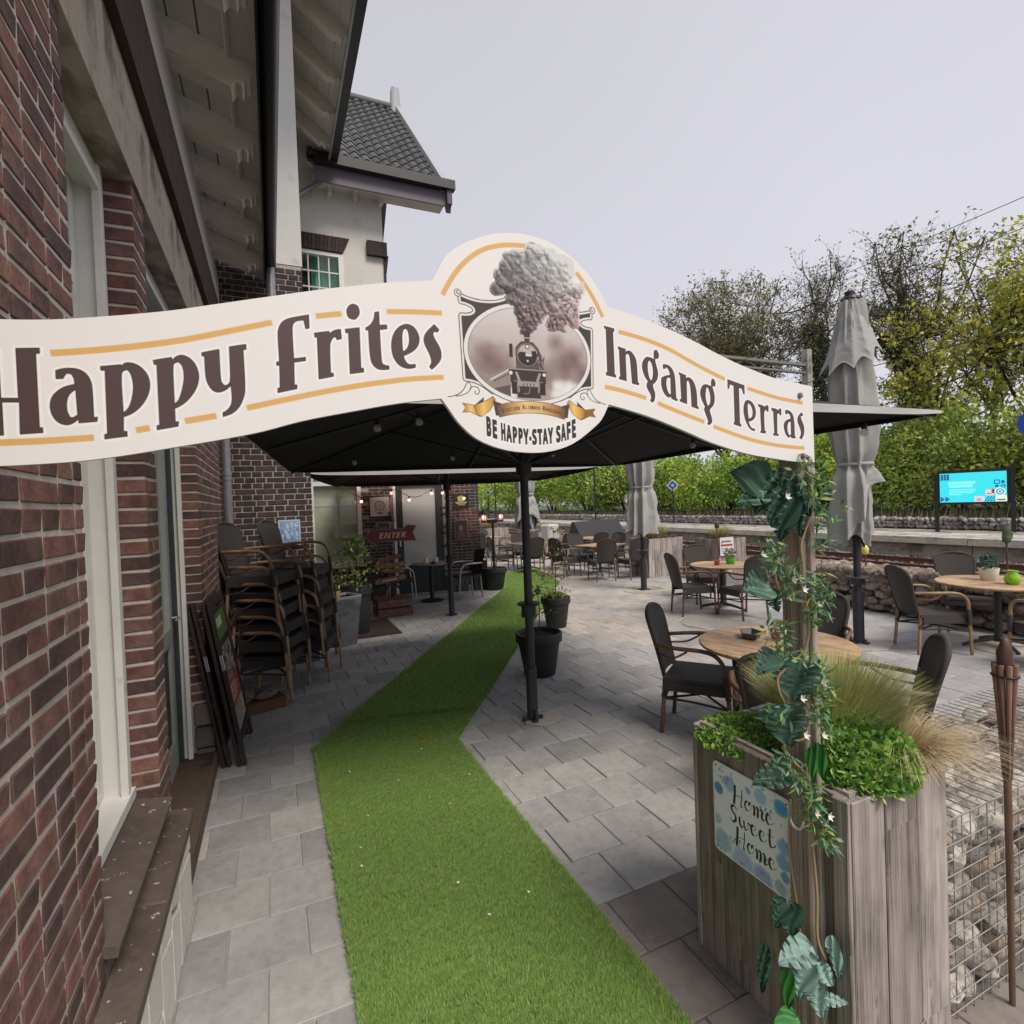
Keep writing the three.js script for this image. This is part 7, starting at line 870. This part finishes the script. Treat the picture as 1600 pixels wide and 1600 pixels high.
// ================================================================== railway side
{
  const tr = kindOf(obj('trackside_bank', [box(9.41, -0.71, 20, 14.2, -0.46, -120)], M(0.24, 0.215, 0.17, { map: rep(T_STAIN, 0.5) })), 'structure');
  kindOf(obj('ballast', [box(14.2, -0.70, 20, 19.05, -0.44, -120)], M(0.20, 0.17, 0.15, { map: rep(T_STAIN, 2), bumpMap: rep(T_STONE_B, 2.5), bumpScale: 0.03 })), 'structure');
  { const R = rng(7), l = [], c = new THREE.Color(); for (let i = 0; i < 16000; i++) { const z = -4 - Math.pow(R(), 1.4) * 40, x = 13.6 + R() * 5.4, k = 0.6 + R() * 0.8; c.setRGB(0.22 * k, 0.185 * k, 0.16 * k); l.push([mat4(x, -0.44 + R() * 0.05, z, R() * 6, R() * 6, 0, 0.06 + R() * 0.08), c.clone()]); } tag(instanced('ballast_stones', ROCKS[3], M(1, 1, 1, { roughness: 1 }), l, scene), 'brown ballast stones along the railway track', 'gravel'); }
  for (const [x, w] of [[15.6, 'near'], [17.1, 'far']]) { const s = new THREE.Shape([[-0.07, 0], [0.07, 0], [0.07, 0.015], [0.012, 0.03], [0.012, 0.11], [0.036, 0.12], [0.036, 0.155], [-0.036, 0.155], [-0.036, 0.12], [-0.012, 0.11], [-0.012, 0.03], [-0.07, 0.015]].map((p) => new THREE.Vector2(...p))); const t = thing('rail', w + ' rusty rail of the railway track', 'rail', [x, -0.38, 0], 0, 'railway rails'); obj('rail_bar', new THREE.ExtrudeGeometry(s, { depth: 126, bevelEnabled: false }).translate(0, 0, -120), M(0.155, 0.065, 0.05, { roughness: 0.8, map: S_STONE }), t); }
  // platform
  const P = new THREE.Group(); P.name = 'platform'; scene.add(P); kindOf(P, 'structure');
  const cc = M(0.60, 0.57, 0.50, { map: rep(T_STAIN, 0.45, 0.8), bumpMap: S_STONE_B, bumpScale: 0.003 }), cw = M(0.43, 0.385, 0.335, { map: rep(T_STAIN, 0.3, 0.6), roughness: 0.95 });
  for (let z = 3; z > -70; z -= 3.0) { obj('edge_slab', move(cbox(0.55, 0.22, 2.985, 0.012, 0.003, Math.abs(z | 0)), 19.10, 0.14, z - 1.5), cc, P); obj('wall_panel', move(cbox(0.16, 0.86, 2.98, 0.008, 0.002, Math.abs(z | 0)), 19.16, -0.40, z - 1.5), cw, P); }
  obj('platform_top', box(19.38, -0.6, 3, 22.4, 0.243, -70), M(0.40, 0.38, 0.35, { map: rep(T_STAIN, 0.5) }), P); obj('white_line', box(19.75, 0.2435, 3, 19.90, 0.2475, -70), M(0.78, 0.78, 0.74, { map: S_STAIN }), P); obj('tactile_strip', box(20.1, 0.2435, 3, 20.7, 0.247, -70), M(0.66, 0.65, 0.60, { map: S_STAIN }), P);
  // stone wall behind the platform
  const gw = thing('platform_gabion', 'long grey stone gabion wall along the back of the platform', 'stone wall'); const R = rng(31), l = [], c = new THREE.Color(), named = [];
  for (let z = -4; z > -66; z -= 0.155) for (let y = 0; y < 3; y++) { const k = 0.6 + R() * 0.8; named.push({ x: 22.5 + R() * 0.04, y: 0.33 + y * 0.135 + R() * 0.03, z: z + R() * 0.08, s: 0.16 + R() * 0.10, k, r: [R(), R() * 6, R()], g: Math.floor(R() * 9) }); }
  const gm = [[0.30, 0.275, 0.25], [0.38, 0.35, 0.32], [0.22, 0.20, 0.185], [0.46, 0.43, 0.39]].map((q) => M(...q, { roughness: 1 })); const near = named.filter((s) => s.z < -7.5 && s.z > -24); const ns = new Set(near.slice(0, 290)); near.slice(0, 290).forEach((s) => { const o = obj('stone', ROCKS[s.g], gm[s.g % 4], gw, [s.x, s.y, s.z], s.r); o.scale.set(s.s, s.s * 0.8, s.s * 1.2); });
  instanced('stone_fill', ROCKS[1], M(1, 1, 1, { roughness: 1 }), named.filter((s) => !ns.has(s)).map((s) => [mat4(s.x, s.y, s.z, ...s.r, [s.s, s.s * 0.8, s.s * 1.2]), new THREE.Color().setRGB(0.32 * s.k, 0.295 * s.k, 0.265 * s.k)]), gw);
  obj('wall_core', box(22.58, 0.2, -2, 23.1, 0.66, -66), M(0.14, 0.125, 0.11), gw);
}
// ---------------------------------------------------------------- information screen on the platform
{
  const t = thing('platform_screen', 'turquoise advertising screen on two black posts on the far platform', 'screen', [21.6, 0.243, -10.15], 0); t.rotation.y = face(-0.93, 0.36);
  const [cv, g] = DOC(512, 288); g.fillStyle = 'rgb(58,204,216)'; g.fillRect(0, 0, 512, 288); g.fillStyle = 'rgb(44,66,130)'; for (let i = 0; i < 3; i++) { g.fillRect(14 + i * 24, 8, 12, 60); g.fillRect(0, 16 + i * 20, 78, 9); } g.fillStyle = 'rgb(150,236,238)'; g.fillRect(70, 84, 210, 26); g.fillRect(74, 118, 186, 24); g.fillStyle = 'rgb(58,204,216)'; for (let i = 0; i < 14; i++) { g.fillRect(80 + i * 15, 84, 3, 26); g.fillRect(84 + i * 13, 118, 3, 24); } g.fillStyle = 'rgb(128,226,230)'; g.fillRect(74, 160, 206, 8); g.fillRect(74, 176, 206, 8); g.fillRect(74, 192, 190, 8); g.fillRect(74, 208, 96, 8);
  g.fillStyle = 'rgb(50,84,152)'; for (const x of [4, 44]) { g.beginPath(); g.moveTo(x, 228); g.lineTo(x + 38, 256); g.lineTo(x, 284); g.fill(); } g.fillStyle = 'rgb(60,140,180)'; g.strokeStyle = 'rgb(36,96,150)'; g.lineWidth = 8; g.strokeRect(424, 84, 34, 34); g.beginPath(); g.arc(484, 102, 15, 0, 7); g.fillStyle = 'rgb(30,90,150)'; g.fill(); g.beginPath(); g.arc(440, 140, 13, 0, 7); g.fill(); g.beginPath(); g.arc(486, 142, 13, 0, 7); g.stroke(); g.fillStyle = 'rgb(180,222,226)'; g.beginPath(); g.arc(462, 194, 42, 0, 7); g.fill(); g.beginPath(); g.arc(462, 194, 24, 0, 7); g.stroke(); g.beginPath(); g.arc(462, 194, 5, 0, 7); g.stroke(); g.fillStyle = 'rgb(214,190,182)'; g.fillRect(356, 170, 60, 56); g.fillStyle = 'rgb(150,60,56)'; g.fillRect(400, 168, 22, 40); g.fillRect(366, 206, 30, 8); g.fillStyle = 'rgb(190,196,212)'; g.fillRect(270, 232, 80, 54); g.fillStyle = 'rgb(196,150,140)'; g.fillRect(288, 250, 36, 30); g.strokeStyle = 'rgb(30,90,160)'; for (let i = 0; i < 4; i++) { g.beginPath(); g.moveTo(346 + i * 22, 284); g.lineTo(380 + i * 22, 236); g.stroke(); } g.fillStyle = 'rgb(214,222,206)'; g.fillRect(428, 230, 84, 56); g.fillStyle = 'rgb(70,80,80)'; g.fillRect(440, 264, 60, 12);
  const w = 1.72, h = 1.0, y = 1.02; obj('screen_case', box(-w / 2 - 0.08, y - 0.07, -0.16, w / 2 + 0.2, y + h + 0.09, 0.0), MAT.black, t);
  const sm = M(0.25, 0.25, 0.25, { map: canvasTex(cv), roughness: 0.3 }); sm.emissive.setRGB(1, 1, 1); sm.emissiveMap = sm.map; sm.emissiveIntensity = 0.62; obj('display', new THREE.PlaneGeometry(w, h).translate(0, y + h / 2, 0.006), sm, t);
  const ra = new THREE.RectAreaLight(0x6fdfe8, 0.5, w, h); ra.position.set(0, y + h / 2, 0.02); ra.lookAt(0, y + h / 2, 10); ra.rotation.set(0, PI, 0); t.add(ra);
  for (const x of [-w / 2 - 0.10, w / 2 + 0.14]) obj('post', box(x - 0.055, 0, -0.14, x + 0.055, y + h + (x > 0 ? 0.22 : 0.02), -0.02 + 0.04), MAT.black, t);
}
// small platform signs and poles
function pole(name, label, x, z, h, r, cat, extra) { const t = thing(name, label, cat, [x, 0.243, z]); obj('pole', cyl(r, r, h, 10, 0, 0, 0), MAT.black, t); if (extra) extra(t, h); return t; }
const diamond = (n) => (t, h) => { const [cv, g] = DOC(128, 128); g.fillStyle = 'rgb(230,232,236)'; g.fillRect(0, 0, 128, 128); g.fillStyle = 'rgb(52,96,168)'; g.fillRect(12, 12, 104, 104); g.save(); g.translate(64, 64); g.rotate(-PI / 4); g.fillStyle = 'rgb(240,242,246)'; g.font = 'bold 70px sans-serif'; g.textAlign = 'center'; g.textBaseline = 'middle'; if (n) g.fillText(n, 0, 0); g.restore(); const f = new THREE.Group(); f.name = 'diamond_plate'; f.position.set(0, h + 0.2, 0); f.rotation.set(0, face(-0.8, 0.6), 0); t.add(f); obj('plate', move(cbox(0.5, 0.5, 0.02, 0.004), 0, 0, 0, 0, 0, PI / 4), M(0.6, 0.6, 0.62), f); obj('plate_print', new THREE.PlaneGeometry(0.49, 0.49).rotateZ(PI / 4).translate(0, 0, 0.0125), M(0.95, 0.95, 0.95, { map: canvasTex(cv) }), f); };
pole('platform_marker', 'blue diamond sign with number four on the far platform', 21.3, -24.6, 2.05, 0.035, 'sign', diamond('4')); pole('platform_marker', 'blue diamond sign seen left beside the red lanterns', 21.0, -53, 2.6, 0.05, 'sign', diamond(''));
const armLamp = (t, h) => obj('lamp_arm', [box(-0.9, h - 0.03, -0.05, 0.15, h + 0.03, 0.05)], MAT.black, t);
pole('platform_lamp', 'thin black platform lamp post behind the potted sapling', 21.4, -33.0, 3.9, 0.06, 'street lamp', armLamp); pole('platform_lamp', 'thin black platform lamp post left of the farthest folded parasol', 21.4, -52.0, 4.2, 0.07, 'street lamp', armLamp);
pole('white_notice', 'small white notice on a pole near the far end of platform', 20.4, -56, 1.9, 0.05, 'sign', (t, h) => obj('notice_plate', box(-0.35, h - 0.2, -0.4, -0.31, h + 0.75, 0.4), M(0.75, 0.75, 0.73), t));
pole('white_notice', 'small white number plate on a pole right of the timber post', 21.2, -15.9, 2.35, 0.06, 'sign', (t, h) => obj('notice_plate', move(cbox(0.42, 0.3, 0.03, 0.005), 0, h + 0.1, 0.05, 0, face(-0.8, 0.6), 0), M(0.75, 0.76, 0.76), t));
{ const t = thing('blue_round_sign', 'blue round sign on a slim pole cut by the right picture edge', 'sign', [9.2, 0, -3.62], face(-0.93, 0.37)); obj('plate', new THREE.CylinderGeometry(0.17, 0.17, 0.025, 28).rotateX(PI / 2).translate(0, 2.60, 0.03), M(0.02, 0.08, 0.5, { roughness: 0.35 }), t); obj('pole', cyl(0.025, 0.025, 2.7, 10, 0, 0, 0), MAT.iron, t); }
// overhead line mast, beam and wires
{
  const t = thing('overhead_mast', 'grey overhead line mast with cross beam behind the arched board', 'mast', [23.6, 0.2, -17.6]); obj('mast', box(-0.16, 0, -0.16, 0.16, 8.4, 0.16), M(0.36, 0.38, 0.34, { map: S_STAIN, roughness: 0.8 }), t); obj('cross_beam', [box(-9.6, 7.60, -0.10, 0.3, 7.72, 0.10), box(-9.6, 7.25, -0.10, 0.3, 7.33, 0.10)], M(0.20, 0.20, 0.19), t); for (let i = 0; i < 12; i++) obj('lattice_bar', tube([[-9.6 + i * 0.8, 7.3 + (i % 2) * 0.35, 0], [-8.8 + i * 0.8, 7.3 + ((i + 1) % 2) * 0.35, 0]], 0.03, 5), M(0.20, 0.20, 0.19), t); obj('insulator', [tube([[-2.5, 7.25, 0], [-2.5, 6.5, 0]], 0.05, 6), tube([[-7, 7.25, 0], [-7, 6.4, 0]], 0.05, 6)], M(0.15, 0.13, 0.12), t);
  const wire = (label, x, y0, y1, r) => { const pts = []; for (let i = 0; i <= 16; i++) { const u = i / 16; pts.push([x, y0 + (y1 - y0) * u - 0.4 * Math.sin(u * PI), 2 - u * 90]); } const o = obj('overhead_wire', tube(pts, r, 5), M(0.05, 0.055, 0.05, { roughness: 0.5 })); tag(o, label, 'wire', 'overhead railway wires'); };
  wire('lowest overhead railway wire crossing the right hand trees', 16.3, 5.6, 5.6, 0.014); wire('middle overhead railway wire crossing the right hand trees', 16.3, 7.1, 6.9, 0.012); wire('third overhead railway wire crossing the right hand trees', 18.9, 8.9, 8.7, 0.012); wire('topmost overhead railway wire crossing the right hand trees', 21.0, 10.6, 10.4, 0.012);
}
// stakes with little tops along the terrace edge
for (const [x, z, h, c, w] of [[8.6, -8.6, 1.22, [0.05, 0.05, 0.05], 'black topped garden stake left of the garlanded post'], [8.9, -5.75, 1.30, [0.05, 0.05, 0.05], 'black topped garden stake right of the tall folded parasol'], [8.3, -5.3, 0.92, [0.72, 0.72, 0.16], 'yellow tipped garden stake under the tall folded parasol'], [9.1, -3.9, 1.12, [0.11, 0.15, 0.08], 'green cactus topped stake above the stone gabion']]) { const t = thing('garden_stake', w, 'garden stake', [x, 0, z]); obj('stake', tube([[0, 0, 0], [0.01, h * 0.5, 0], [0, h - 0.1, 0]], 0.012, 6), M(0.12, 0.06, 0.04), t); obj('stake_top', lathe([[0, h - 0.12], [0.045, h - 0.10], [0.05, h - 0.02], [0.03, h + 0.02], [0, h + 0.04]], 12), M(...c, { roughness: 0.5 }), t); if (c[1] > 0.14 && c[0] < 0.2) { obj('cactus_arm', [tube([[0, h - 0.06, 0], [0.09, h - 0.04, 0], [0.11, h + 0.04, 0]], 0.03, 8, true, 4), tube([[0, h - 0.02, 0], [0, h + 0.12, 0]], 0.045, 10)], M(...c), t); } }
// railway-side planters
function sidePlanter(label, x0, x1, z0, z1, h, nL, nF, seed, grass) { const t = thing('railway_planter', label, 'planter', [0, 0, 0], 0, 'grey plank planters along the railway'); plankBox(t, x0, x1, z0, z1, h, nL, nF, GREYWOOD, seed); if (grass) grassTuft('ornamental_grass', 'grass tuft growing in the ' + grass, [(x0 + x1) / 2, h - 0.05, (z0 + z1) / 2], 700, 0.5, 0.8, STRAW, seed + 1, 0.004); }
sidePlanter('grey plank planter behind the folded parasol pole', 7.7, 8.7, -9.75, -10.5, 0.88, 4, 6, 301, 'planter behind the folded parasol pole'); sidePlanter('grey plank planter carrying a cafe notice left of garlanded post', 9.3, 10.2, -9.3, -10.0, 0.80, 4, 6, 302, 'planter carrying the cafe notice'); sidePlanter('grey plank planter beyond the square tables', 7.9, 8.9, -15.6, -16.4, 0.85, 4, 6, 303, 'planter beyond the square tables'); sidePlanter('farthest left grey plank planter behind the lantern post', 7.2, 8.6, -19.6, -20.3, 0.85, 4, 7, 304, 'farthest left planter'); sidePlanter('small grey plank planter left of the sloping black cover', 8.6, 9.4, -18.2, -19, 0.8, 4, 5, 305, 'small planter left of sloping cover');
plaque('cafe_notice', 'small white cafe notice with red line on the right railway planter', 9.55, 0.62, -9.27, 0.42, 0.42, 'rgb(222,220,216)', (g, w, h) => { g.fillStyle = 'rgb(60,56,56)'; g.font = 'bold 60px serif'; g.strokeStyle = 'rgb(60,56,56)'; g.lineWidth = 8; g.beginPath(); for (let i = 0; i <= 40; i++) { const x = 26 + i * 4.6, y = 58 + Math.sin(i * 1.4) * 16 * (i < 6 ? 1.6 : 0.8); i ? g.lineTo(x, y) : g.moveTo(x, y); } g.stroke(); g.fillStyle = 'rgb(160,44,44)'; g.fillRect(16, 96, 220, 28); g.fillStyle = 'rgb(90,90,90)'; for (let i = 0; i < 4; i++) g.fillRect(20, 146 + i * 22, 130 + (i * 41) % 70, 8); });
{ const t = thing('low_bench', 'low dark plank bench between the two railway planters', 'bench', [8.95, 0, -10.0], 0); for (let i = 0; i < 2; i++) obj('bench_board', move(cbox(0.55, 0.14, 0.03, 0.004), 0, 0.12 + i * 0.38, 0.3), woodMat(0.22, 0.16, 0.12), t); for (const s of [-1, 1]) obj('bench_post', move(cbox(0.06, 0.6, 0.06, 0.004), s * 0.24, 0.3, 0.26), woodMat(0.2, 0.15, 0.11), t); }
{ const t = thing('black_cover', 'sloping black panel cover standing on the terrace edge', 'cover', [9.2, 0, -14.0], 0.3); const s = new THREE.Shape([[0, 0.35], [0.9, 0.35], [0.62, 1.15], [0.52, 1.15]].map((p) => new THREE.Vector2(...p))); obj('panel', boxUV(new THREE.ExtrudeGeometry(s, { depth: 2.1, bevelEnabled: true, bevelSize: 0.015, bevelThickness: 0.015, bevelSegments: 1 }).rotateY(PI / 2).translate(-0.9, 0, 0.3)), M(0.035, 0.035, 0.038, { roughness: 0.5, map: S_CLOTH }), t); obj('frame', [box(-0.85, 0, -0.2, -0.78, 0.35, -0.1), box(1.0, 0, -0.2, 1.07, 0.35, -0.1)], MAT.black, t); const b = thing('grey_bin', 'small pale grey box left of the sloping black cover', 'box', [7.95, 0, -14.9], 0.3); obj('box_body', move(cbox(0.5, 0.5, 0.4, 0.05), 0, 0.85, 0), M(0.5, 0.5, 0.48), b); obj('box_stand', box(-0.05, 0, -0.05, 0.05, 0.6, 0.05), MAT.black, b); }
// ================================================================== shrubs behind the platform
function bush(label, x, y, z, rx, ry, rz, n, cols, seed, s) {
  const t = thing('shrub', label, 'shrub', [x, y, z], 0, 'shrubs along the back of the platform'), R = rng(seed), l = [], c = new THREE.Color(), cl = []; const nc = 60;
  for (let i = 0; i < nc; i++) { const d = rdir(R); d.y = Math.abs(d.y) * 1.0 - 0.15; const q = 0.62 + R() * 0.42; cl.push([V3(d.x * rx * q, ry * (0.42 + d.y * 0.6 * q), d.z * rz * q), 0.16 + R() * 0.22, cols[Math.floor(R() * cols.length)], 0.5 + R() * 0.85]); }
  for (let i = 0; i < n; i++) { const [p, r, col, k0] = cl[Math.floor(R() * nc)], o = rdir(R), q = Math.cbrt(R()), k = k0 * (0.75 + R() * 0.5); const P = V3(p.x + o.x * r * rx * q, Math.max(0.02, p.y + o.y * r * ry * q * 0.9), p.z + o.z * r * rz * q); c.setRGB(col[0] * k, col[1] * k, col[2] * k); l.push([leafM(P, o.clone().add(rdir(R)).normalize(), s * (0.6 + R() * 0.8), R() * 6), c.clone()]); }
  instanced('foliage', LEAF, WHITE_LEAF, l, t); const br = []; for (let i = 0; i < 14; i++) { const a = R() * 6.28, q = 0.3 + R() * 0.6; br.push(tube([[0, 0, 0], [Math.cos(a) * rx * q * 0.5, ry * 0.4, Math.sin(a) * rz * q * 0.5], [Math.cos(a) * rx * q, ry * 0.8, Math.sin(a) * rz * q]], [0.05, 0.035, 0.015], 5)); } obj('stems', br, M(0.07, 0.055, 0.04), t);
}
const LIME = [[0.44, 0.58, 0.07], [0.34, 0.50, 0.065], [0.52, 0.62, 0.10], [0.22, 0.37, 0.06]], MIDG = [[0.32, 0.45, 0.07], [0.38, 0.50, 0.08], [0.20, 0.32, 0.06], [0.45, 0.52, 0.10]], OLIVE = [[0.45, 0.50, 0.07], [0.35, 0.42, 0.065], [0.24, 0.31, 0.06], [0.54, 0.54, 0.085]];
const BU = [[25.8, -9.0, 2.1, 4.4, 3.0, OLIVE, 'behind the right post of the turquoise screen'], [25.8, -12.8, 2.1, 4.6, 2.7, MIDG, 'behind the turquoise screen'], [25.6, -16.6, 2.2, 4.6, 2.8, LIME, 'between the screen and the tall folded parasol'], [25.6, -20.6, 2.2, 4.2, 2.9, MIDG, 'behind the tall folded parasol'], [25.6, -24.8, 2.4, 4.2, 3.2, LIME, 'above the garlanded post'], [25.6, -29.5, 2.4, 4.2, 3.4, LIME, 'right of the blue diamond sign'], [25.6, -34.8, 2.4, 4.6, 3.6, MIDG, 'left of the blue diamond sign'], [25.6, -40.5, 2.5, 5.0, 4.0, LIME, 'behind the middle folded parasol'], [25.8, -47.5, 2.6, 5.4, 4.6, LIME, 'behind the thin platform lamp'], [25.6, -56, 3.8, 6.0, 5.4, LIME, 'right of the black parasol pole'], [26, -67, 4.2, 7.0, 7, LIME, 'behind the red lanterns'], [26.5, -82, 5, 8.4, 9, LIME, 'farthest left, next to the dark brick corner']];
BU.forEach(([x, z, rx, ry, rz, cols, w], i) => bush('leafy spring shrub ' + w, x, 0.2, z, rx, ry, rz, 13000, cols, 200 + i, 0.15 + Math.min(0.2, Math.hypot(x, z) * 0.0020)));
{ // dry grass along the wall
  const R = rng(81), pos = [], col = []; for (let i = 0; i < 1500; i++) { const z = -7 - R() * 50, x = 23.0 + R() * 0.5, h = 0.12 + R() * R() * 0.8, dx = (R() - 0.5) * 0.6, dz = (R() - 0.5) * 0.6, w = 0.012 + R() * 0.008, k = 0.7 + R() * 0.5; pos.push(x, 0.62, z - w, x, 0.62, z + w, x + dx * h, 0.62 + h, z + dz * h); for (let q = 0; q < 3; q++) col.push(0.36 * k, 0.30 * k, 0.20 * k); } const g = new THREE.BufferGeometry(); g.setAttribute('position', new THREE.Float32BufferAttribute(pos, 3)); g.setAttribute('color', new THREE.Float32BufferAttribute(col, 3)); g.computeVertexNormals(); const o = obj('dry_grass', g, M(1, 1, 1, { vertexColors: true })); kindOf(tag(o, 'dry straw grass along the top of the platform gabion', 'grass'), 'stuff'); }
kindOf(obj('bank', box(24, -0.7, 0, 60, 0.9, -160), M(0.10, 0.12, 0.05, { map: rep(T_STAIN, 0.3) })), 'structure');
// ================================================================== trees
function tree(label, base, crown, seed, opt) {   // crown: [dx, y, dz, rx, ry, rz] measured from the foot
  const t = thing(opt.name ?? 'tree', label, 'tree', base, 0), R = rng(seed), trunk = [], limbs = [], twigs = [], tips = [], [cx, cy, cz, rx, ry, rz] = crown, c0 = V3(cx, cy, cz), r0 = opt.r ?? 0.28;
  const inside = (q) => { const d = rdir(R); const k = Math.cbrt(q + (1 - q) * R()); return V3(cx + d.x * rx * k, cy + d.y * ry * k, cz + d.z * rz * k); };
  const path = (a, b, sag, n = 4) => { const pts = []; for (let i = 0; i <= n; i++) { const u = i / n, p = a.clone().lerp(b, u); p.y += sag * Math.sin(u * PI) * a.distanceTo(b); if (i && i < n) p.add(rdir(R).multiplyScalar(a.distanceTo(b) * 0.035)); pts.push(p); } return pts; };
  const forkY = opt.fork ?? cy - ry * 0.75, top = V3(cx * 0.6, cy + ry * (opt.lead ?? 0.2), cz * 0.6), tr = path(V3(0, 0, 0), top, 0, 7); trunk.push(tube(tr, tr.map((_, i) => r0 * (1 - i / 7 * 0.82)), 9, false));
  const on = (u) => { const k = u * 7, i = Math.min(6, Math.floor(k)); return tr[i].clone().lerp(tr[i + 1], k - i); };
  const u0 = clamp(forkY / top.y, 0.08, 0.85);
  for (let i = 0; i < opt.limbs; i++) { const s = on(u0 + (1 - u0) * (i / opt.limbs)), e = inside(0.25), L = path(s, e, opt.sag ?? -0.08, 5); limbs.push(tube(L, L.map((_, k) => r0 * 0.24 * (1 - k / 5 * 0.75)), 6, false));
    for (let j = 0; j < opt.subs; j++) { const a = L[1 + Math.floor(R() * 5)], tgt = inside(0.45), d = tgt.clone().sub(a), m = Math.min(d.length(), opt.reach * (0.6 + R() * 0.6)), e2 = a.clone().addScaledVector(d.normalize(), m), Q = path(a, e2, -0.05, 4); limbs.push(tube(Q, Q.map((_, k) => r0 * 0.075 * (1 - k / 4 * 0.7)), 4, false));
      for (let k = 0; k < opt.twigs; k++) { const p = Q[1 + Math.floor(R() * 4)], dir = rdir(R, opt.up ?? 0.5), len = opt.tw * (0.5 + R()), e3 = p.clone().addScaledVector(dir, len); const T = [p, p.clone().lerp(e3, 0.5).add(rdir(R).multiplyScalar(len * 0.08)), e3]; twigs.push(tube(T, [0.014, 0.010, 0.005], 3, false)); tips.push([T[1], e3]); } } }
  const bark = M(...(opt.bark ?? [0.13, 0.11, 0.095]), { roughness: 1, map: S_STAIN }); obj('trunk', trunk, bark, t); obj('branches', limbs, bark, t); kindOf(obj('twigs', twigs, bark, t), 'stuff');
  const l = [], c = new THREE.Color(); for (const [a, b] of tips) for (let i = 0; i < opt.leaves; i++) { const k = 0.6 + R() * 0.8, cc = opt.cols[Math.floor(R() * opt.cols.length)]; c.setRGB(cc[0] * k, cc[1] * k, cc[2] * k); l.push([leafM(a.clone().lerp(b, R() * 1.1).addScaledVector(rdir(R), opt.puff * Math.cbrt(R())), rdir(R, -0.2), opt.s * (0.6 + R() * 0.8), R() * 6), c.clone()]); } instanced('crown', LEAF, WHITE_LEAF, l, t);
  if (opt.ivy) { const iv = []; for (let i = 0; i < opt.ivy; i++) { const u = Math.pow(R(), 0.9) * opt.ivyTop, p = on(clamp(u / top.y)), a = R() * 6.28, rr = r0 * 0.7 + R() * (0.95 - 0.5 * u / opt.ivyTop), k = 0.6 + R() * 0.7; c.setRGB(0.085 * k, 0.11 * k, 0.045 * k); iv.push([leafM(V3(p.x + Math.cos(a) * rr, p.y, p.z + Math.sin(a) * rr), rdir(R), 0.16 + R() * 0.14, R() * 6), c.clone()]); } instanced('ivy', LEAF, WHITE_LEAF, iv, t); }
  return t;
}
const BARE = [[0.20, 0.20, 0.09], [0.25, 0.24, 0.08], [0.16, 0.15, 0.085], [0.30, 0.28, 0.09]];
tree('rounded half leafed tree with many fine stems left of the others', [33, 1.0, -31.3], [0, 12.2, -0.6, 5.6, 6.0, 7.4], 11, { limbs: 44, subs: 12, twigs: 9, reach: 3.0, tw: 1.1, leaves: 9, puff: 0.3, s: 0.20, up: 0.9, cols: BARE, r: 0.36, fork: 2.2, lead: -0.1 });
tree('bare topped tree with ivy covered trunk left of the tall parasol', [33, 1.0, -23.4], [0, 12.0, -0.3, 3.4, 4.8, 3.7], 23, { limbs: 13, subs: 9, twigs: 8, reach: 2.4, tw: 1.1, leaves: 4, puff: 0.25, s: 0.17, up: 0.9, cols: BARE, r: 0.34, fork: 8.0, lead: 0.4, ivy: 7000, ivyTop: 12.0 });
tree('bare topped tree with ivy covered trunk right of the tall parasol', [33, 1.0, -18.6], [0, 11.4, 0.3, 3.6, 4.2, 4.0], 37, { limbs: 14, subs: 9, twigs: 8, reach: 2.4, tw: 1.1, leaves: 5, puff: 0.25, s: 0.18, up: 0.9, cols: BARE, r: 0.40, fork: 6.0, lead: 0.2, ivy: 8000, ivyTop: 9.5 });
tree('slender half leafed tree in the gap between ivy trees and yellow tree', [34.5, 1.0, -15.0], [0, 9.6, 0, 3.0, 4.0, 3.0], 41, { limbs: 12, subs: 8, twigs: 8, reach: 2.0, tw: 1.0, leaves: 4, puff: 0.25, s: 0.19, up: 0.8, cols: BARE, r: 0.28, fork: 4 });
const YEL = [[0.50, 0.50, 0.05], [0.42, 0.45, 0.05], [0.56, 0.52, 0.06], [0.30, 0.36, 0.05]];
tree('big yellow green spring tree at the right edge', [28.5, 0.8, -10.6], [0, 7.6, 0.2, 4.0, 5.4, 4.4], 53, { limbs: 15, subs: 8, twigs: 6, reach: 2.2, tw: 1.0, leaves: 8, puff: 0.42, s: 0.26, cols: YEL, r: 0.34, fork: 2.0, lead: 0.6, up: 0.2, bark: [0.06, 0.05, 0.045] });
tree('smaller yellow green spring tree behind the screen', [28.5, 0.8, -14.8], [0, 6.2, 0, 3.2, 4.4, 2.8], 59, { limbs: 12, subs: 7, twigs: 6, reach: 1.7, tw: 0.9, leaves: 7, puff: 0.4, s: 0.24, cols: YEL, r: 0.22, fork: 1.5, up: 0.2 });
renderer.render(scene, camera);
